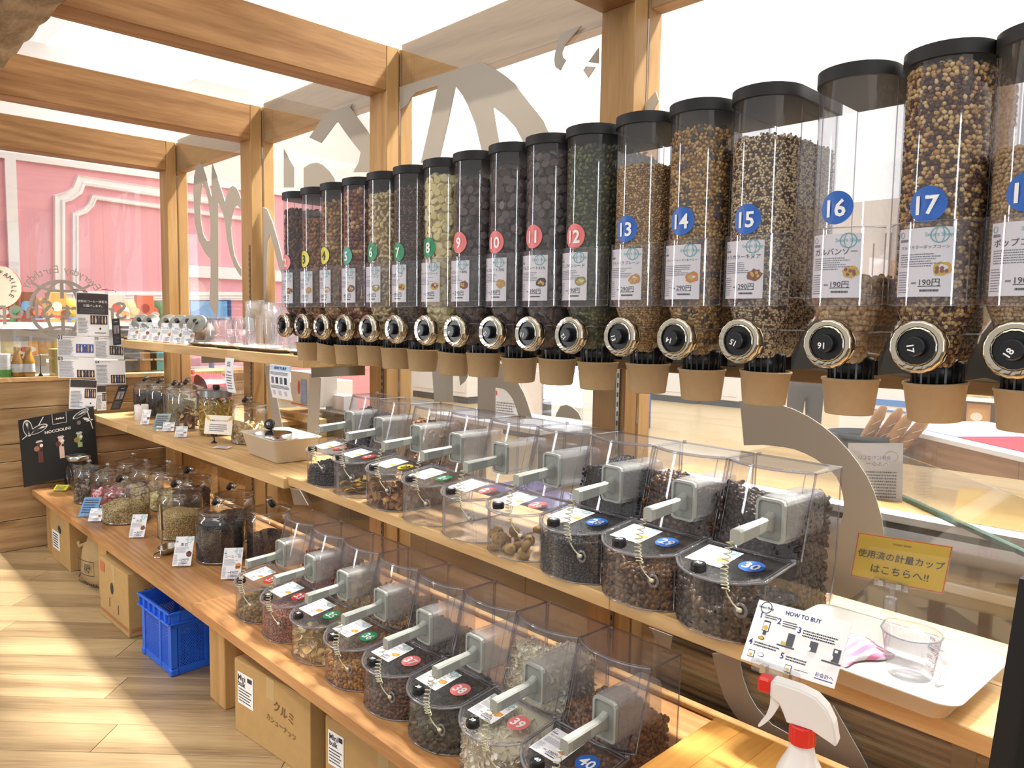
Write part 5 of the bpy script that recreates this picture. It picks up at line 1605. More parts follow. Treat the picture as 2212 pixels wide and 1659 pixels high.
# white tub with metal rim scoop (number 61) and striped cloth
tc_ = Vector(((onz(525, 975, ZP) + onz(655, 985, ZP)) / 2)); 
tl, tr_ = onz(522, 972, ZP), onz(560, 998, ZP)
TB = thing('plastic_tub', 'cream rectangular plastic tub on the shelf left of bin 19', 'tub', (-3.44, 1.74, ZP), -0.05)
def tubprof(w_, d_, h_, e, th_, n=6):
    def outl(w2, d2, r_): return [(sx * (w2 - r_) + r_ * math.cos(a0 + k * PI / 2 / n), sy * (d2 - r_) + r_ * math.sin(a0 + k * PI / 2 / n)) for sx, sy, a0 in ((1, 1, 0), (-1, 1, PI / 2), (-1, -1, PI), (1, -1, 1.5 * PI)) for k in range(n + 1)]
    rings = [(w_ / 2 - e - 0.01, d_ / 2 - e - 0.01, 0.02, 0.0), (w_ / 2 - e, d_ / 2 - e, 0.025, 0.006), (w_ / 2, d_ / 2, 0.03, h_ - 0.006), (w_ / 2 + 0.008, d_ / 2 + 0.008, 0.035, h_ - 0.003), (w_ / 2 + 0.008, d_ / 2 + 0.008, 0.035, h_),
             (w_ / 2 - th_, d_ / 2 - th_, 0.03, h_ - 0.002), (w_ / 2 - e - th_, d_ / 2 - e - th_, 0.025, 0.009), (w_ / 2 - e - 0.012, d_ / 2 - e - 0.012, 0.02, 0.006)]
    m_ = MB(); v, f = [], []
    for (a, b_, r_, z) in rings: v += [(x_, y_, z) for x_, y_ in outl(a, b_, r_)]
    k = 4 * (n + 1)
    for j in range(len(rings) - 1):
        for i in range(k): f.append((j * k + i, j * k + (i + 1) % k, (j + 1) * k + (i + 1) % k, (j + 1) * k + i))
    f.append(tuple(range(k - 1, -1, -1))); f.append(tuple((len(rings) - 1) * k + i for i in range(k)))
    m_.add(v, f, 0, True)
    return m_
CREAM = mat('cream_plastic', 'e0d6c4', 0.4)
tubprof(0.40, 0.24, 0.115, 0.025, 0.004).build('basin', CREAM, TB)
m = MB(); m.lathe([(0.0, 0.004), (0.085, 0.004), (0.09, 0.05), (0.092, 0.05), (0.087, 0.002), (0, 0.002)], 28); sv = tag(m.build('metal_sieve', STEEL, None, TB.location + Vector((-0.075, 0.0, 0.060))), 'round metal dish inside the cream tub', 'dish')
m = MB(); m.lathe([(0.0, -0.012), (0.022, -0.012), (0.026, -0.006), (0.026, 0.006), (0.022, 0.012), (0, 0.012)], 18, 0, Matrix.Translation((0, 0, 0.10)) @ Matrix.Rotation(1.1, 4, 'X'), False)
m.lathe([(0.0, -0.01), (0.02, -0.01), (0.024, 0), (0.02, 0.01), (0, 0.01)], 18, 0, Matrix.Translation((0, 0, 0.048)) @ Matrix.Rotation(0.9, 4, 'X'), False)
m.tube([(0, 0, 0.1), (0.004, 0.01, 0.07), (0, 0, 0.05), (0, 0.03, 0.012)], 0.006, 6)
t = thing('number_paddle', 'black paddle tag 61 standing in the cream tub', 'tag', tuple(TB.location + Vector((-0.02, -0.045, 0.062))), 0.6)
m.build('paddle', BLACK, t)
MB().text('61', lambda u, v: Vector((u, -0.0125 - (v) * 0.0, 0.1 + v)) + Vector((0, -0.004, 0.006)), 0, 0, 0.02, 0, bold=0.03, rot=0.2).build('tag_number', NUM_W, t)
def stripes(name, c1, c2, axis, sc):
    m_, nt, b, out_ = nt_new(name)
    tcn = nt.nodes.new('ShaderNodeTexCoord'); wv = nt.nodes.new('ShaderNodeTexWave'); wv.bands_direction = axis; wv.inputs['Scale'].default_value = sc; wv.inputs['Distortion'].default_value = 0.6
    cr = nt.nodes.new('ShaderNodeValToRGB'); cr.color_ramp.elements[0].position, cr.color_ramp.elements[1].position = 0.45, 0.55
    cr.color_ramp.elements[0].color, cr.color_ramp.elements[1].color = lin(c1), lin(c2)
    nt.links.new(tcn.outputs['Object'], wv.inputs['Vector']); nt.links.new(wv.outputs['Fac'], cr.inputs[0]); nt.links.new(cr.outputs[0], b.inputs['Base Color']); b.inputs['Roughness'].default_value = 0.9
    return m_
CLOTH = stripes('striped_cloth', 'f4f0f2', 'e58bb0', 'X', 22)
CLOTH2 = stripes('striped_cloth_red', 'f6f2f2', 'e08a96', 'X', 9)
def cloth(name, label, loc, w_, d_, h_, rz, mt, seed):
    m_ = MB()
    q = random.Random(seed)
    ph = [q.uniform(0, 6) for _ in range(4)]
    m_.grid(lambda u, v: (w_ * (u - 0.5) + 0.006 * math.sin(9 * v + ph[0]), d_ * (v - 0.5) + 0.006 * math.sin(8 * u + ph[1]), 0.003 + h_ * (0.5 + 0.5 * math.sin(7 * u + 3 * v + ph[2])) * (0.6 + 0.4 * math.sin(6 * v + ph[3])) * math.sin(PI * min(1, max(0, u))) ** 0.4), 26, 20)
    o = m_.build(name, mt, None, loc); o.rotation_euler = (0, 0, rz)
    sm = o.modifiers.new('thick', 'SOLIDIFY'); sm.thickness = 0.0025
    return tag(o, label, 'cloth')
cloth('folded_cloth', 'white cloth with red stripes lying in the cream tub', TB.location + Vector((0.085, 0.0, 0.066)), 0.17, 0.15, 0.03, 0.1, CLOTH2, 3)

# black chocolate display board leaning at the end of the counter
b0, b1 = ony(55, 1050, 1.20), None
B0 = Vector((-5.60, 1.13, ZC + 0.001))
bd = thing('display_board', 'black board reading NOCCIOLINI leaning at the far end of the counter', 'sign', B0, 0)
def bproj(px, py): return onx(px, py, XW + 0.09)
q = [bproj(52, 1053), bproj(213, 1015), bproj(206, 895), bproj(39, 908)]
o0 = q[0]; eu = (q[1] - q[0]); ev = (q[3] - q[0])
bw_, bh_ = eu.length, ev.length; eu.normalize(); ev.normalize(); nrm_ = Vector((1, 0, 0))
bmap = lambda u, v: o0 + eu * (u * bw_) + ev * (v * bh_) - B0
m = MB()
cs = [bmap(0, 0), bmap(1, 0), bmap(1, 1), bmap(0, 1)]
m.add([c - Vector((0.006, 0, 0)) for c in cs] + cs, [(0, 3, 2, 1), (4, 5, 6, 7), (0, 1, 5, 4), (1, 2, 6, 5), (2, 3, 7, 6), (3, 0, 4, 7)], 0)
bm1 = lambda u, v: bmap(u, v) + Vector((0.0012, 0, 0)); bm2 = lambda u, v: bmap(u, v) + Vector((0.0024, 0, 0)); bm3 = lambda u, v: bmap(u, v) + Vector((0.0036, 0, 0))
def btext(s_, u, v, size, wd, mi, bold=0.02): m.text(s_, lambda a, b_: bm2(u + a / bw_, v + b_ / bh_), 0, 0, size, mi, width=wd, bold=bold)
btext('NOCCIOLINI', 0.49, 0.745, 0.06, bw_ * 0.34, 1, 0.03)
for (a, b_, c, d_) in ((0.43, 0.84, 0.435, 1.0), (0.615, 0.84, 0.62, 1.0), (0.43, 0.84, 0.62, 0.846)): m.rect(bm1, a, b_, c, d_, 1)
for k, (mi_, hgt) in enumerate(((2, 0.02), (1, 0.026), (1, 0.02), (1, 0.026), (1, 0.018), (1, 0.02))): m.rect(bm2, 0.46 + 0.022 * k, 0.905, 0.476 + 0.022 * k, 0.905 + hgt, mi_)
for (u, v, a, b_, ro) in ((0.11, 0.86, 0.06, 0.125, 0.1), (0.245, 0.815, 0.125, 0.055, 0.35), (0.815, 0.925, 0.125, 0.04, 0.45)):
    m.ell(bm1, u, v, a, b_, 1, 22, ro); m.ell(bm2, u, v, a * 0.86, b_ * 0.82, 3, 22, ro)
    for j in range(-2, 3): m.ell(bm3, u - 0.02 * j * math.sin(ro), v + 0.0, a * (0.8 if a > b_ else 0.06), b_ * (0.06 if a > b_ else 0.8), 1, 8, ro + 0.06 * j)
for (u, v) in ((0.90, 0.82), (0.93, 0.80), (0.88, 0.84)): m.ell(bm1, u, v, 0.05, 0.012, 1, 8, 1.2 + u * 9)
for (p0, p1) in (((0.03, 0.71), (0.16, 0.80)), ((0.25, 0.87), (0.32, 0.985)), ((0.90, 0.98), (0.965, 0.66))):
    d_ = Vector((p1[0] - p0[0], p1[1] - p0[1])); nn_ = Vector((-d_.y, d_.x)).normalized() * 0.006
    m.add([bm1(p0[0] - nn_.x, p0[1] - nn_.y), bm1(p1[0] - nn_.x, p1[1] - nn_.y), bm1(p1[0] + nn_.x, p1[1] + nn_.y), bm1(p0[0] + nn_.x, p0[1] + nn_.y)], [(0, 1, 2, 3)], 1)
m.ell(bm1, 0.78, 0.795, 0.027, 0.033, 4, 14)
for k, (u, top_, bot, mi_, ball) in enumerate(((0.245, 0.62, 0.31, 5, 8), (0.525, 0.625, 0.31, 6, 5), (0.775, 0.63, 0.42, 7, 9))):
    m.rect(bm1, u - 0.035, bot, u + 0.03, top_, mi_); m.rect(bm2, u - 0.05, top_ - 0.0, u + 0.04, top_ + 0.012, 1); m.rect(bm2, u - 0.04, top_ + 0.018, u + 0.03, top_ + 0.026, 1)
    m.ell(bm2, u - 0.045, top_ - 0.09, 0.036, 0.04, ball, 16); m.ell(bm2, u + 0.018, top_ - 0.055, 0.022, 0.026, 1, 12); m.ell(bm2, u + 0.02, top_ - 0.12, 0.022, 0.018, 3, 12)
m.build('panel', [BLACK_M, mat('chalk', 'e8e4e0', 0.6), NUMCOL['red'], mat('board_dark', '26262a', 0.6), mat('board_badge', '7a6a6e', 0.6), mat('bar_brown', '5c3632', 0.5), mat('bar_pink', 'e0bfae', 0.5), mat('bar_green', '9cb478', 0.5), mat('ball_tan', '9a6e5c', 0.5), mat('ball_gold', 'a08452', 0.5)], bd)
m = MB(); m.box(XW + 0.001 - B0.x, XW + 0.08 - B0.x, 0.2, 0.23, 0.0, 0.22); m.build('easel_back', BLACK_M, bd)

# metal coffee measure with upright handle, on the counter
p = onz(362, 1195, ZC)
t = thing('metal_scoop', 'oval steel scoop with tall upright handle on the counter', 'scoop', (p.x, p.y, ZC), -0.75)
m = MB(); m.lathe([(0.0, 0.010), (0.045, 0.012), (0.062, 0.034), (0.066, 0.036), (0.067, 0.033), (0.047, 0.006), (0, 0.004)], 32, 0, None, True, None, 0.62); m.build('bowl', STEEL, t)
m = MB(); m.tube([(0.055, 0, 0.035), (0.062, 0.0, 0.07), (0.060, 0.006, 0.14)], 0.0035, 6); m.tube([(0.075, 0.0, 0.02), (0.078, 0.004, 0.07), (0.066, 0.006, 0.145)], 0.0022, 6)
m.box(0.052, 0.074, 0.002, 0.010, 0.14, 0.265, b=0.002, xf=Matrix.Rotation(0.05, 4, 'Y')); m.build('handle', STEEL, t)
m = MB(); m.tube([(-0.04, -0.05, 0.003), (0.03, -0.055, 0.003), (0.075, -0.035, 0.003), (0.08, 0.0, 0.003), (0.07, 0.0, 0.02)], 0.0028, 6); m.build('wire_stand', STEEL, t)
p = onz(318, 1158, ZC); tag(MB().box(-0.02, 0.02, -0.006, 0.006, 0.0, 0.012, b=0.003).build('card_clip', ACRYL, None, (p.x + 0.05, p.y + 0.01, ZC)), 'small clear clip lying on the counter by the oat jar card', 'clip')

# ------------------------------------------------------------------ small upper shelf
for k, (px, py) in enumerate([(296, 690), (317.5, 693), (354, 695), (377, 696), (400, 698), (416, 700.6)]):
    c = ony(px, py, 1.70)
    t = thing('candy_jar', 'slanted round glass candy jar with metal lid, %s of six on the upper shelf' % ['first', 'second', 'third', 'fourth', 'fifth', 'last'][k], 'jar', (c.x, 1.755, ZU), 0.75, 'slanted candy jars')
    rx = Matrix.Translation((0, 0.0, 0.075)) @ Matrix.Rotation(0.95, 4, 'X')
    dz = c.z - ZU
    m = MB(); m.lathe([(0.0, -0.068), (0.045, -0.062), (0.07, -0.03), (0.074, 0.0), (0.068, 0.035), (0.05, 0.062), (0.046, 0.075)], 30, 0, rx); m.build('glass_body', JAR, t)
    lx2 = rx @ Matrix.Translation((0, 0, 0.072))
    m = MB(); m.lathe([(0.0, 0.024), (0.052, 0.016), (0.058, 0.012), (0.058, 0.0), (0.052, -0.002)], 30, 0, lx2, False); l = m.build('metal_lid', mat('brushed_lid', '9c9c96', 0.3, 0.9), t)
    m = MB(); m.lathe([(0.0, 0.04), (0.012, 0.04), (0.014, 0.036), (0.013, 0.016)], 16, 0, lx2, False); m.build('lid_knob', BLACK, l)
    o = inst('candies', (lambda mm_: (mm_.lathe([(0.0, -0.064), (0.042, -0.058), (0.066, -0.028), (0.069, -0.005), (0.0, 0.0)], 20, 0, rx), mm_.build('candies', mat('candy_%d' % k, ['b8895c', '6e4030', 'd0b48a', 'a86a4a', 'b0a27a', '8a6a50'][k], 0.5, noise=0.3, nscale=60, bump=1.0), link=False))[1])(MB()), None, t.location, (0, 0, 0.75))
    tag(o, 'sweets seen inside the %s slanted candy jar' % ['first', 'second', 'third', 'fourth', 'fifth', 'last'][k], 'sweets', None, 'stuff')
for k, px in enumerate([262 + 0, 284, 309, 331, 354, 378]):
    p = ony(px + 18, 750, 1.635)
    standing_card('clear framed price card before candy jars, %s of six' % ['first', 'second', 'third', 'fourth', 'fifth', 'last'][k], *(lambda v: (px + 18, 752 + k * 3.2))(0), ZU, 0.088, 0.115, 0.5, ['アーモンドチョコ', '塩キャラメル', '抹茶チョコ', 'いちごチョコ', 'きなこ', 'ジェリー'][k], '290円', ['tan', 'brown', 'green', 'orange', 'green', 'tan'][k], 130 + k, 0.22, group='price cards on the upper shelf', at=(p.x, 1.655))
STEEL_T = mat('tray_steel', 'b5aa98', 0.3, 0.8)
for k, (px0, px1, lab) in enumerate(((447, 510, 'steel tray under the clear domes on the upper shelf'), (513, 569, 'steel tray under the pink measuring cups'), (556, 682, 'long steel tray under the stacked clear cups'), (648, 762, 'steel tray at the right end of the upper shelf'))):
    yy = 1.625 if k < 3 else 1.64
    x0, x1 = ony(px0, 765, yy).x, ony(px1, 782, yy).x
    if k == 2: x0, x1 = -3.73, -3.20
    if k == 3: x0, x1 = -3.17, -3.0
    if k == 1: x0, x1 = -4.0, -3.75
    if k == 0: x0, x1 = -4.33, -4.03
    tt = tubprof(x1 - x0 - 0.02, 0.27, 0.018, 0.008, 0.002, 4)
    tag(tt.build('steel_tray', STEEL_T, None, ((x0 + x1) / 2, 1.77, ZU + 0.0005)), lab, 'tray', 'steel trays on the upper shelf')
CUPC = clear('measuring_cup', (0.90, 0.90, 0.93), (0.45, 0.46, 0.52), 0.10, gl=1.8)
CUPP = clear('measuring_cup_pink', (0.93, 0.84, 0.86), (0.6, 0.42, 0.46), 0.10, gl=1.8, hazecol=(0.95, 0.85, 0.88))
def meas_cup(label, loc, r, h, mt, rz, name='measuring_cup', spout=True, group='clear measuring cups', flip=False, tilt=0.0):
    t = thing(name, label, 'measuring cup', loc, 0, group, rot=(tilt, 0, rz))
    fx = Matrix.Translation((0, 0, h)) @ Matrix.Rotation(PI, 4, 'X') if flip else Matrix.Identity(4)
    m_ = MB()
    n = 30
    prof = [(0.0, 0.004), (r * 0.72, 0.003), (r * 0.76, 0.008), (r * 0.9, h * 0.6), (r, h), (r * 1.03, h)]
    v, f = [], []
    for (q_, z) in prof:
        for i in range(n):
            a = 2 * PI * i / n
            k_ = 1 + (0.28 * max(0, math.cos(a)) ** 14 * max(0, (z / h - 0.55) / 0.45) if spout else 0)
            v.append((q_ * k_ * math.cos(a), q_ * k_ * math.sin(a), z))
    for j in range(len(prof) - 1):
        for i in range(n): f.append((j * n + i, j * n + (i + 1) % n, (j + 1) * n + (i + 1) % n, (j + 1) * n + i))
    m_.add(v, f, 0, True, fx); m_.build('cup_body', mt, t)
    e_ = MB(); e_.tube([fx @ Vector((r * 1.02 * (1 + (0.28 * max(0, math.cos(a)) ** 14 if spout else 0)) * math.cos(a), r * 1.02 * math.sin(a), h)) for a in np.linspace(0, 2 * PI, 30)[:-1]], 0.0018, 5, closed=True)
    e_.build('rim', PLASTIC_EDGE if mt is CUPC else mt, t)
    h_ = MB(); h_.tube([fx @ Vector(p_) for p_ in ((-r * 0.95, 0, h * 0.9), (-r * 1.5, 0, h * 0.92), (-r * 1.75, 0, h * 0.7), (-r * 1.6, 0, h * 0.3), (-r * 1.25, 0, h * 0.12))], 0.0055, 6); h_.build('handle', mt, t)
    return t
meas_cup('upside down frosted jug, first on the upper shelf', (-4.20, 1.77, ZU + 0.012), 0.085, 0.155, CUPC, 1.2, flip=True, spout=False)
meas_cup('upside down frosted jug behind the first one', (-4.02 - 0.08, 1.86, ZU + 0.012), 0.07, 0.15, CUPC, 0.4, flip=True, spout=False)
for k in range(3):
    meas_cup('pink tinted measuring cup, %s of three on the small tray' % ['left', 'middle', 'right'][k], (-3.94 + 0.075 * k, 1.73 + 0.05 * (k % 2), ZU + 0.010), 0.036, 0.085, CUPP, 2.6, group='pink measuring cups')
for k in range(5):
    meas_cup('tall clear measuring jug on the long tray, number %s from the left' % ['one', 'two', 'three', 'four', 'five'][k], (-3.66 + 0.095 * k, 1.72 + 0.075 * (k % 2), ZU + 0.010), 0.046, [0.235, 0.20, 0.225, 0.12, 0.10][k], CUPC, 2.2 + 0.3 * k, group='tall clear measuring jugs')
for k in range(2):
    m = MB(); m.box(-0.018, 0.018, -0.002, 0.002, 0.0, 0.09, b=0.001); m.lathe([(0, 0.17), (0.014, 0.16), (0.02, 0.13), (0.02, 0.11), (0.012, 0.09), (0, 0.088)], 14, 0, None, True, None, 0.35)
    o = m.build('hand_spoon', mat('spoon_grey', 'a9b0a8', 0.35), None, (-2.925 + 0.05 * k, 1.66, ZU + 0.002)); o.rotation_euler = (0.0, 0.05, 0.5)
    tag(o, 'grey plastic spoon standing under dispenser 2, %s one' % ['left', 'right'][k], 'spoon')

# signs hanging from the upper shelf
def hang_sign(label, pxs, y, kind, seed):
    (l_, t_, r_, b_) = pxs
    A, B_, D_ = ony(l_, t_, y), ony(r_, t_, y), ony(l_, b_, y)
    w_, h_ = (B_ - A).length, A.z - D_.z
    o = Vector(((A.x + B_.x) / 2, y, D_.z))
    mp = lambda u, v: Vector((u, -0.014 * math.sin(v / h_ * 2.5), v))
    m_ = MB(); m_.grid(lambda a, b: mp((a - 0.5) * w_, b * h_), 2, 6, 0, False)
    up = lambda u, v: mp(u, v) + Vector((0, -0.0012, 0))
    if kind == 'narrow':
        for k in range(3): m_.rect(up, -w_ * 0.2, h_ * (0.86 - 0.05 * k), w_ * 0.15, h_ * (0.89 - 0.05 * k), 1)
        m_.rect(up, -w_ * 0.22, h_ * 0.58, w_ * 0.22, h_ * 0.61, 1); m_.lines(up, -w_ * 0.35, h_ * 0.08, w_ * 0.35, h_ * 0.54, 6, 1, seed, 0.35, 0.3)
    else:
        m_.rect(up, -w_ * 0.5, h_ * 0.84, w_ * 0.5, h_ * 0.98, 3); m_.text('HOW TO BUY', lambda u, v: up(u, v) + Vector((0, -0.001, 0)), 0.005, h_ * 0.91, 0.02, 2, width=w_ * 0.6, bold=0.02)
        for r0 in (0.70, 0.30): m_.lines(up, -w_ * 0.45, h_ * r0, w_ * 0.45, h_ * (r0 + 0.1), 3, 1, seed + int(r0 * 10), 0.5, 0.1)
        for k in range(4): m_.rect(up, -w_ * 0.40 + k * w_ * 0.21, h_ * 0.45, -w_ * 0.28 + k * w_ * 0.21, h_ * 0.64, 4 if k % 2 else 1); 
        for k in range(3): m_.rect(up, -w_ * 0.40 + k * w_ * 0.28, h_ * 0.10, -w_ * 0.28 + k * w_ * 0.28, h_ * 0.24, 5)
    ob = m_.build('hanging_sign', [PAPER, INK_G, INK_B, mat('sign_blue', 'b8d4ec', 0.5), INK, mat('sign_grey', 'c4c4c8', 0.5)], None, o)
    ob.modifiers.new('thick', 'SOLIDIFY').thickness = 0.001
    tag(ob, label, 'sign')
hang_sign('narrow white price strip hanging from the upper shelf', (491, 772, 509, 846), 1.600, 'narrow', 1)
hang_sign('white instruction sheet with blue heading hanging from the upper shelf', (588, 786, 632, 858), 1.600, 'how', 2)

# posters on the inside of the end pane
def poster(label, quad, seed, kind, x=XW + 0.02, name='poster'):
    P4 = [onx(px, py, x) for px, py in quad]      # tl, tr, br, bl
    o0_, eu_, ev_ = P4[3], P4[2] - P4[3], P4[0] - P4[3]
    o = P4[3].copy()
    mp = lambda u, v: eu_ * u + ev_ * v
    up = lambda u, v: mp(u, v) + Vector((0.0012, 0, 0)); up2 = lambda u, v: mp(u, v) + Vector((0.0024, 0, 0))
    m_ = MB()
    c = [mp(0, 0), mp(1, 0), mp(1, 1), mp(0, 1)]
    m_.add([q_ - Vector((0.003, 0, 0)) for q_ in c] + c, [(0, 3, 2, 1), (4, 5, 6, 7), (0, 1, 5, 4), (1, 2, 6, 5), (2, 3, 7, 6), (3, 0, 4, 7)], 0)
    W_ = eu_.length; H_ = ev_.length
    tx = lambda s_, u, v, sz, wd, mi: m_.text(s_, lambda a, b: up2(u + a / W_, v + b / H_), 0, 0, sz, mi, width=wd, bold=0.02)
    def photo(u0, v0, u1_, v1_, dark):
        m_.rect(up, u0, v0, u1_, v1_, dark)
        q_ = random.Random(seed)
        for k in range(5):
            uu = u0 + (u1_ - u0) * (0.12 + 0.19 * k)
            m_.ell(up2, uu, v0 + (v1_ - v0) * 0.42, (u1_ - u0) * 0.05, (v1_ - v0) * 0.36, 3 + (k % 3), 8); m_.ell(up2, uu, v0 + (v1_ - v0) * 0.82, (u1_ - u0) * 0.03, (v1_ - v0) * 0.1, 4, 8)
    if kind == 'title':
        m_.rect(up, 0.02, 0.50, 0.98, 0.985, 2)
        tx('特別なコーヒー体験を', 0.5, 0.80, 0.045, W_ * 0.9, 6); tx('お届けします。', 0.5, 0.70, 0.045, W_ * 0.58, 6)
        m_.lines(up2, 0.1, 0.53, 0.9, 0.64, 4, 1, seed, 0.35, 0.1)
        photo(0.42, 0.27, 0.95, 0.48, 2); m_.lines(up, 0.05, 0.06, 0.36, 0.42, 11, 1, seed + 1, 0.5, 0.3); m_.lines(up, 0.55, 0.05, 0.9, 0.09, 1, 1, seed + 2, 0.6, 0); m_.ell(up, 0.72, 0.17, 0.03, 0.03, 2, 8)
    elif kind == 'low':
        m_.rect(up, 0.02, 0.74, 0.98, 0.99, 2)
        photo(0.55, 0.38, 0.97, 0.70, 2); m_.lines(up, 0.05, 0.05, 0.5, 0.62, 12, 1, seed, 0.5, 0.3); m_.lines(up, 0.6, 0.06, 0.95, 0.12, 1, 1, seed + 2, 0.6, 0); m_.ell(up, 0.78, 0.2, 0.03, 0.03, 2, 8)
    elif kind == 'dark':
        photo(0.15, 0.42, 0.85, 0.75, 7); m_.lines(up, 0.15, 0.06, 0.85, 0.36, 6, 1, seed, 0.4, 0.2); m_.lines(up, 0.3, 0.86, 0.7, 0.9, 1, 6, seed, 0.5, 0)
    else:
        m_.rect(up, 0.0, 0.93, 1.0, 0.94, 6); tx(kind, 0.07, 0.93, 0.045, W_ * 0.13, 8); m_.lines(up, 0.16, 0.92, 0.6, 0.95, 1, 2, seed, 0.6, 0.3)
        photo(0.5, 0.2 if kind in ('01', '02') else 0.04, 0.98, 0.62 if kind in ('01', '02') else 0.40, 5 if kind == '01' else 2)
        m_.lines(up, 0.03, 0.05, 0.44, 0.82, 14, 1, seed, 0.5, 0.2)
    ob = m_.build(name, [PAPER if kind != 'dark' else mat('poster_black', '2a2a2e', 0.5), INK_G, mat('poster_dark', '3a3536', 0.6), mat('poster_skin', 'b98e70', 0.6), mat('poster_pale', 'd8c6ac', 0.6), mat('poster_blue', '4a5a98', 0.6), WHITE, INK_G, INK], None, o)
    return tag(ob, label, 'poster', None)
poster('poster with black coffee heading at the top of the end pane', [(164, 631), (236, 632), (236, 726), (166, 725)], 1, 'title')
poster('upper left grey information sheet, with a blue stage photo', [(123, 725), (203, 727), (204, 771), (124, 770)], 2, '01')
poster('upper right grey information sheet behind the narrow black leaflet', [(204, 727), (266, 731), (268, 777), (205, 774)], 3, '02')
poster('lower left grey information sheet beside the olive packet', [(124, 771), (204, 772), (206, 817), (126, 816)], 4, '03')
poster('lower right grey information sheet, widest of the four', [(205, 778), (268, 777), (272, 830), (207, 831)], 5, '04')
poster('lowest information sheet with a dark heading, on the plank wall', [(151, 819), (205, 820), (208, 884), (149, 883)], 6, 'low', XW + 0.035)
poster('half hidden information sheet right of the lowest one', [(209, 833), (230, 833), (230, 886), (210, 887)], 7, 'low', XW + 0.028)
poster('narrow black leaflet beside sheet 02', [(241, 689), (256, 688), (262, 744), (245, 746)], 8, 'dark', XW + 0.04, 'leaflet')
poster('narrow black leaflet leaning left of the dark jars', [(257, 833), (271, 831), (259, 884), (238, 886)], 9, 'dark', XW + 0.06, 'leaflet')
for (px, lab) in ((166, 'left'), (229, 'right')):
    p = onx(px, 628, XW + 0.004)
    m = MB(); m.box(0, 0.02, -0.006, 0.006, -0.03, 0.02, b=0.002); m.tube([(0.012, -0.03, 0.008), (0.012, 0.05, 0.006), (0.014, 0.06, -0.008)], 0.003, 6, 1)
    tag(m.build('poster_clip', [ACRYL, mat('clip_red', '7a3a3a', 0.4)], None, p), '%s clip holding the coffee poster on the end pane' % lab, 'clip')

# things standing on the cap of the plank wall
ZW = 1.13
for k, px in enumerate((39, 63)):
    p = onx(px, 815, XW - 0.06)
    t = thing('juice_bottle', 'amber juice bottle on the plank wall, %s one' % ['left', 'right'][k], 'bottle', (XW - 0.06, p.y, ZW), 0, 'amber bottles')
    m = MB(); m.lathe([(0, 0.002), (0.034, 0.002), (0.036, 0.006), (0.036, 0.09), (0.032, 0.11), (0.022, 0.14), (0.018, 0.165), (0.018, 0.175)], 20); m.build('glass_body', mat('amber_glass', 'c08a2c', 0.15, spec=0.6), t)
    m = MB(); m.lathe([(0.0, 0.195), (0.019, 0.195), (0.02, 0.19), (0.02, 0.172)], 16, smooth=False); m.build('cap', mat('cap_gold', 'c8a050', 0.3, 0.8), t)
    m = MB(); m.lathe([(0.0364, 0.03), (0.0364, 0.085)], 20); m.build('label', PAPER, t)
p = onx(10, 815, XW - 0.06)
t = thing('tin_can', 'white and green tin on the plank wall at the left edge', 'can', (XW - 0.06, p.y, ZW))
m = MB(); m.lathe([(0, 0), (0.038, 0), (0.038, 0.05)], 22, smooth=False); m.build('green_band', mat('tin_green', '5da43c', 0.4), t)
m = MB(); m.lathe([(0.038, 0.05), (0.038, 0.148), (0.036, 0.15), (0, 0.15)], 22, smooth=False); m.build('white_band', WHITE, t)
p = onx(88, 815, XW - 0.06)
t = thing('sign_stand', 'little framed sign on a black foot on the plank wall', 'sign', (XW - 0.06, p.y, ZW))
m = MB(); m.box(-0.002, 0.002, -0.035, 0.035, 0.065, 0.14, b=0.001); m.build('card', mat('card_pinkish', 'e6dcc6', 0.5), t)
m = MB(); m.tube([(0, 0, 0.0), (0, 0, 0.14)], 0.003, 6); m.lathe([(0, 0.02), (0.006, 0.018), (0.016, 0), (0, 0)], 10); m.build('foot', BLACK, t)
p = onx(117, 815, XW - 0.06)
tag(MB().box(XW - 0.10, XW - 0.03, p.y - 0.02, p.y + 0.04, ZW, ZW + 0.18, b=0.004).build('food_pouch', mat('pouch_olive', 'b8a24a', 0.4), None), 'olive yellow packet on the plank wall beside sheet 03', 'packet')

# ------------------------------------------------------------------ right end of the middle shelf
rim_c = (onz(1790, 1312, 0.918) + onz(2180, 1415, 0.918) + onz(2065, 1518, 0.918)) / 3
TR = thing('enamel_tray', 'white enamel tray holding measuring cup and pink cloth at the right end', 'tray', (-0.535, 1.527, ZS + 0.0008), MROT)
tubprof(0.36, 0.285, 0.05, 0.022, 0.003).build('basin', ENAMEL, TR)
def tray_pt(x, y, z=0.0): return Matrix.Rotation(MROT, 4, 'Z') @ Vector((x, y, z)) + TR.location
t = meas_cup('clear measuring cup with red scale lying in the white tray', tuple(tray_pt(0.055, 0.01, 0.0085)), 0.052, 0.088, CUPC, 2.55, group=None)
m = MB()
for k, a0 in enumerate((-2.6, -2.2, -1.5)):
    cmp_ = lambda u, v, a=a0: Vector(((0.0395 + 0.0124 * (v / 0.088)) * 1.01 * math.cos(a + u / 0.05), (0.0395 + 0.0124 * (v / 0.088)) * 1.01 * math.sin(a + u / 0.05), v))
    for j in range(4):
        m.text('%d' % (j * 100 + 100) if k != 1 else '%.1f' % (0.5 * j + 0.5), lambda u, v: cmp_(u, v + 0.018 + 0.017 * j), 0, 0, 0.010, 0, width=0.014)
        m.rect(cmp_, -0.014, 0.0265 + 0.017 * j, 0.0, 0.0275 + 0.017 * j, 0, 2)
m.build('scale_print', mat('scale_red', 'a8344a', 0.5), t)
o = cloth('folded_cloth', 'pink and white striped cloth crumpled in the white tray', tray_pt(-0.085, 0.03, 0.0075), 0.13, 0.15, 0.035, -0.4, CLOTH, 8)
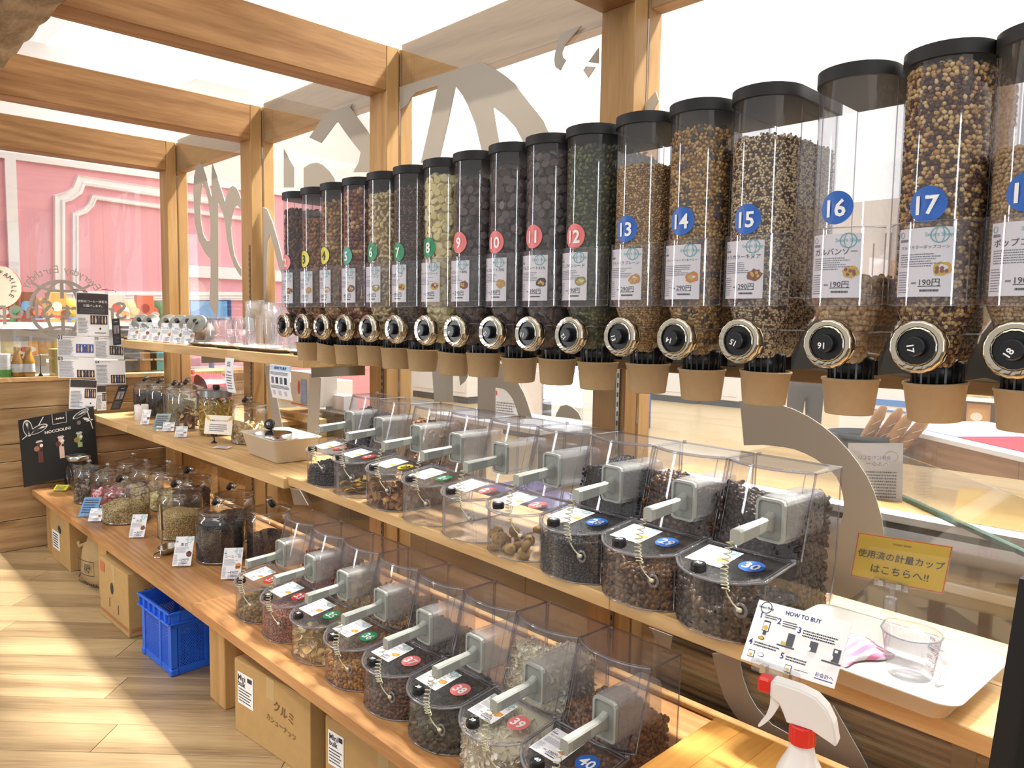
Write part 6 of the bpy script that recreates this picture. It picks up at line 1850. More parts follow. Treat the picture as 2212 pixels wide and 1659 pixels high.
# yellow notice clipped to the back rim of the tray
YSY = 1.672
q = [ony(1855, 1150, YSY), ony(2055, 1183, YSY), ony(2037, 1282, YSY), ony(1838, 1243, YSY)]
t = thing('clip_sign', 'yellow notice for used measuring cups clipped to the back of white tray', 'sign', (q[0] + q[1] + q[2] + q[3]) / 4)
o_ = q[3] - t.location; eu, ev = q[2] - q[3], q[0] - q[3]
ym = lambda u, v: o_ + eu * u + ev * v
yd = lambda k: (lambda u, v: ym(u, v) + Vector((0, -0.0012 * k, 0)))
m = MB()
m.rect(yd(0), 0, 0, 1, 1, 0); m.rect(lambda u, v: ym(u, v) + Vector((0, 0.0016, 0)), 1, 0, 0, 1, 0)
for a in ((0, 0, 1, 0.018), (0, 0.982, 1, 1), (0, 0, 0.010, 1), (0.99, 0, 1, 1)): m.rect(yd(1), *a, 2)
W_, H_ = eu.length, ev.length
yt = lambda s_, u, v, sz, wd, bo: m.text(s_, lambda a, b: yd(1)(u + a / W_, v + b / H_), 0, 0, sz, 1, width=wd, bold=bo)
yt('SMART SHOP', 0.5, 0.86, 0.008, W_ * 0.2, 0.0); yt('使用済の計量カップ', 0.5, 0.56, 0.03, W_ * 0.93, 0.03); yt('はこちらへ!!', 0.52, 0.26, 0.028, W_ * 0.62, 0.03)
m.build('card', [mat('notice_yellow', 'd9b41e', 0.35), INK, mat('notice_red', 'c0402a', 0.5)], t)
m = MB(); m.rect(lambda u, v: ym(u, v) + Vector((0, -0.0035, 0)), -0.015, -0.02, 1.015, 1.02, 0); m.build('clear_sleeve', ACRYL, t)
m = MB()
cl = o_ + eu * 0.46
m.box(cl.x - 0.035, cl.x + 0.035, -0.008, 0.006, cl.z - 0.010, cl.z + 0.006, b=0.002)
for sx in (-0.018, 0.018): m.box(cl.x + sx - 0.005, cl.x + sx + 0.005, -0.0095, 0.0075, cl.z - 0.008, cl.z + 0.004, 1)
m.tube([(cl.x, 0, cl.z), (cl.x + 0.003, 0.0, cl.z - 0.02), (cl.x, 0, cl.z - 0.045)], 0.006, 8)
m.box(cl.x - 0.012, cl.x + 0.012, -0.010, 0.010, cl.z - 0.066, cl.z - 0.03, b=0.003)
m.build('sign_clip', [ACRYL, STEEL], t)

# HOW TO BUY sheet clipped to the shelf edge, leaning back
q = [ony(1640, 1295, 1.392), ony(1848, 1370, 1.384), ony(1802, 1488, 1.322), ony(1600, 1423, 1.330)]
t = thing('clip_sign', 'white HOW TO BUY instruction sheet clipped to the shelf before bin 30', 'sign', (q[0] + q[1] + q[2] + q[3]) / 4)
o_ = q[3] - t.location; eu, ev = q[2] - q[3], q[0] - q[3]
nn_ = eu.cross(ev).normalized()
if nn_.y > 0: nn_ = -nn_
hm = lambda u, v: o_ + eu * u + ev * v
hd = lambda k: (lambda u, v: hm(u, v) + nn_ * 0.0007 * k)
W_, H_ = eu.length, ev.length
m = MB(); m.rect(hd(0), 0, 0, 1, 1, 0); m.rect(hd(-1.5), 1, 0, 0, 1, 0)
ht = lambda s_, u, v, sz, wd, mi=1, bo=0.02: m.text(s_, lambda a, b: hd(1)(u + a / W_, v + b / H_), 0, 0, sz, mi, width=wd, bold=bo)
ht('HOW TO BUY', 0.52, 0.90, 0.014, W_ * 0.38, 1, 0.03)
m.ring(lambda u, v: hd(1)(u / W_ + 0.11, v / H_ + 0.90), 0, 0, 0.012, 0.012, 0.0016, 2, 20); ht('Smart Shop', 0.11, 0.90, 0.008, W_ * 0.17, 2)
for s_, u, v in (('1', 0.08, 0.77), ('2', 0.29, 0.745), ('3', 0.52, 0.69), ('4', 0.05, 0.32), ('5', 0.42, 0.24)): ht(s_, u, v, 0.016, 0.03, 1, 0.03)
for (a, rows, sd) in (((0.12, 0.73, 0.27, 0.80), 2, 1), ((0.33, 0.67, 0.50, 0.775), 3, 2), ((0.56, 0.60, 0.93, 0.72), 3, 3), ((0.09, 0.26, 0.38, 0.345), 2, 4), ((0.46, 0.185, 0.70, 0.265), 2, 5)): m.lines(hd(1), *a, rows, 2, sd, 0.55, 0.15)
# pictograms: hopper, scales, screens
m.rect(hd(1), 0.13, 0.53, 0.205, 0.70, 2); m.rect(hd(2), 0.136, 0.54, 0.199, 0.675, 0); m.ell(hd(3), 0.168, 0.585, 0.028, 0.04, 3, 12); m.rect(hd(1), 0.15, 0.47, 0.185, 0.53, 4)
m.ell(hd(1), 0.15, 0.41, 0.035, 0.03, 2, 10); m.ell(hd(2), 0.15, 0.412, 0.028, 0.022, 3, 10)
for (u, v) in ((0.42, 0.50), (0.90, 0.46)): m.rect(hd(1), u, v - 0.10, u + 0.075, v + 0.10, 4); m.rect(hd(1), u - 0.09, v - 0.13, u + 0.10, v - 0.105, 4)
m.rect(hd(2), 0.37, 0.405, 0.425, 0.45, 3); m.rect(hd(1), 0.66, 0.42, 0.74, 0.575, 4); m.ell(hd(2), 0.66, 0.45, 0.026, 0.035, 0, 10); m.ell(hd(2), 0.895, 0.42, 0.022, 0.04, 0, 10); m.rect(hd(2), 0.915, 0.50, 0.945, 0.54, 0)
for (u, v) in ((0.09, 0.13), (0.51, 0.07)): m.rect(hd(1), u - 0.03, v - 0.05, u + 0.04, v + 0.06, 2); m.rect(hd(2), u - 0.025, v - 0.042, u + 0.035, v + 0.05, 0); m.ell(hd(3), u + 0.005, v - 0.01, 0.018, 0.025, 3, 8)
m.ell(hd(1), 0.20, 0.155, 0.035, 0.035, 2, 10); m.ell(hd(2), 0.20, 0.156, 0.03, 0.028, 0, 10)
m.rect(hd(1), 0.62, 0.095, 0.72, 0.102, 2); m.rect(hd(1), 0.575, 0.09, 0.63, 0.097, 2); ht('お会計へ', 0.88, 0.125, 0.014, W_ * 0.18, 1, 0.03); m.rect(hd(1), 0.79, 0.06, 0.97, 0.072, 1)
m.build('sheet', [WHITE, INK_B, INK, FOOD['yellow'], mat('icon_grey', '4c4e56', 0.5)], t)
cl = o_ + eu * 0.40 - ev * 0.02
m = MB()
m.box(-0.048, 0.048, -0.007, 0.005, -0.012, 0.012, b=0.003)
for sx in (-0.022, 0.024): m.box(sx - 0.006, sx + 0.006, -0.0085, 0.0065, -0.010, 0.006, 1)
m.box(-0.028, 0.028, -0.005, 0.03, -0.026, -0.012, b=0.002)
for v_ in range(len(m.v)): m.v[v_] = tuple(Vector(m.v[v_]) + cl)
m.build('sign_clip', [ACRYL, STEEL], t)
# shelf right end: dark box of a device and a blue folder
DVT = ony(2215, 1245, 1.10)
t = thing('label_printer', 'black device housing at the lower right corner', 'device', (0.0, 0, 0))
tl = [ony(2216, 1238, 1.05), ony(2136, 1650, 1.05)]
p0, p1 = tl
t.location = (p1.x, 1.05, p1.z - 0.12)
dx = p0.x - p1.x; dzv = p0.z - p1.z + 0.12
m = MB(); m.prism([(-0.003, 0), (0.30, 0.0), (0.30, dzv + 0.02), (dx, dzv)], -0.03, 0.10, 0, Matrix(((1, 0, 0, 0), (0, 0, 1, 0), (0, 1, 0, 0), (0, 0, 0, 1)))); m.build('housing', mat('device_black', '0e0e10', 0.6), t)
m = MB(); m.prism([(0.03, 0.02), (0.28, 0.02), (0.28, dzv - 0.01), (dx + 0.02, dzv - 0.02)], -0.033, -0.031, 0, Matrix(((1, 0, 0, 0), (0, 0, 1, 0), (0, 1, 0, 0), (0, 0, 0, 1)))); m.build('front_panel', BLACK, t)
q = [ony(2166, 1474, 1.30), ony(2200, 1485, 1.30), ony(2180, 1620, 1.30), ony(2143, 1608, 1.30)]
o_ = q[3]
m = MB(); c = [Vector(p_) - o_ for p_ in q]; m.add(c + [p_ + Vector((0, 0.02, 0)) for p_ in c], [(0, 1, 2, 3), (7, 6, 5, 4), (0, 4, 5, 1), (1, 5, 6, 2), (2, 6, 7, 3), (3, 7, 4, 0)])
t = thing('folder', 'blue purple folder standing behind the black device', 'folder', o_)
m.build('cover', mat('folder_blue', '3a2f9a', 0.5), t)
m = MB(); m.box(0.01, 0.035, -0.002, 0.022, (q[0] - o_).z - 0.012, (q[0] - o_).z + 0.02, b=0.003); m.build('white_clip', WHITE, t)

# butcher block table and spray bottle in front of the end of the counter
ZT = 0.72
tb = thing('side_table', 'table with glossy striped laminated wood top in front of bin 40', 'table', (-0.40, 1.10, 0))
xl = onz(1549, 1548, ZT).x; yb_ = onz(1549, 1548, ZT).y
for k in range(14):
    a = xl + 0.9 * k / 14
    MB().box(a + 0.40, a + 0.9 / 14 + 0.40 - 0.0003, 0.70 - 1.10, yb_ - 1.10, ZT - 0.03, ZT, b=0.0006).build('stave', W_BLOCK, tb)
for (x_, y_, z_) in ((xl + 0.03, 0.74, 0), (xl + 0.85, 0.74, 0), (xl + 0.85, yb_ - 0.05, 0.392), (xl + 0.03, yb_ - 0.05, 0.392)):
    MB().box(x_ + 0.40 - 0.02, x_ + 0.40 + 0.02, y_ - 1.10 - 0.02, y_ - 1.10 + 0.02, z_, ZT - 0.031).build('leg', W_BLOCK, tb)
SB = thing('spray_bottle', 'white spray bottle with red collar and red nozzle on the wood block table', 'bottle', (-0.50, 1.125, ZT + 0.0005), math.radians(12))
WP = mat('bottle_white', 'e6e2de', 0.38); RED = mat('bottle_red', 'd22a24', 0.35)
m = MB(); m.lathe([(0.0, 0.0), (0.034, 0.0), (0.038, 0.004), (0.039, 0.02), (0.039, 0.105), (0.037, 0.125), (0.030, 0.142), (0.021, 0.16), (0.0175, 0.178), (0.016, 0.19)], 36, 0, None, True, None, 0.86); m.build('bottle_body', WP, SB)
m = MB(); m.lathe([(0.0165, 0.176), (0.020, 0.177), (0.0205, 0.18), (0.0205, 0.205), (0.019, 0.207), (0, 0.207)], 40, 0, None, False, lambda i, n: 1 - 0.03 * (i % 2)); m.build('collar', RED, SB)
XZb = lambda y0: Matrix(((1, 0, 0, 0), (0, 0, 1, y0), (0, 1, 0, 0), (0, 0, 0, 1)))
m = MB()
hd_ = [(-0.022, 0.207), (0.018, 0.205), (0.050, 0.192), (0.053, 0.196), (0.047, 0.226), (0.036, 0.246), (0.020, 0.260), (-0.005, 0.266), (-0.045, 0.268), (-0.049, 0.264), (-0.049, 0.242), (-0.036, 0.236), (-0.030, 0.225)]
m.prism(hd_, -0.011, 0.011, 0, XZb(0)); m.prism([(x * 0.92, 0.235 + (z - 0.235) * 0.9) for x, z in hd_], -0.014, 0.014, 0, XZb(0))
m.build('spray_head', WP, SB)
m = MB(); m.box(-0.070, -0.049, -0.012, 0.012, 0.243, 0.268, b=0.004); m.build('nozzle', RED, SB)
m = MB(); m.prism(catmull([(-0.048, 0.243), (-0.050, 0.225), (-0.056, 0.205), (-0.066, 0.188), (-0.064, 0.184), (-0.052, 0.197), (-0.042, 0.213), (-0.034, 0.236)], 3), -0.0075, 0.0075, 0, XZb(0)); m.build('trigger', WP, SB)
m = MB()
blm = lambda u, v: Vector((0.0396 * math.sin(u / 0.0396), -0.0396 * 0.86 * math.cos(u / 0.0396), v))
bl2 = lambda u, v: Vector((0.0402 * math.sin(u / 0.0402), -0.0402 * 0.86 * math.cos(u / 0.0402), v))
m.rect(blm, -0.040, 0.01, 0.045, 0.118, 0, 10)
for k in range(3): m.rect(bl2, -0.038, 0.108 - 0.006 * k, -0.030, 0.111 - 0.006 * k, 1, 2); m.rect(bl2, 0.012, 0.108 - 0.006 * k, 0.042, 0.111 - 0.006 * k, 1, 4)
m.text('Pack Style', bl2, -0.010, 0.104, 0.012, 1, width=0.036, bold=0.02); m.text('アルコール', bl2, 0.0, 0.082, 0.024, 1, width=0.074, bold=0.03); m.text('除菌', bl2, -0.008, 0.05, 0.026, 1, width=0.05, bold=0.03)
m.build('printed_label', [mat('label_pinkish', 'f0e2de', 0.5), mat('label_red', 'c23a44', 0.5)], SB)

# ------------------------------------------------------------------ under the counter
def carton(label, x0, y0, x1, y1, h, rz=0.0, flaps=True, name='cardboard_box', marks=None):
    t = thing(name, label, 'box', ((x0 + x1) / 2, (y0 + y1) / 2, 0.0005), rz)
    w_, d_ = (x1 - x0) / 2, (y1 - y0) / 2
    m_ = MB(); m_.box(-w_, w_, -d_, d_, 0, h, b=0.002); m_.build('carton', CARD_B, t)
    f_ = MB(); f_.box(-0.025, 0.025, -d_ - 0.0006, d_ + 0.0006, h * 0.72, h + 0.0006); f_.build('tape', mat('tape', 'b59a6c', 0.3), t)
    if flaps:
        g = MB(); g.box(-w_ + 0.002, w_ - 0.002, -d_ + 0.002, -0.001, h + 0.0008, h + 0.004); g.box(-w_ + 0.002, w_ - 0.002, 0.001, d_ - 0.002, h + 0.0008, h + 0.004); g.build('flap', CARD_B, t)
    fr_ = lambda u, v: Vector((u, -d_ - 0.0016, v)); rt_ = lambda u, v: Vector((w_ + 0.0016, u, v))
    if marks:
        k_ = MB(); marks(k_, fr_, rt_, w_, d_, h); k_.build('print', [WHITE, INK, mat('print_brown', '6a4c30', 0.7), mat('print_red', 'b86a48', 0.7)], t)
    return t
def mk_mini(k, fr_, rt_, w_, d_, h):
    k.rect(fr_, -w_ * 0.90, h * 0.42, -w_ * 0.46, h * 0.86, 0)
    up = lambda u, v: fr_(u, v) + Vector((0, -0.0006, 0))
    k.text('Mini', up, -w_ * 0.78, h * 0.79, 0.03, 1, width=w_ * 0.22, bold=0.03); k.text('bulk', up, -w_ * 0.78, h * 0.71, 0.03, 1, width=w_ * 0.22, bold=0.03)
    k.rect(up, -w_ * 0.62, h * 0.77, -w_ * 0.49, h * 0.83, 1); k.lines(up, -w_ * 0.87, h * 0.45, -w_ * 0.49, h * 0.65, 5, 1, 4, 0.4, 0.2)
    k.text('クルミ', up, w_ * 0.35, h * 0.66, 0.06, 2, width=w_ * 0.5, rot=-0.12); k.text('カシューナッツ', up, w_ * 0.28, h * 0.45, 0.05, 2, width=w_ * 0.75, rot=-0.1)
def mk_mini2(k, fr_, rt_, w_, d_, h):
    k.rect(fr_, -w_ * 0.94, h * 0.42, -w_ * 0.66, h * 0.86, 0)
    up = lambda u, v: fr_(u, v) + Vector((0, -0.0006, 0))
    k.text('Mini', up, -w_ * 0.84, h * 0.79, 0.03, 1, width=w_ * 0.15, bold=0.03); k.text('bulk', up, -w_ * 0.84, h * 0.71, 0.03, 1, width=w_ * 0.15, bold=0.03)
    k.rect(up, -w_ * 0.75, h * 0.77, -w_ * 0.68, h * 0.83, 1); k.lines(up, -w_ * 0.92, h * 0.45, -w_ * 0.68, h * 0.65, 5, 1, 4, 0.4, 0.2)
def mk_ch(k, fr_, rt_, w_, d_, h):
    k.text('CH', rt_, 0.0 - d_ * 0.55, h * 0.66, 0.06, 2, width=0.10, bold=0.02); k.rect(rt_, -d_ * 0.95, h * 0.075, d_ * 0.95, h * 0.10, 3); k.rect(rt_, -d_ * 0.95, h * 0.115, d_ * 0.95, h * 0.13, 3)
    k.rect(fr_, -w_ * 0.95, h * 0.09, w_ * 0.95, h * 0.11, 3); k.rect(fr_, -w_ * 0.95, h * 0.125, w_ * 0.95, h * 0.14, 3)
    k.ell(fr_, -w_ * 0.1, h * 0.60, 0.022, 0.03, 1, 10); k.rect(fr_, -w_ * 0.3, h * 0.26, -w_ * 0.26, h * 0.42, 2); k.rect(fr_, w_ * 0.3, h * 0.24, w_ * 0.34, h * 0.40, 2); k.rect(fr_, -w_ * 0.92, h * 0.78, -w_ * 0.6, h * 0.94, 3)
    k.ell(rt_, d_ * 0.35, h * 0.46, 0.02, 0.028, 1, 10)
def mk_far(k, fr_, rt_, w_, d_, h):
    k.rect(fr_, -w_ * 0.8, h * 0.25, w_ * 0.0, h * 0.62, 0); up = lambda u, v: fr_(u, v) + Vector((0, -0.0006, 0)); k.lines(up, -w_ * 0.72, h * 0.28, -w_ * 0.08, h * 0.58, 6, 1, 5, 0.45, 0.2); k.ell(fr_, 0, h * 0.7, 0.035, 0.022, 1, 12, -0.3)
carton('cardboard box with Mini bulk label and handwriting under the counter', -2.70, 1.185, -2.22, 1.60, 0.275, 0.10, marks=mk_mini)
carton('cardboard box with Mini bulk label under the counter at the bottom edge', -2.13, 1.24, -1.55, 1.66, 0.262, 0.10, marks=mk_mini2)
carton('brown box with red bands and hand holes beside the blue crate', -4.22, 1.13, -3.80, 1.55, 0.305, 0.02, marks=mk_ch)
carton('brown box with a white label at the far end under the counter', -5.43, 1.18, -5.03, 1.50, 0.31, 0.02, marks=mk_far)
# paper sugar sack
t = thing('paper_sack', 'slumped kraft paper sugar sack with clear bag on top under counter', 'sack', (-4.73, 1.33, 0.0006), 0.05)
m = MB()
q_ = random.Random(3)
m.lathe([(0.0, 0.0), (0.17, 0.0), (0.20, 0.02), (0.205, 0.08), (0.20, 0.15), (0.19, 0.20), (0.165, 0.235), (0.15, 0.27), (0.10, 0.25), (0.0, 0.22)], 40, 0, None, True, lambda i, n: 1 + 0.05 * math.sin(i * 1.3) * math.sin(i * 0.37), 0.72)
m.tube([(-0.16, -0.06, 0.20), (-0.22, -0.10, 0.17), (-0.27, -0.09, 0.18)], 0.012, 8)
m.build('sack_body', mat('sack_kraft', 'b3966a', 0.85, noise=0.08, nscale=12, bump=0.5), t)
m = MB()
sm = lambda u, v: Vector((0.212 * math.sin(u / 0.21), -0.212 * 0.76 * math.cos(u / 0.21) - 0.004, v))
for a in ((-0.11, 0.155, 0.13, 0.159), (-0.11, 0.075, 0.13, 0.079), (-0.11, 0.075, -0.107, 0.159), (0.127, 0.075, 0.13, 0.159)): m.rect(sm, *a, 0, 8)
m.text('状', sm, -0.06, 0.116, 0.06, 0, bold=0.02); m.text('糖', sm, 0.07, 0.116, 0.06, 0, bold=0.02); m.lines(sm, -0.15, 0.018, 0.15, 0.036, 1, 0, 3, 0.7, 0)
m.build('print', INK, t)
m = MB(); m.lathe([(0.0, 0.235), (0.10, 0.235), (0.13, 0.26), (0.12, 0.30), (0.07, 0.335), (0.0, 0.33)], 24, 0, None, True, lambda i, n: 1 + 0.1 * math.sin(i * 2.1), 0.7); m.build('clear_bag', clear('clear_bag', (0.9, 0.9, 0.88), (0.6, 0.6, 0.56), 0.4, gl=2.0), t)
# blue crate
CB = mat('crate_blue', '2a66dc', 0.4)
t = thing('plastic_crate', 'blue plastic crate with perforated sides pushed under the counter', 'crate', (-3.43, 1.36, 0.0006), 0.03)
w_, d_, h = 0.165, 0.225, 0.285
m = MB()
m.box(-w_, w_, -d_, d_, 0, 0.012, b=0.002)
for sx in (-1, 1):
    for sy in (-1, 1):
        m.box(sx * w_ - 0.028 * (sx > 0), sx * w_ + 0.028 * (sx < 0), sy * d_ - 0.028 * (sy > 0), sy * d_ + 0.028 * (sy < 0), 0.0, h - 0.04, b=0.004)
        m.box(sx * (w_ + 0.006) - 0.035 * (sx > 0), sx * (w_ + 0.006) + 0.035 * (sx < 0), sy * (d_ + 0.006) - 0.035 * (sy > 0), sy * (d_ + 0.006) + 0.035 * (sy < 0), 0, 0.03, b=0.004)
m.build('corner_frame', CB, t)
m = MB()
for (a0, a1, fixed, ax) in ((-w_ - 0.014, w_ + 0.014, -d_ - 0.010, 'y'), (-w_ - 0.014, w_ + 0.014, d_ + 0.002, 'y'), (-d_ - 0.014, d_ + 0.014, -w_ - 0.010, 'x'), (-d_ - 0.014, d_ + 0.014, w_ + 0.002, 'x')):
    def bx(p0_, p1_, q0, q1, z0, z1, b=0.0):
        if ax == 'y': m.box(p0_, p1_, q0, q1, z0, z1, 0, b)
        else: m.box(q0, q1, p0_, p1_, z0, z1, 0, b)
    off = -0.008 if fixed < 0 else 0.0
    bx(a0, a1, fixed + off, fixed + off + 0.016, h - 0.008, h, 0.002)
    bx(a0, a1, fixed + off, fixed + off + 0.016, h - 0.055, h - 0.048, 0.002)
    bx(a0 + 0.012, a1 - 0.012, fixed + 0.003, fixed + 0.007, h - 0.055, h)
    for k in range(6):
        p_ = a0 + (a1 - a0) * (k + 0.5) / 6
        bx(p_ - 0.002, p_ + 0.002, fixed + off, fixed + off + 0.016, h - 0.052, h - 0.004)
m.build('rim', CB, t)
def lattice(fx, u0, u1, z0, z1, name):
    m_ = MB(); st_ = 0.013
    nu, nv = int((u1 - u0) / st_), int((z1 - z0) / st_)
    for s_ in (-1, 1):
        for k in range(-nv, nu + nv):
            ua, ub = u0 + k * st_ * 1.0, u0 + (k + nv) * st_
            if s_ < 0: ua, ub = ub, ua
            za, zb = z0, z1
            (a_, b_) = ((ua, za), (ub, zb))
            def clip_(a_, b_):
                du, dz_ = b_[0] - a_[0], b_[1] - a_[1]
                t0, t1 = 0.0, 1.0
                for lim, sg in ((u0, 1), (u1, -1)):
                    va, vb = (a_[0] - lim) * sg, (b_[0] - lim) * sg
                    if va < 0 and vb < 0: return None
                    if va < 0: t0 = max(t0, va / (va - vb))
                    if vb < 0: t1 = min(t1, va / (va - vb))
                return None if t1 - t0 < 0.02 else ((a_[0] + du * t0, a_[1] + dz_ * t0), (a_[0] + du * t1, a_[1] + dz_ * t1))
            c_ = clip_(a_, b_)
            if c_:
                (xa, z_a), (xb, z_b) = c_; dn = 0.0022
                P_ = [fx(xa - dn, z_a, 0), fx(xb - dn, z_b, 0), fx(xb + dn, z_b, 0), fx(xa + dn, z_a, 0)]; Q_ = [fx(xa - dn, z_a, 1), fx(xb - dn, z_b, 1), fx(xb + dn, z_b, 1), fx(xa + dn, z_a, 1)]
                m_.add(P_ + Q_, [(0, 1, 2, 3), (7, 6, 5, 4), (0, 4, 5, 1), (2, 6, 7, 3)])
    for (a_, b_) in ((u0 - 0.006, u0), (u1, u1 + 0.006)):
        P_ = [fx(a_, z0, 0), fx(b_, z0, 0), fx(b_, z1, 0), fx(a_, z1, 0)]; Q_ = [fx(a_, z0, 1), fx(b_, z0, 1), fx(b_, z1, 1), fx(a_, z1, 1)]
        m_.add(P_ + Q_, [(0, 1, 2, 3), (7, 6, 5, 4), (0, 4, 5, 1), (1, 5, 6, 2), (2, 6, 7, 3), (3, 7, 4, 0)])
    m_.build(name, CB, t)
fF = lambda u, z, k: (u, -d_ + 0.002 + 0.004 * k, z); fB = lambda u, z, k: (u, d_ - 0.002 - 0.004 * k, z); fR = lambda u, z, k: (w_ - 0.002 - 0.004 * k, u, z); fL = lambda u, z, k: (-w_ + 0.002 + 0.004 * k, u, z)
for (fx, lim) in ((fF, w_), (fB, w_)):
    lattice(fx, -lim + 0.034, 0.03, 0.035, h - 0.075, 'mesh_panel'); lattice(fx, 0.055, lim - 0.034, 0.035, h - 0.075, 'mesh_panel')
for fx in (fR, fL):
    for k in range(3): lattice(fx, -d_ + 0.036 + k * 0.128, -d_ + 0.036 + 0.104 + k * 0.128, 0.035, h - 0.075, 'mesh_panel')
m = MB()
for (fx, us) in ((fF, ((-w_, -w_ + 0.032), (0.033, 0.052), (w_ - 0.032, w_))), (fB, ((-w_, -w_ + 0.032), (0.033, 0.052), (w_ - 0.032, w_))), (fR, tuple((-d_ + 0.146 + 0.128 * k, -d_ + 0.158 + 0.128 * k) for k in range(2))), (fL, tuple((-d_ + 0.146 + 0.128 * k, -d_ + 0.158 + 0.128 * k) for k in range(2)))):
    for (a_, b_) in us:
        P_ = [fx(a_, 0.01, -1), fx(b_, 0.01, -1), fx(b_, h - 0.05, -1), fx(a_, h - 0.05, -1)]; Q_ = [fx(a_, 0.01, 1), fx(b_, 0.01, 1), fx(b_, h - 0.05, 1), fx(a_, h - 0.05, 1)]
        m.add(P_ + Q_, [(0, 1, 2, 3), (7, 6, 5, 4), (0, 4, 5, 1), (1, 5, 6, 2), (2, 6, 7, 3), (3, 7, 4, 0)])
    lim = w_ if fx in (fF, fB) else d_
    for (z0, z1) in ((0.012, 0.034), (h - 0.075, h - 0.05)):
        P_ = [fx(-lim, z0, -0.5), fx(lim, z0, -0.5), fx(lim, z1, -0.5), fx(-lim, z1, -0.5)]; Q_ = [fx(-lim, z0, 0.8), fx(lim, z0, 0.8), fx(lim, z1, 0.8), fx(-lim, z1, 0.8)]
        m.add(P_ + Q_, [(0, 1, 2, 3), (7, 6, 5, 4), (0, 4, 5, 1), (1, 5, 6, 2), (2, 6, 7, 3), (3, 7, 4, 0)])
m.build('side_rib', CB, t)

# ------------------------------------------------------------------ the mall beyond the glass
PINK = mat('pink_wall', 'e9a6b2', 0.7)
XP = -9.2
pk = struct(MB().box(XP - 0.1, XP, -6, 6.2, 0, 4.3).build('wall_pink', PINK))
TRIMW = mat('moulding_white', 'f2eeee', 0.5)
tpx = lambda px, py: onx(px, py, XP)
ztop = tpx(300, 382).z
tt = struct(MB().box(XP, XP + 0.05, -6, 6.2, ztop, 4.29).build('trim_3', TRIMW))
tt = struct(MB().box(XP, XP + 0.05, tpx(14, 500).y, tpx(38, 500).y, 0.0, ztop).build('trim_4', TRIMW))
def molding(pts, w_, name):
    P_ = [Vector((tpx(*p_).y, tpx(*p_).z)) for p_ in pts]
    n_ = len(P_); v, f = [], []
    for i in range(n_):
        d0 = (P_[i] - P_[i - 1]).normalized(); d1 = (P_[(i + 1) % n_] - P_[i]).normalized()
        nn = Vector((-(d0 + d1).y, (d0 + d1).x)).normalized()
        k_ = 1 / max(0.5, nn.dot(Vector((-d0.y, d0.x))))
        for (o, x) in ((-1, 0), (-0.9, 0.05), (-0.4, 0.055), (-0.2, 0.03), (0.5, 0.035), (0.8, 0.05), (1, 0.0)):
            q_ = P_[i] + nn * (o * w_ * k_); v.append((XP + x, q_.x, q_.y))
    for i in range(n_):
        j = (i + 1) % n_
        for k in range(6): f.append((i * 7 + k, i * 7 + k + 1, j * 7 + k + 1, j * 7 + k))
    return struct(MB().add(v, f).build(name, TRIMW))
molding([(127, 640), (127, 430), (148, 424), (165, 412), (174, 390), (370, 420), (560, 448), (560, 640)], 0.055, 'trim_5')
molding([(161, 640), (161, 464), (182, 456), (195, 443), (202, 426), (370, 450), (550, 476), (550, 640)], 0.03, 'trim_6')
tt = struct(MB().box(XP, XP + 0.08, 3.3, 6.2, tpx(430, 600).z, tpx(430, 575).z).build('trim_7', TRIMW))
FAR = mat('far_wall', 'efe9e6', 0.7)
struct(MB().box(-14, 8, 17.5, 17.6, 0, 4.3).build('wall_far', FAR))
struct(MB().box(7.9, 8, 2.1, 17.5, 0, 4.3).build('wall_right', FAR))

# shelves of snacks in the neighbouring shop (left, behind the end pane)
PC = [mat('pack_%d' % i, c, 0.45) for i, c in enumerate(['c8483a', 'e0a85c', 'e8d8a0', 'a83a34', 'd8d2c8', '5a9a6a', '6aa0d0', 'e87858', 'c89a5a', 'f0e8d8', '7a4a3a', 'd8b840'])]
def pack(label, x, y, z, w_, h_, d_, ci, group, rz=PI / 2, name='snack_packet', pillow=True):
    m_ = MB()
    if pillow:
        m_.grid(lambda u, v: ((u - 0.5) * w_, -d_ / 2 * math.sin(PI * u) ** 0.5 * math.sin(PI * min(1, max(0, v))) ** 0.4, v * h_), 8, 6)
        m_.grid(lambda u, v: ((0.5 - u) * w_, d_ / 2 * math.sin(PI * u) ** 0.5 * math.sin(PI * min(1, max(0, v))) ** 0.4, v * h_), 8, 6)
    else:
        m_.box(-w_ / 2, w_ / 2, -d_ / 2, d_ / 2, 0, h_, b=0.004)
    fp = lambda u, v: Vector((u, -d_ / 2 - 0.002, v))
    m_.ell(fp, 0, h_ * 0.55, w_ * 0.26, h_ * 0.16, 1, 12); m_.rect(fp, -w_ * 0.3, h_ * 0.2, w_ * 0.3, h_ * 0.27, 2)
    t_ = m_.build(name, [PC[ci % 12], PC[(ci * 5 + 4) % 12], PC[(ci * 3 + 9) % 12]], None, (x, y, z)); t_.rotation_euler = (0, 0, rz)
    return tag(t_, label, 'packet', group)
XS_ = -7.4
zsh = onx(150, 700, XS_).z
sh_ = thing('shop_shelf', 'white shelf unit of the neighbouring shop behind the end pane', 'shelf', (XS_, 2.0, 0))
for z in (0.45, 0.85, zsh - 0.30, zsh):
    MB().box(-0.30, 0.02, -4.4, 0.4, z - 0.03, z, b=0.003).build('board', WHITE, sh_)
MB().box(-0.34, -0.30, -4.4, 0.4, 0, zsh).build('back_panel', WHITE, sh_)
for k in range(3): MB().box(-0.30, 0.0, -4.4 + 2.38 * k, -4.37 + 2.38 * k, 0, zsh).build('upright', WHITE, sh_)
MB().box(0.02, 0.028, -4.4, 0.4, zsh - 0.045, zsh + 0.015).build('price_rail', mat('rail_white', 'e4f0f4', 0.4), sh_)
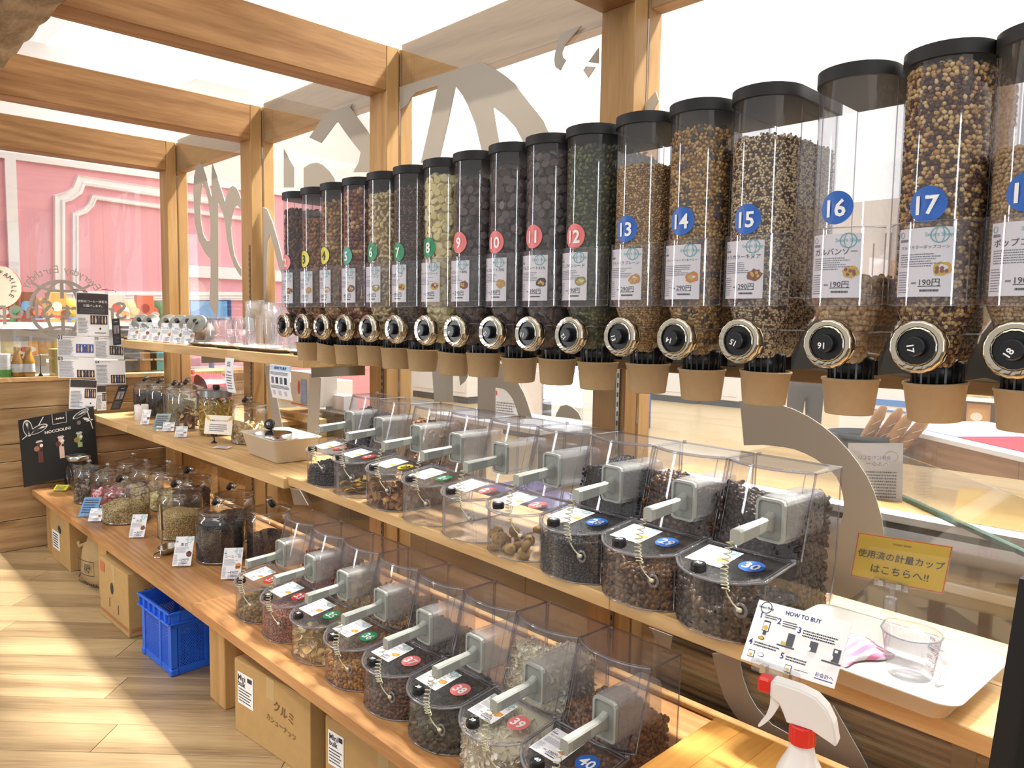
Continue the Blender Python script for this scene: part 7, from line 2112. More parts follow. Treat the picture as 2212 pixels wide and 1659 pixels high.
ord_ = ['first', 'second', 'third', 'fourth', 'fifth', 'sixth', 'seventh', 'eighth', 'ninth', 'tenth', 'eleventh', 'twelfth', 'thirteenth', 'fourteenth']
cnam = ['red', 'orange tan', 'cream', 'dark red', 'grey', 'green', 'blue', 'coral', 'brown', 'ivory', 'chocolate brown', 'mustard']
for k, px in enumerate((6, 30, 56, 80, 104, 122, 140, 158, 250, 268, 290, 312, 333, 352)):
    p = onx(px, 690, XS_ - 0.1)
    pack('%s packet, %s from the left on the snack shelf behind the end pane' % (cnam[k * 5 % 12], ord_[k]), XS_ - 0.10, p.y, zsh + 0.0005, 0.15, 0.17 + 0.05 * (k * 7 % 3), 0.07, k * 5, 'packets on the snack shelf', pillow=k % 3 != 2)
for k, px in enumerate((20, 36, 52, 130, 146, 66, 95)):
    p = onx(px, 745, XS_ - 0.1)
    pack('%s packet, %s on the lower board behind the end pane' % (cnam[(k * 7 + 2) % 12], ord_[k]), XS_ - 0.10, p.y, zsh - 0.2995, 0.13, 0.15, 0.06, k * 7 + 2, 'packets on the lower snack board')
# round sign at the very left
p = onx(-8, 620, XS_ + 0.1)
t = thing('round_sign', 'round cream sign with red edge cut off by the left border', 'sign', p)
m = MB(); m.lathe([(0.0, 0.0), (0.17, 0.0), (0.17, 0.02), (0, 0.02)], 36, 0, Matrix.Rotation(PI / 2, 4, 'Y'), False); m.lathe([(0.165, 0.02), (0.178, 0.015), (0.178, 0.005)], 36, 1, Matrix.Rotation(PI / 2, 4, 'Y')); 
arc_text(m, 'FAMILLE', 0.12, 1.3, -0.6, 0.05, 2, lambda u, v: Vector((0.022, u, v)))
m.build('disc', [mat('sign_cream', 'f2e2cc', 0.5), NUMCOL['red'], INK], t)
m = MB(); m.tube([(0, 0, -0.18), (0, 0, -p.z + 0.01)], 0.012, 8); m.build('pole', WHITE, t)

# coffee bags and goods just behind the window, between the two left posts and beyond
def bag(label, px, py, y, w_, h_, col, group='coffee bags behind the window', rz=0.15):
    p = ony(px, py, y)
    t_ = thing('coffee_bag', label, 'bag', (p.x, y, p.z), rz, group)
    m_ = MB(); m_.box(-w_ / 2, w_ / 2, -0.035, 0.035, 0, h_ * 0.88, b=0.012, seg=2); m_.build('pouch', mat('bag_' + col, col, 0.55), t_)
    m_ = MB(); m_.prism([(-w_ / 2 + 0.004, h_ * 0.87), (w_ / 2 - 0.004, h_ * 0.87), (w_ / 2 - 0.004, h_), (-w_ / 2 + 0.004, h_)], -0.008, 0.008, 0, XZb(0)); m_.build('folded_top', MATS['bag_' + col], t_)
    m_ = MB(); m_.rect(lambda u, v: Vector((u, -0.0365, v)), -w_ * 0.3, h_ * 0.5, w_ * 0.3, h_ * 0.58, 0); m_.build('label', mat('bag_label', 'c8b088', 0.5), t_)
    return t_
stand = thing('display_stand', 'wooden stand behind the window carrying coffee bags and boxes', 'stand', (-4.6, 2.27, 0))
zb1, zb2 = ony(330, 838, 2.42).z, 0
MB().box(-1.08, 0.13, -0.18, 0.2, zb1 - 0.03, zb1, b=0.003).build('board', W_SHELF, stand)
for k in range(3): MB().box(-1.06 + 0.57 * k, -1.02 + 0.57 * k, -0.16, 0.18, 0, zb1 - 0.031).build('leg', W_SHELF, stand)
MB().box(-1.08, 0.13, -0.18, 0.2, 0.52, 0.55, b=0.003).build('board', W_SHELF, stand)
for k, (px, c, nm) in enumerate(((281, '3a3a40', 'charcoal'), (318, '8a6438', 'brown'), (340, '3f7f86', 'teal'))):
    o = bag('%s coffee bag, lower one of two stacked behind the left post' % nm, px, 838, 2.40, 0.14, 0.165, c)
    yb2 = onx(px, 820, XW - 0.14).y
    o.location = (XW - 0.14, yb2, ZW + 0.0005); o.rotation_euler = (0, 0, PI / 2)
    o = bag('%s coffee bag, upper one of two stacked behind the left post' % nm, px, 838, 2.42, 0.14, 0.165, c)
    o.location = (XW - 0.14, yb2, ZW + 0.167); o.rotation_euler = (0, 0, PI / 2)
for k, (px, c, nm, h_) in enumerate(((412, 'd0606a', 'pinkish red', 0.27), (432, '5a9a9a', 'sea green', 0.22))):
    o = bag('%s bag behind the pane right of the left post' % nm, px, 848, 2.15, 0.10, h_, c); o.location.z = zb1 + 0.0005
p = ony(460, 850, 2.15)
t = thing('red_machine', 'dark red rounded appliance behind the pane above the penne jar', 'appliance', (p.x, 2.15, zb1 + 0.0005))
m = MB(); m.prism(catmull([(-0.12, 0), (0.12, 0), (0.12, 0.12), (0.09, 0.20), (0.02, 0.24), (-0.12, 0.24)], 3), -0.08, 0.08, 0, XZb(0)); m.build('housing', mat('dark_red', '8a2f3a', 0.35), t)
m = MB(); m.box(0.04, 0.10, -0.084, -0.079, 0.02, 0.1, b=0.001); m.build('badge', NUMCOL['red'], t)
def goods(label, l_, t_, r_, b_, y, depth, mt, marks=0, name='carton_box', group=None, base=None):
    a, c = ony(l_, t_, y), ony(r_, b_, y)
    x0, x1 = a.x, ony(r_, t_, y).x
    z0, z1 = (c.z if base is None else base), a.z
    th_ = thing(name, label, 'box', ((x0 + x1) / 2, y, z0), 0, group)
    w2 = (x1 - x0) / 2
    m_ = MB(); m_.box(-w2, w2, 0, depth, 0, z1 - z0, b=0.003); m_.build('carton', mt, th_)
    if marks:
        fp = lambda u, v: Vector((u, -0.002, v))
        m_ = MB(); H = z1 - z0
        if marks == 1: m_.rect(fp, -w2 * 0.8, H * 0.25, w2 * 0.1, H * 0.75, 0); [m_.rect(lambda u, v: fp(u, v) + Vector((0, -0.001, 0)), -w2 * 0.75 + w2 * 0.055 * q, H * 0.3, -w2 * 0.73 + w2 * 0.055 * q, H * 0.7, 1) for q in range(15)]
        if marks == 2: m_.rect(fp, w2 * 0.1, H * 0.1, w2 * 0.75, H * 0.8, 2); m_.ell(fp, -w2 * 0.1, H * 0.55, w2 * 0.14, H * 0.2, 3, 12); m_.rect(fp, -w2 * 0.95, H * 0.05, w2 * 0.95, H * 0.08, 3)
        if marks == 3: m_.lines(fp, -w2 * 0.8, H * 0.2, w2 * 0.8, H * 0.8, 5, 1, 4)
        m_.build('print', [CARD_D, INK, mat('print_skyblue', '7a9fd8', 0.5), NUMCOL['red']], th_)
    return th_
ZBB = 0.55
goods('white carton with blue and red print behind the pane above the barcode box', 628, 800, 668, 882, 2.38, 0.2, mat('carton_white', 'ddd8d4', 0.6), 2).location.z
goods('brown carton with barcode panel behind the pane beside cream tub', 598, 882, 668, 915, 2.36, 0.22, CARD_B, 1)
goods('brown carton below the barcode box behind the pane', 600, 915, 668, 968, 2.37, 0.22, CARD_B, 0, base=0.5305)
goods('brown carton behind the broad vinyl bar', 670, 902, 690, 960, 2.335, 0.05, CARD_B, 0, base=0.5305)
goods('white paper bag with blue print behind bin 19', 703, 850, 742, 895, 2.55, 0.1, mat('bag_white', 'e6e6ee', 0.6), 3, 'paper_bag', base=0.5305)
goods('dark grey folded bag behind the pane left of bin 19', 688, 885, 745, 945, 2.45, 0.12, mat('bag_dark', '4a4644', 0.6), 0, 'fabric_bag', base=0.5305)
goods('white box behind the pane above the far counter jars', 400, 958, 440, 1005, 2.30, 0.2, mat('carton_white2', 'cfc8bc', 0.6), 3, base=0.5505)
# blue monitor of the till beyond the pane
p0, p1 = ony(421, 648, 3.5), ony(482, 692, 3.5)
t = thing('monitor', 'blue lit monitor seen through the vinyl letters', 'monitor', ((p0.x + p1.x) / 2, 3.5, p1.z), 0.2)
w2, h2 = (p1.x - p0.x) / 2, p0.z - p1.z
m = MB(); m.box(-w2, w2, 0, 0.03, 0, h2, b=0.008); m.build('bezel', mat('monitor_frame', '3a5a9a', 0.4), t)
m = MB(); m.box(-w2 * 0.9, w2 * 0.9, -0.003, 0.001, h2 * 0.08, h2 * 0.93); m.build('screen', emit('screen', '8cc4f0', 1.0), t)
m = MB(); m.box(-0.03, 0.03, 0.01, 0.04, -p1.z + 0.95, 0.005); m.build('stand', MATS['monitor_frame'], t)
tc = thing('till_counter', 'white till counter with stripes beyond the second pane', 'counter', (p0.x, 3.5, 0))
MB().box(-0.15, 2.6, -0.1, 0.5, 0, 0.94, b=0.005).build('body', WHITE, tc)
for k, c in enumerate(('e6a8b4', '8fc4d8', 'e8d8a0')):
    MB().box(-0.16, 2.61, -0.106, -0.1, 0.35 + 0.2 * k, 0.43 + 0.2 * k).build('stripe', mat('stripe_%d' % k, c, 0.5), tc)
# white fridges and cabinets far across the mall
for k, (l_, r_, t_, b_, y, nm) in enumerate(((890, 1010, 745, 812, 9.0, 'white freezer chest seen under dispensers 8 and 9'), (1085, 1176, 786, 888, 7.0, 'white cabinet seen under dispensers 11 and 12'), (1195, 1262, 800, 880, 8.0, 'pale partition left of the big post'), (1376, 1505, 740, 842, 12.5, 'white fridge row across the mall floor'), (1518, 1600, 742, 842, 12.6, 'second white fridge across the mall floor'))):
    a, c = ony(l_, t_, y), ony(r_, b_, y)
    x0, x1 = a.x, ony(r_, t_, y).x
    t = thing('white_cabinet', nm, 'cabinet', ((x0 + x1) / 2, y, 0))
    w2 = (x1 - x0) / 2
    zt = max(a.z, 1.0)
    MB().box(-w2, w2, 0, 0.6, 0.12, zt, b=0.01).build('body', WHITE, t)
    MB().box(-w2, w2, 0.03, 0.58, 0, 0.12).build('plinth', mat('plinth_dark', '3c3e44', 0.6), t)
    for j in range(2):
        MB().box(-w2 * 0.94 + w2 * 0.96 * j, w2 * -0.04 + w2 * 0.96 * j, -0.02, -0.001, 0.2, zt - 0.1, b=0.006).build('door', mat('door_white', 'f2f4f6', 0.4), t)
p = ony(1182, 845, 6.9)
t = thing('slim_pillar', 'slim dark pillar beside the white cabinet', 'pillar', (p.x, 6.9, 0)); MB().box(-0.045, 0.045, -0.04, 0.04, 0.06, 2.6, b=0.004).build('shaft', mat('pillar_grey', '5a616c', 0.5), t); MB().box(-0.09, 0.09, -0.09, 0.09, 0, 0.06, b=0.004).build('foot', mat('pillar_grey', '5a616c', 0.5), t)
for k, (px, py, lab) in enumerate(((1258, 842, 'blue box left of the big post'), (1388, 850, 'blue box right of the big post'))):
    p = ony(px, py, 9.0); t = thing('blue_box', lab, 'box', (p.x, 9.0, 0)); MB().box(-0.09, 0.09, -0.1, 0.1, 0, p.z + 0.1, b=0.01).build('tub', mat('box_blue', '2a5ac8', 0.5), t); MB().box(-0.1, 0.1, -0.11, 0.11, p.z + 0.1, p.z + 0.12, b=0.004).build('lid', mat('box_blue', '2a5ac8', 0.5), t)
# leaflets table behind bins 25/26
p = ony(1090, 868, 3.2)
t = thing('notice_sheet', 'white notice with a red mark behind the arch vinyl', 'sign', (p.x, 3.2, p.z - 0.1), 0.1)
m = MB(); m.rect(lambda u, v: Vector((u, 0, v)), -0.14, 0, 0.14, 0.2, 0); m.lines(lambda u, v: Vector((u, -0.002, v)), -0.12, 0.02, 0.12, 0.1, 5, 1, 3); m.ell(lambda u, v: Vector((u, -0.002, v)), -0.08, 0.15, 0.02, 0.02, 2); m.build('sheet', [WHITE, INK_G, NUMCOL['red']], t)
t2 = thing('leaflet_table', 'pale table behind bins 24 to 26 beyond the glass', 'table', (p.x, 3.25, 0))
MB().box(-0.5, 0.5, -0.25, 0.25, p.z - 0.13, p.z - 0.101, b=0.003).build('table_top', WHITE, t2)
for sx in (-1, 1): MB().box(sx * 0.46 - 0.02, sx * 0.46 + 0.02, -0.2, 0.2, 0, p.z - 0.131).build('leg', STEEL_D, t2)

# bakery counter, basket of baguettes, bread shelf
A, B_ = onz(1895, 912, 0.93), onz(2212, 985, 0.93)
dr = (B_ - A); dr.z = 0; L_ = dr.length; ang = math.atan2(dr.y, dr.x)
t = thing('bakery_counter', 'bakery counter with brown wood front and white top', 'counter', (A.x, A.y, 0), ang)
WB = wood('bakery_wood', 'b98e58', '8a6236', 0, rings=8, knots=False)
for k in range(4): MB().box(-0.02 + k * (L_ + 1.2) / 4 + 0.001, -0.02 + (k + 1) * (L_ + 1.2) / 4 - 0.001, 0, 0.03, 0.10, 0.90, b=0.002).build('front_panel', WB, t)
MB().box(-0.02, L_ + 1.2, 0.03, 0.75, 0.08, 0.90).build('carcass', WB, t)
MB().box(-0.04, L_ + 1.25, -0.02, 0.80, 0.90, 0.93, b=0.004).build('counter_top', WHITE, t)
for k, (u0, u1, c, nm) in enumerate(((0.18, 0.62, 'b4c0dc', 'pale blue'), (0.64, 1.3, 'd8344a', 'red'))):
    o = tag(MB().box(u0, u1, 0.08, 0.5, 0, 0.004, b=0.001).build('counter_mat', mat('mat_' + nm.replace(' ', '_'), c, 0.7), None, t.matrix_basis @ Vector((0, 0, 0.9305))), '%s cloth mat on the white bakery counter' % nm, 'mat'); o.rotation_euler = (0, 0, ang)
bp = onz(1862, 962, 0.82)
bk = thing('wire_basket', 'dark round basket holding baguettes beside the bakery counter', 'basket', (bp.x, bp.y, 0))
br_ = 0.2
m = MB(); m.lathe([(br_ * 0.8, 0.58), (br_, 0.60), (br_, 0.88), (br_ * 1.02, 0.90), (br_ * 0.98, 0.90), (br_ * 0.97, 0.62), (0, 0.60)], 28); m.build('bucket', mat('basket_dark', '3a3e44', 0.6), bk)
m = MB()
for k in range(4):
    a = PI / 4 + k * PI / 2; m.tube([(br_ * 0.7 * math.cos(a), br_ * 0.7 * math.sin(a), 0.59), (br_ * math.cos(a), br_ * math.sin(a), 0.0)], 0.008, 6)
m.tube([(br_ * 0.86 * math.cos(a), br_ * 0.86 * math.sin(a), 0.25) for a in np.linspace(0, 2 * PI, 20)[:-1]], 0.006, 6, closed=True)
m.build('stand', BLACK_M, bk)
bgm = MB(); bgm.lathe([(0.0, 0.0), (0.02, 0.01), (0.032, 0.06), (0.036, 0.25), (0.032, 0.44), (0.018, 0.50), (0, 0.51)], 12, 0, None, True, lambda i, n: 1.0, 0.85)
for k in range(5): bgm.add([(0.01 - 0.02, -0.0318, 0.08 + 0.075 * k), (0.02, -0.0318, 0.13 + 0.075 * k), (0.022, -0.0325, 0.125 + 0.075 * k), (-0.008, -0.0325, 0.075 + 0.075 * k)], [(0, 1, 2, 3)], 1)
BAG = bgm.build('baguette', [mat('crust', 'b5854e', 0.6, noise=0.2, nscale=20), mat('crumb', 'e8d2a8', 0.7)], link=False)
for k in range(4):
    o = inst('baguette', BAG, None, (bp.x - 0.08 + 0.05 * k, bp.y + 0.04 * (k % 2) - 0.02, 0.635), (0.25, 0.42 + 0.06 * k, 0.3))
    tag(o, 'golden baguette sticking out of the dark basket, %s of four' % ord_[k], 'bread', 'baguettes in the basket')
sp_ = ony(2100, 840, 7.6)
t = thing('bread_shelf', 'white lit shelf of bread and snack bags beyond the bakery counter', 'shelf', (sp_.x, 7.6, 0))
z1_, z2_, z3_ = ony(2100, 860, 7.6).z, ony(2100, 935, 7.6).z, ony(2100, 775, 7.6).z
for z in (z2_, z1_, z3_ + 0.3): MB().box(-0.95, 1.5, 0, 0.4, z - 0.03, z, b=0.003).build('board', WHITE, t)
MB().box(-0.95, 1.5, 0.4, 0.43, 0.05, 2.2).build('back_panel', mat('shelf_back', 'c8a47a', 0.6), t)
for sx in (-0.95, 0.25, 1.46): MB().box(sx, sx + 0.04, 0.0, 0.4, 0, 2.2).build('upright', WHITE, t)
for r_, z in enumerate((z1_, z2_)):
    for k in range(8):
        if k == 4: continue
        pack('%s bread bag, %s on the %s bread board' % (['orange', 'white and tan'][r_], ord_[k], ['upper', 'lower'][r_]), sp_.x - 0.75 + 0.26 * k, 7.72, z + 0.0005, 0.19, 0.25, 0.1, [1, 1, 11, 2, 8, 9, 2, 1][k] if r_ == 0 else [9, 4, 9, 1, 9, 2, 9, 4][k], 'bread bags on the bread shelf', 0.0, 'bread_bag')
for k, px in enumerate((1880, 1908, 1932)):
    p = ony(px, 812, 6.6)
    pack('orange packet on the white bin behind dispenser 16, %s from the left' % ord_[k], p.x, 6.6, p.z, 0.12, 0.2, 0.06, [11, 1, 7][k], 'orange packets on the white bin', 0.0)
p = ony(1905, 812, 6.6)
t = thing('white_bin', 'white display bin with blue bands under dispenser 16', 'bin', (p.x, 6.6, 0))
MB().box(-0.32, 0.32, -0.05, 0.4, 0, p.z - 0.0006, b=0.006).build('body', WHITE, t)
MB().box(-0.28, 0.22, -0.056, -0.05, p.z - 0.24, p.z - 0.19).build('blue_band', mat('band_blue', '5a90d8', 0.5), t); MB().box(-0.28, 0.22, -0.056, -0.05, p.z - 0.29, p.z - 0.275).build('blue_band', mat('band_blue', '5a90d8', 0.5), t)
p = ony(2192, 830, 6.0)
t = thing('slim_pillar', 'blue grey pillar at the right beyond the bakery counter', 'pillar', (p.x, 6.0, 0)); MB().box(-0.05, 0.05, -0.05, 0.05, 0.06, 3.0, b=0.005).build('shaft', mat('pillar_blue', '6e7e92', 0.5), t); MB().box(-0.1, 0.1, -0.1, 0.1, 0, 0.06, b=0.005).build('foot', mat('pillar_blue', '6e7e92', 0.5), t)

# chilled display case along the outside of the glass
YC = 2.22
zc = lambda py: ony(2100, py, YC).z
cs_ = thing('display_case', 'long chilled display case outside the glass with grey front and dark vents', 'display case', (-0.6, YC, 0))
X0, X1 = -1.55, 0.95
def cb(n_, x0, x1, y0, y1, z0, z1, mt, b=0.003): return MB().box(x0 + 0.6, x1 + 0.6, y0, y1, z0, z1, b=b).build(n_, mt, cs_)
CG = mat('case_grey', 'a9a49c', 0.4); CD = mat('case_dark', '54514b', 0.6)
zt_, zw, zr, zg = zc(1150), zc(1182), zc(1268), zc(1290)
cb('top_rail', X0, X1, -0.01, 0.05, zt_ - 0.012, zt_ + 0.012, WHITE); cb('dark_seal', X0, X1, -0.004, 0.04, zt_ - 0.03, zt_ - 0.012, CD, 0.001)
cb('front_glass', X0, X1, 0.0, 0.006, zr, zt_ - 0.03, ACRYL, 0.0)
cb('white_rail', X0, X1, -0.012, 0.04, zg, zr, WHITE); cb('grey_panel', X0, X1, 0.0, 0.05, zc(1395), zg, CG)
cb('bumper', X0, X1, -0.03, 0.0, zc(1420), zc(1398), CD, 0.006); cb('steel_strip', X0, X1, -0.012, 0.03, zc(1436), zc(1422), STEEL, 0.002)
cb('lower_body', X0, X1, 0.03, 0.9, 0.0, zc(1440), CD)
zv1 = zc(1460)
for k in range(5):
    xa = X0 + 0.03 + k * 0.5
    for j in range(22):
        z_ = 0.10 + j * (zv1 - 0.12) / 22
        MB().box(xa + 0.6, xa + 0.44 + 0.6, 0.012, 0.028, z_, z_ + (zv1 - 0.12) / 22 * 0.5).build('vent_slat', mat('vent_slat', '77726a', 0.55), cs_)
    cb('vent_divider', xa + 0.44, xa + 0.5, 0.004, 0.03, 0.06, zv1, mat('vent_frame', '625e57', 0.5), 0.002)
cb('inner_floor', X0, X1, 0.05, 0.85, zr - 0.1, zr - 0.08, WHITE); cb('case_end', X0, X0 + 0.02, 0.0, 0.9, 0, zt_, CG)
cb('oak_deck', X0, X1, 0.052, 0.84, zt_ - 0.012, zt_ + 0.012, wood('oak_top', 'c6aa76', 'a07c48', 0, rings=6, knots=False))
g0, g1 = onz(1872, 1042, zt_ + 0.014), onz(2225, 1206, zt_ + 0.014)
gl_ = thing('glass_screen', 'glass screen with dark green edge slanting across the oak deck', 'screen', g0, math.atan2(g1.y - g0.y, g1.x - g0.x))
MB().box(0, (g1 - g0).length, 0, 0.006, 0.01, 0.13).build('pane', ACRYL, gl_); MB().box(0, (g1 - g0).length, -0.006, 0.012, -0.0015, 0.011, b=0.001).build('green_edge', mat('rail_green', '3f6a58', 0.3), gl_)
cb('back_wall', X0, X1, 0.86, 0.9, 0, zt_ - 0.07, WHITE)
for k in range(7):
    o = MB(); o.lathe([(0, 0), (0.022, 0.008), (0.03, 0.06), (0.03, 0.16), (0.02, 0.21), (0, 0.218)], 10, 0, Matrix.Rotation(PI / 2, 4, 'Y'))
    ob = o.build('bread_roll', mat('crust', 'b5854e', 0.6), None, (-0.75 + 0.2 * k, YC + 0.14 + 0.04 * (k % 2), zr - 0.048)); ob.rotation_euler = (0, 0, 0.2 * (k % 3 - 1))
    tag(ob, 'long bread roll in the chilled case, %s from the left' % ord_[k], 'bread', 'rolls in the chilled case')
ys = 2.38
q = [ony(1832, 957, ys), ony(1936, 966, ys), ony(1948, 1092, ys), ony(1830, 1085, ys)]
o_ = (q[3] + q[2]) / 2
t = thing('menu_sheet', 'white sheet sign seen from behind with mirrored print right of the half ring', 'sign', o_)
e1, e2 = q[2] - q[3], q[0] - q[3]
hm2 = lambda u, v: (q[3] - o_) + e1 * u + e2 * v; hq = lambda u, v: hm2(1 - u, v) + Vector((0, -0.002, 0))
m = MB(); m.rect(hm2, 0, 0, 1, 1, 0); m.rect(lambda u, v: hm2(u, v) + Vector((0, 0.002, 0)), 1, 0, 0, 1, 0)
m.lines(hq, 0.1, 0.1, 0.8, 0.55, 9, 1, 4, 0.4, 0.3); m.text('身体にやさしい', lambda a, b: hq(0.5 + a / e1.length, 0.76 + b / e2.length), 0, 0, 0.02, 2, width=e1.length * 0.6); m.text('ヘルシー', lambda a, b: hq(0.45 + a / e1.length, 0.66 + b / e2.length), 0, 0, 0.02, 2, width=e1.length * 0.4); m.ring(hq, 0.2, 0.78, 0.13, 0.09, 0.012, 3)
m.build('sheet', [mat('menu_white', 'ececf4', 0.5), INK_G, mat('menu_violet', '8a86c0', 0.5), mat('menu_gold', 'cdbf8a', 0.5)], t)
m = MB(); m.box(-0.03, 0.03, -0.006, 0.012, -0.015, 0.004, b=0.002); m.tube([(0, 0.004, -0.01), (0, 0.004, zt_ - o_.z + 0.008)], 0.006, 6); m.lathe([(0.0, zt_ - o_.z + 0.012), (0.03, zt_ - o_.z + 0.012), (0.03, zt_ - o_.z + 0.0065), (0, zt_ - o_.z + 0.0065)], 14); m.build('clip_foot', ACRYL, t)

# low taupe storage bench outside the glass behind the lower bins, blue crates on it
t = thing('storage_bench', 'long taupe storage bench outside the glass behind the lower row of bins', 'bench', (-3.0, 2.32, 0))
TAUPE = mat('taupe', '8f8069', 0.7)
for k in range(4): MB().box(-1.45 + 0.715 * k + 0.001, -1.45 + 0.715 * (k + 1) - 0.001, 0.0, 0.03, 0.03, 0.50, b=0.003).build('front_panel', TAUPE, t)
MB().box(-1.46, 1.42, -0.01, 0.5, 0.50, 0.53, b=0.003).build('bench_top', TAUPE, t); MB().box(-1.42, 1.38, 0.03, 0.46, 0.0, 0.5).build('carcass', TAUPE, t)
for k, (px, py, h_) in enumerate(((775, 1010, 0.26), (1095, 1225, 0.22), (1165, 1268, 0.2))):
    p = ony(px, py, 2.40)
    q = thing('storage_box', 'deep blue storage box on the bench outside the glass, %s from the left' % ord_[k], 'box', (p.x, 2.42, 0.5305))
    MB().box(-0.10, 0.10, -0.08, 0.2, 0, h_, b=0.008).build('tub', mat('deep_blue', '2c3a8c', 0.5), q); MB().box(-0.108, 0.108, -0.088, 0.208, h_, h_ + 0.02, b=0.004).build('lid', mat('deep_blue', '2c3a8c', 0.5), q)

# ------------------------------------------------------------------ shopper seen from behind
def skin(name, verts, edges, radii, mt, parent, sub=2, root=0):
    me = bpy.data.meshes.new(name); me.from_pydata(verts, edges, []); me.update()
    ob = inst(name, me, parent)
    ob.modifiers.new('skin', 'SKIN')
    for i, r_ in enumerate(radii):
        v_ = me.skin_vertices[0].data[i]; v_.radius = r_ if isinstance(r_, tuple) else (r_, r_); v_.use_root = (i == root)
    s_ = ob.modifiers.new('sub', 'SUBSURF'); s_.levels = sub; s_.render_levels = sub
    ob.modifiers['skin'].use_smooth_shade = True
    me.materials.append(mt)
    return ob
pp = onz(1742, 1010, 0.0)
px_, py_ = ony(1740, 850, 8.0).x, 8.0
P = thing('person', 'person from behind in pale plaid shirt and dark grey trousers, arm hanging down', 'person', (px_, py_, 0), 0.7)
SKIN = mat('skin', 'd8a888', 0.6)
PLAID = bpy.data.materials.new('plaid'); PLAID.use_nodes = True
nt = PLAID.node_tree; b = nt.nodes['Principled BSDF']; b.inputs['Roughness'].default_value = 0.9
tcn = nt.nodes.new('ShaderNodeTexCoord'); br1 = nt.nodes.new('ShaderNodeTexBrick'); br1.inputs['Scale'].default_value = 14; br1.offset = 0; br1.inputs['Mortar Size'].default_value = 0.035; br1.inputs['Brick Width'].default_value = 0.4; br1.inputs['Row Height'].default_value = 0.4
br1.inputs['Color1'].default_value = br1.inputs['Color2'].default_value = lin('e4e2e6'); br1.inputs['Mortar'].default_value = lin('8a8a98')
mpn = nt.nodes.new('ShaderNodeMapping'); mpn.inputs['Rotation'].default_value = (PI / 2, 0, 0)
nt.links.new(tcn.outputs['Object'], mpn.inputs['Vector']); nt.links.new(mpn.outputs[0], br1.inputs['Vector']); nt.links.new(br1.outputs[0], b.inputs['Base Color'])
TROU = mat('trousers', '48433e', 0.9, noise=0.08, nscale=15)
bodyv = [(0, 0, 0.98), (0, 0, 1.18), (0, -0.01, 1.38), (0, 0.0, 1.47), (0, 0.02, 1.54), (0, 0.03, 1.63), (0, 0.02, 1.70),
         (0.17, 0, 1.40), (0.22, -0.02, 1.13), (0.24, 0.04, 0.90), (0.24, 0.06, 0.83), (-0.17, 0, 1.40), (-0.22, 0.02, 1.14), (-0.20, 0.18, 1.0), (-0.19, 0.25, 0.98),
         (0.09, 0, 0.92), (0.10, 0.01, 0.50), (0.11, -0.02, 0.08), (0.11, 0.12, 0.03), (-0.09, 0, 0.92), (-0.10, 0.03, 0.50), (-0.11, 0.0, 0.08), (-0.11, 0.14, 0.03)]
bode = [(0, 1), (1, 2), (2, 3), (3, 4), (4, 5), (5, 6), (2, 7), (7, 8), (8, 9), (9, 10), (2, 11), (11, 12), (12, 13), (13, 14), (0, 15), (15, 16), (16, 17), (17, 18), (0, 19), (19, 20), (20, 21), (21, 22)]
bodr = [(0.14, 0.10), (0.13, 0.10), (0.15, 0.10), 0.055, 0.07, (0.078, 0.095), 0.06, 0.055, 0.042, 0.032, 0.03, 0.055, 0.042, 0.032, 0.03, 0.09, 0.06, 0.042, 0.035, 0.09, 0.06, 0.042, 0.035]
skin('body', bodyv, bode, bodr, SKIN, P)
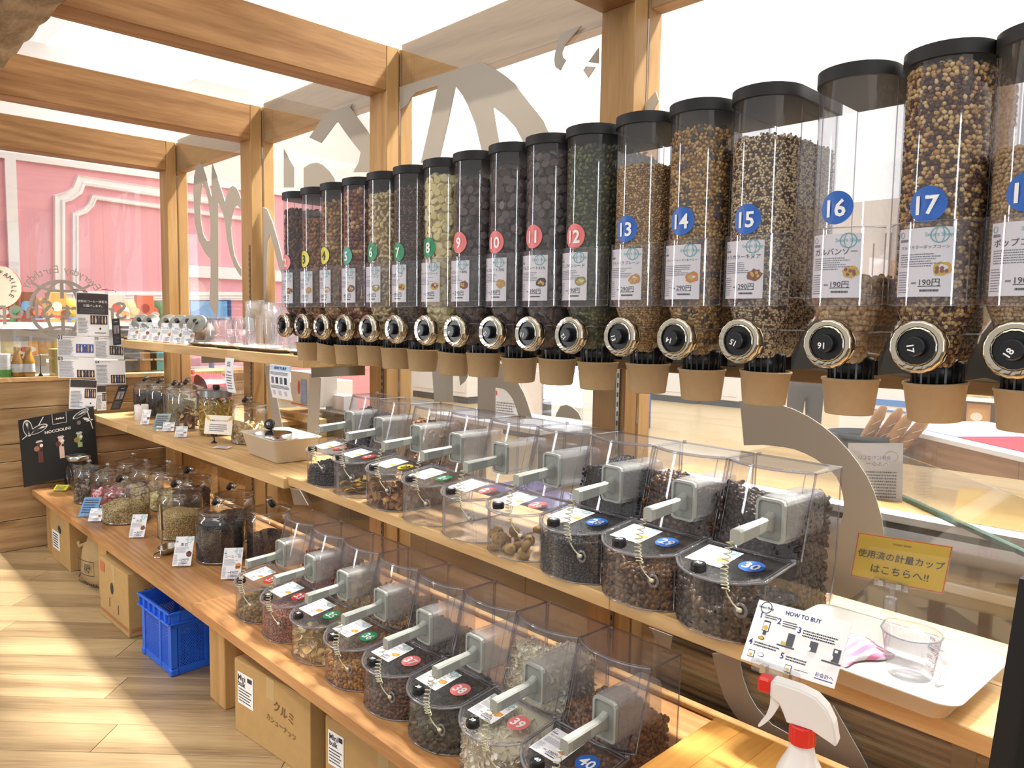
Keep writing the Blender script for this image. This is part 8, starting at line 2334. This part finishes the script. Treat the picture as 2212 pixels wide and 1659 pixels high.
skin('shirt', [(0, 0, 0.99), (0, 0, 1.18), (0, -0.01, 1.38), (0, 0.0, 1.465), (0.17, 0, 1.40), (0.22, -0.02, 1.13), (0.236, 0.03, 0.94), (-0.17, 0, 1.40), (-0.22, 0.02, 1.14), (-0.205, 0.15, 1.02)], [(0, 1), (1, 2), (2, 3), (2, 4), (4, 5), (5, 6), (2, 7), (7, 8), (8, 9)],
     [(0.165, 0.12), (0.16, 0.125), (0.175, 0.125), 0.075, 0.075, 0.06, 0.05, 0.075, 0.06, 0.05], PLAID, P)
skin('trousers', [(0, 0, 1.0), (0, 0, 0.93), (0.09, 0, 0.84), (0.10, 0.01, 0.50), (0.11, -0.02, 0.07), (-0.09, 0, 0.84), (-0.10, 0.03, 0.50), (-0.11, 0.0, 0.07)], [(0, 1), (1, 2), (2, 3), (3, 4), (1, 5), (5, 6), (6, 7)],
     [(0.15, 0.115), (0.17, 0.13), 0.115, 0.085, 0.075, 0.115, 0.085, 0.075], TROU, P)
m = MB(); m.lathe([(0.0, 0.14), (0.05, 0.13), (0.09, 0.09), (0.105, 0.03), (0.10, -0.03), (0.085, -0.06)], 24, 0, Matrix.Translation((0, 0.01, 1.63)), True, None, 1.1); m.build('hair', mat('hair', '2a2422', 0.7), P)
m = MB()
for sx in (-1, 1): m.box(sx * 0.115 - 0.045, sx * 0.115 + 0.045, -0.08, 0.19, 0, 0.075, b=0.025, seg=2)
m.build('shoes', mat('shoe', '2c2c30', 0.6), P)
for (hx, hy, hz, sg) in ((0.24, 0.06, 0.83, 1), (-0.19, 0.25, 0.98, -1)):
    hv, he, hr = [(hx, hy, hz), (hx, hy + 0.005, hz - 0.06)], [(0, 1)], [0.026, (0.038, 0.018)]
    for k in range(4):
        u = (k - 1.5) * 0.017; ln = (0.065, 0.075, 0.07, 0.055)[k]
        i0 = len(hv); hv += [(hx + u * 0.3, hy + 0.005 + u, hz - 0.075), (hx + u * 0.3 - sg * 0.006, hy + 0.008 + u, hz - 0.075 - ln * 0.5), (hx + u * 0.3 - sg * 0.02, hy + 0.012 + u, hz - 0.075 - ln)]
        he += [(1, i0), (i0, i0 + 1), (i0 + 1, i0 + 2)]; hr += [0.0095, 0.0085, 0.007]
    i0 = len(hv); hv += [(hx - sg * 0.01, hy + 0.035, hz - 0.045), (hx - sg * 0.018, hy + 0.05, hz - 0.085)]; he += [(1, i0), (i0, i0 + 1)]; hr += [0.011, 0.009]
    skin('hand', hv, he, hr, SKIN, P, 1)
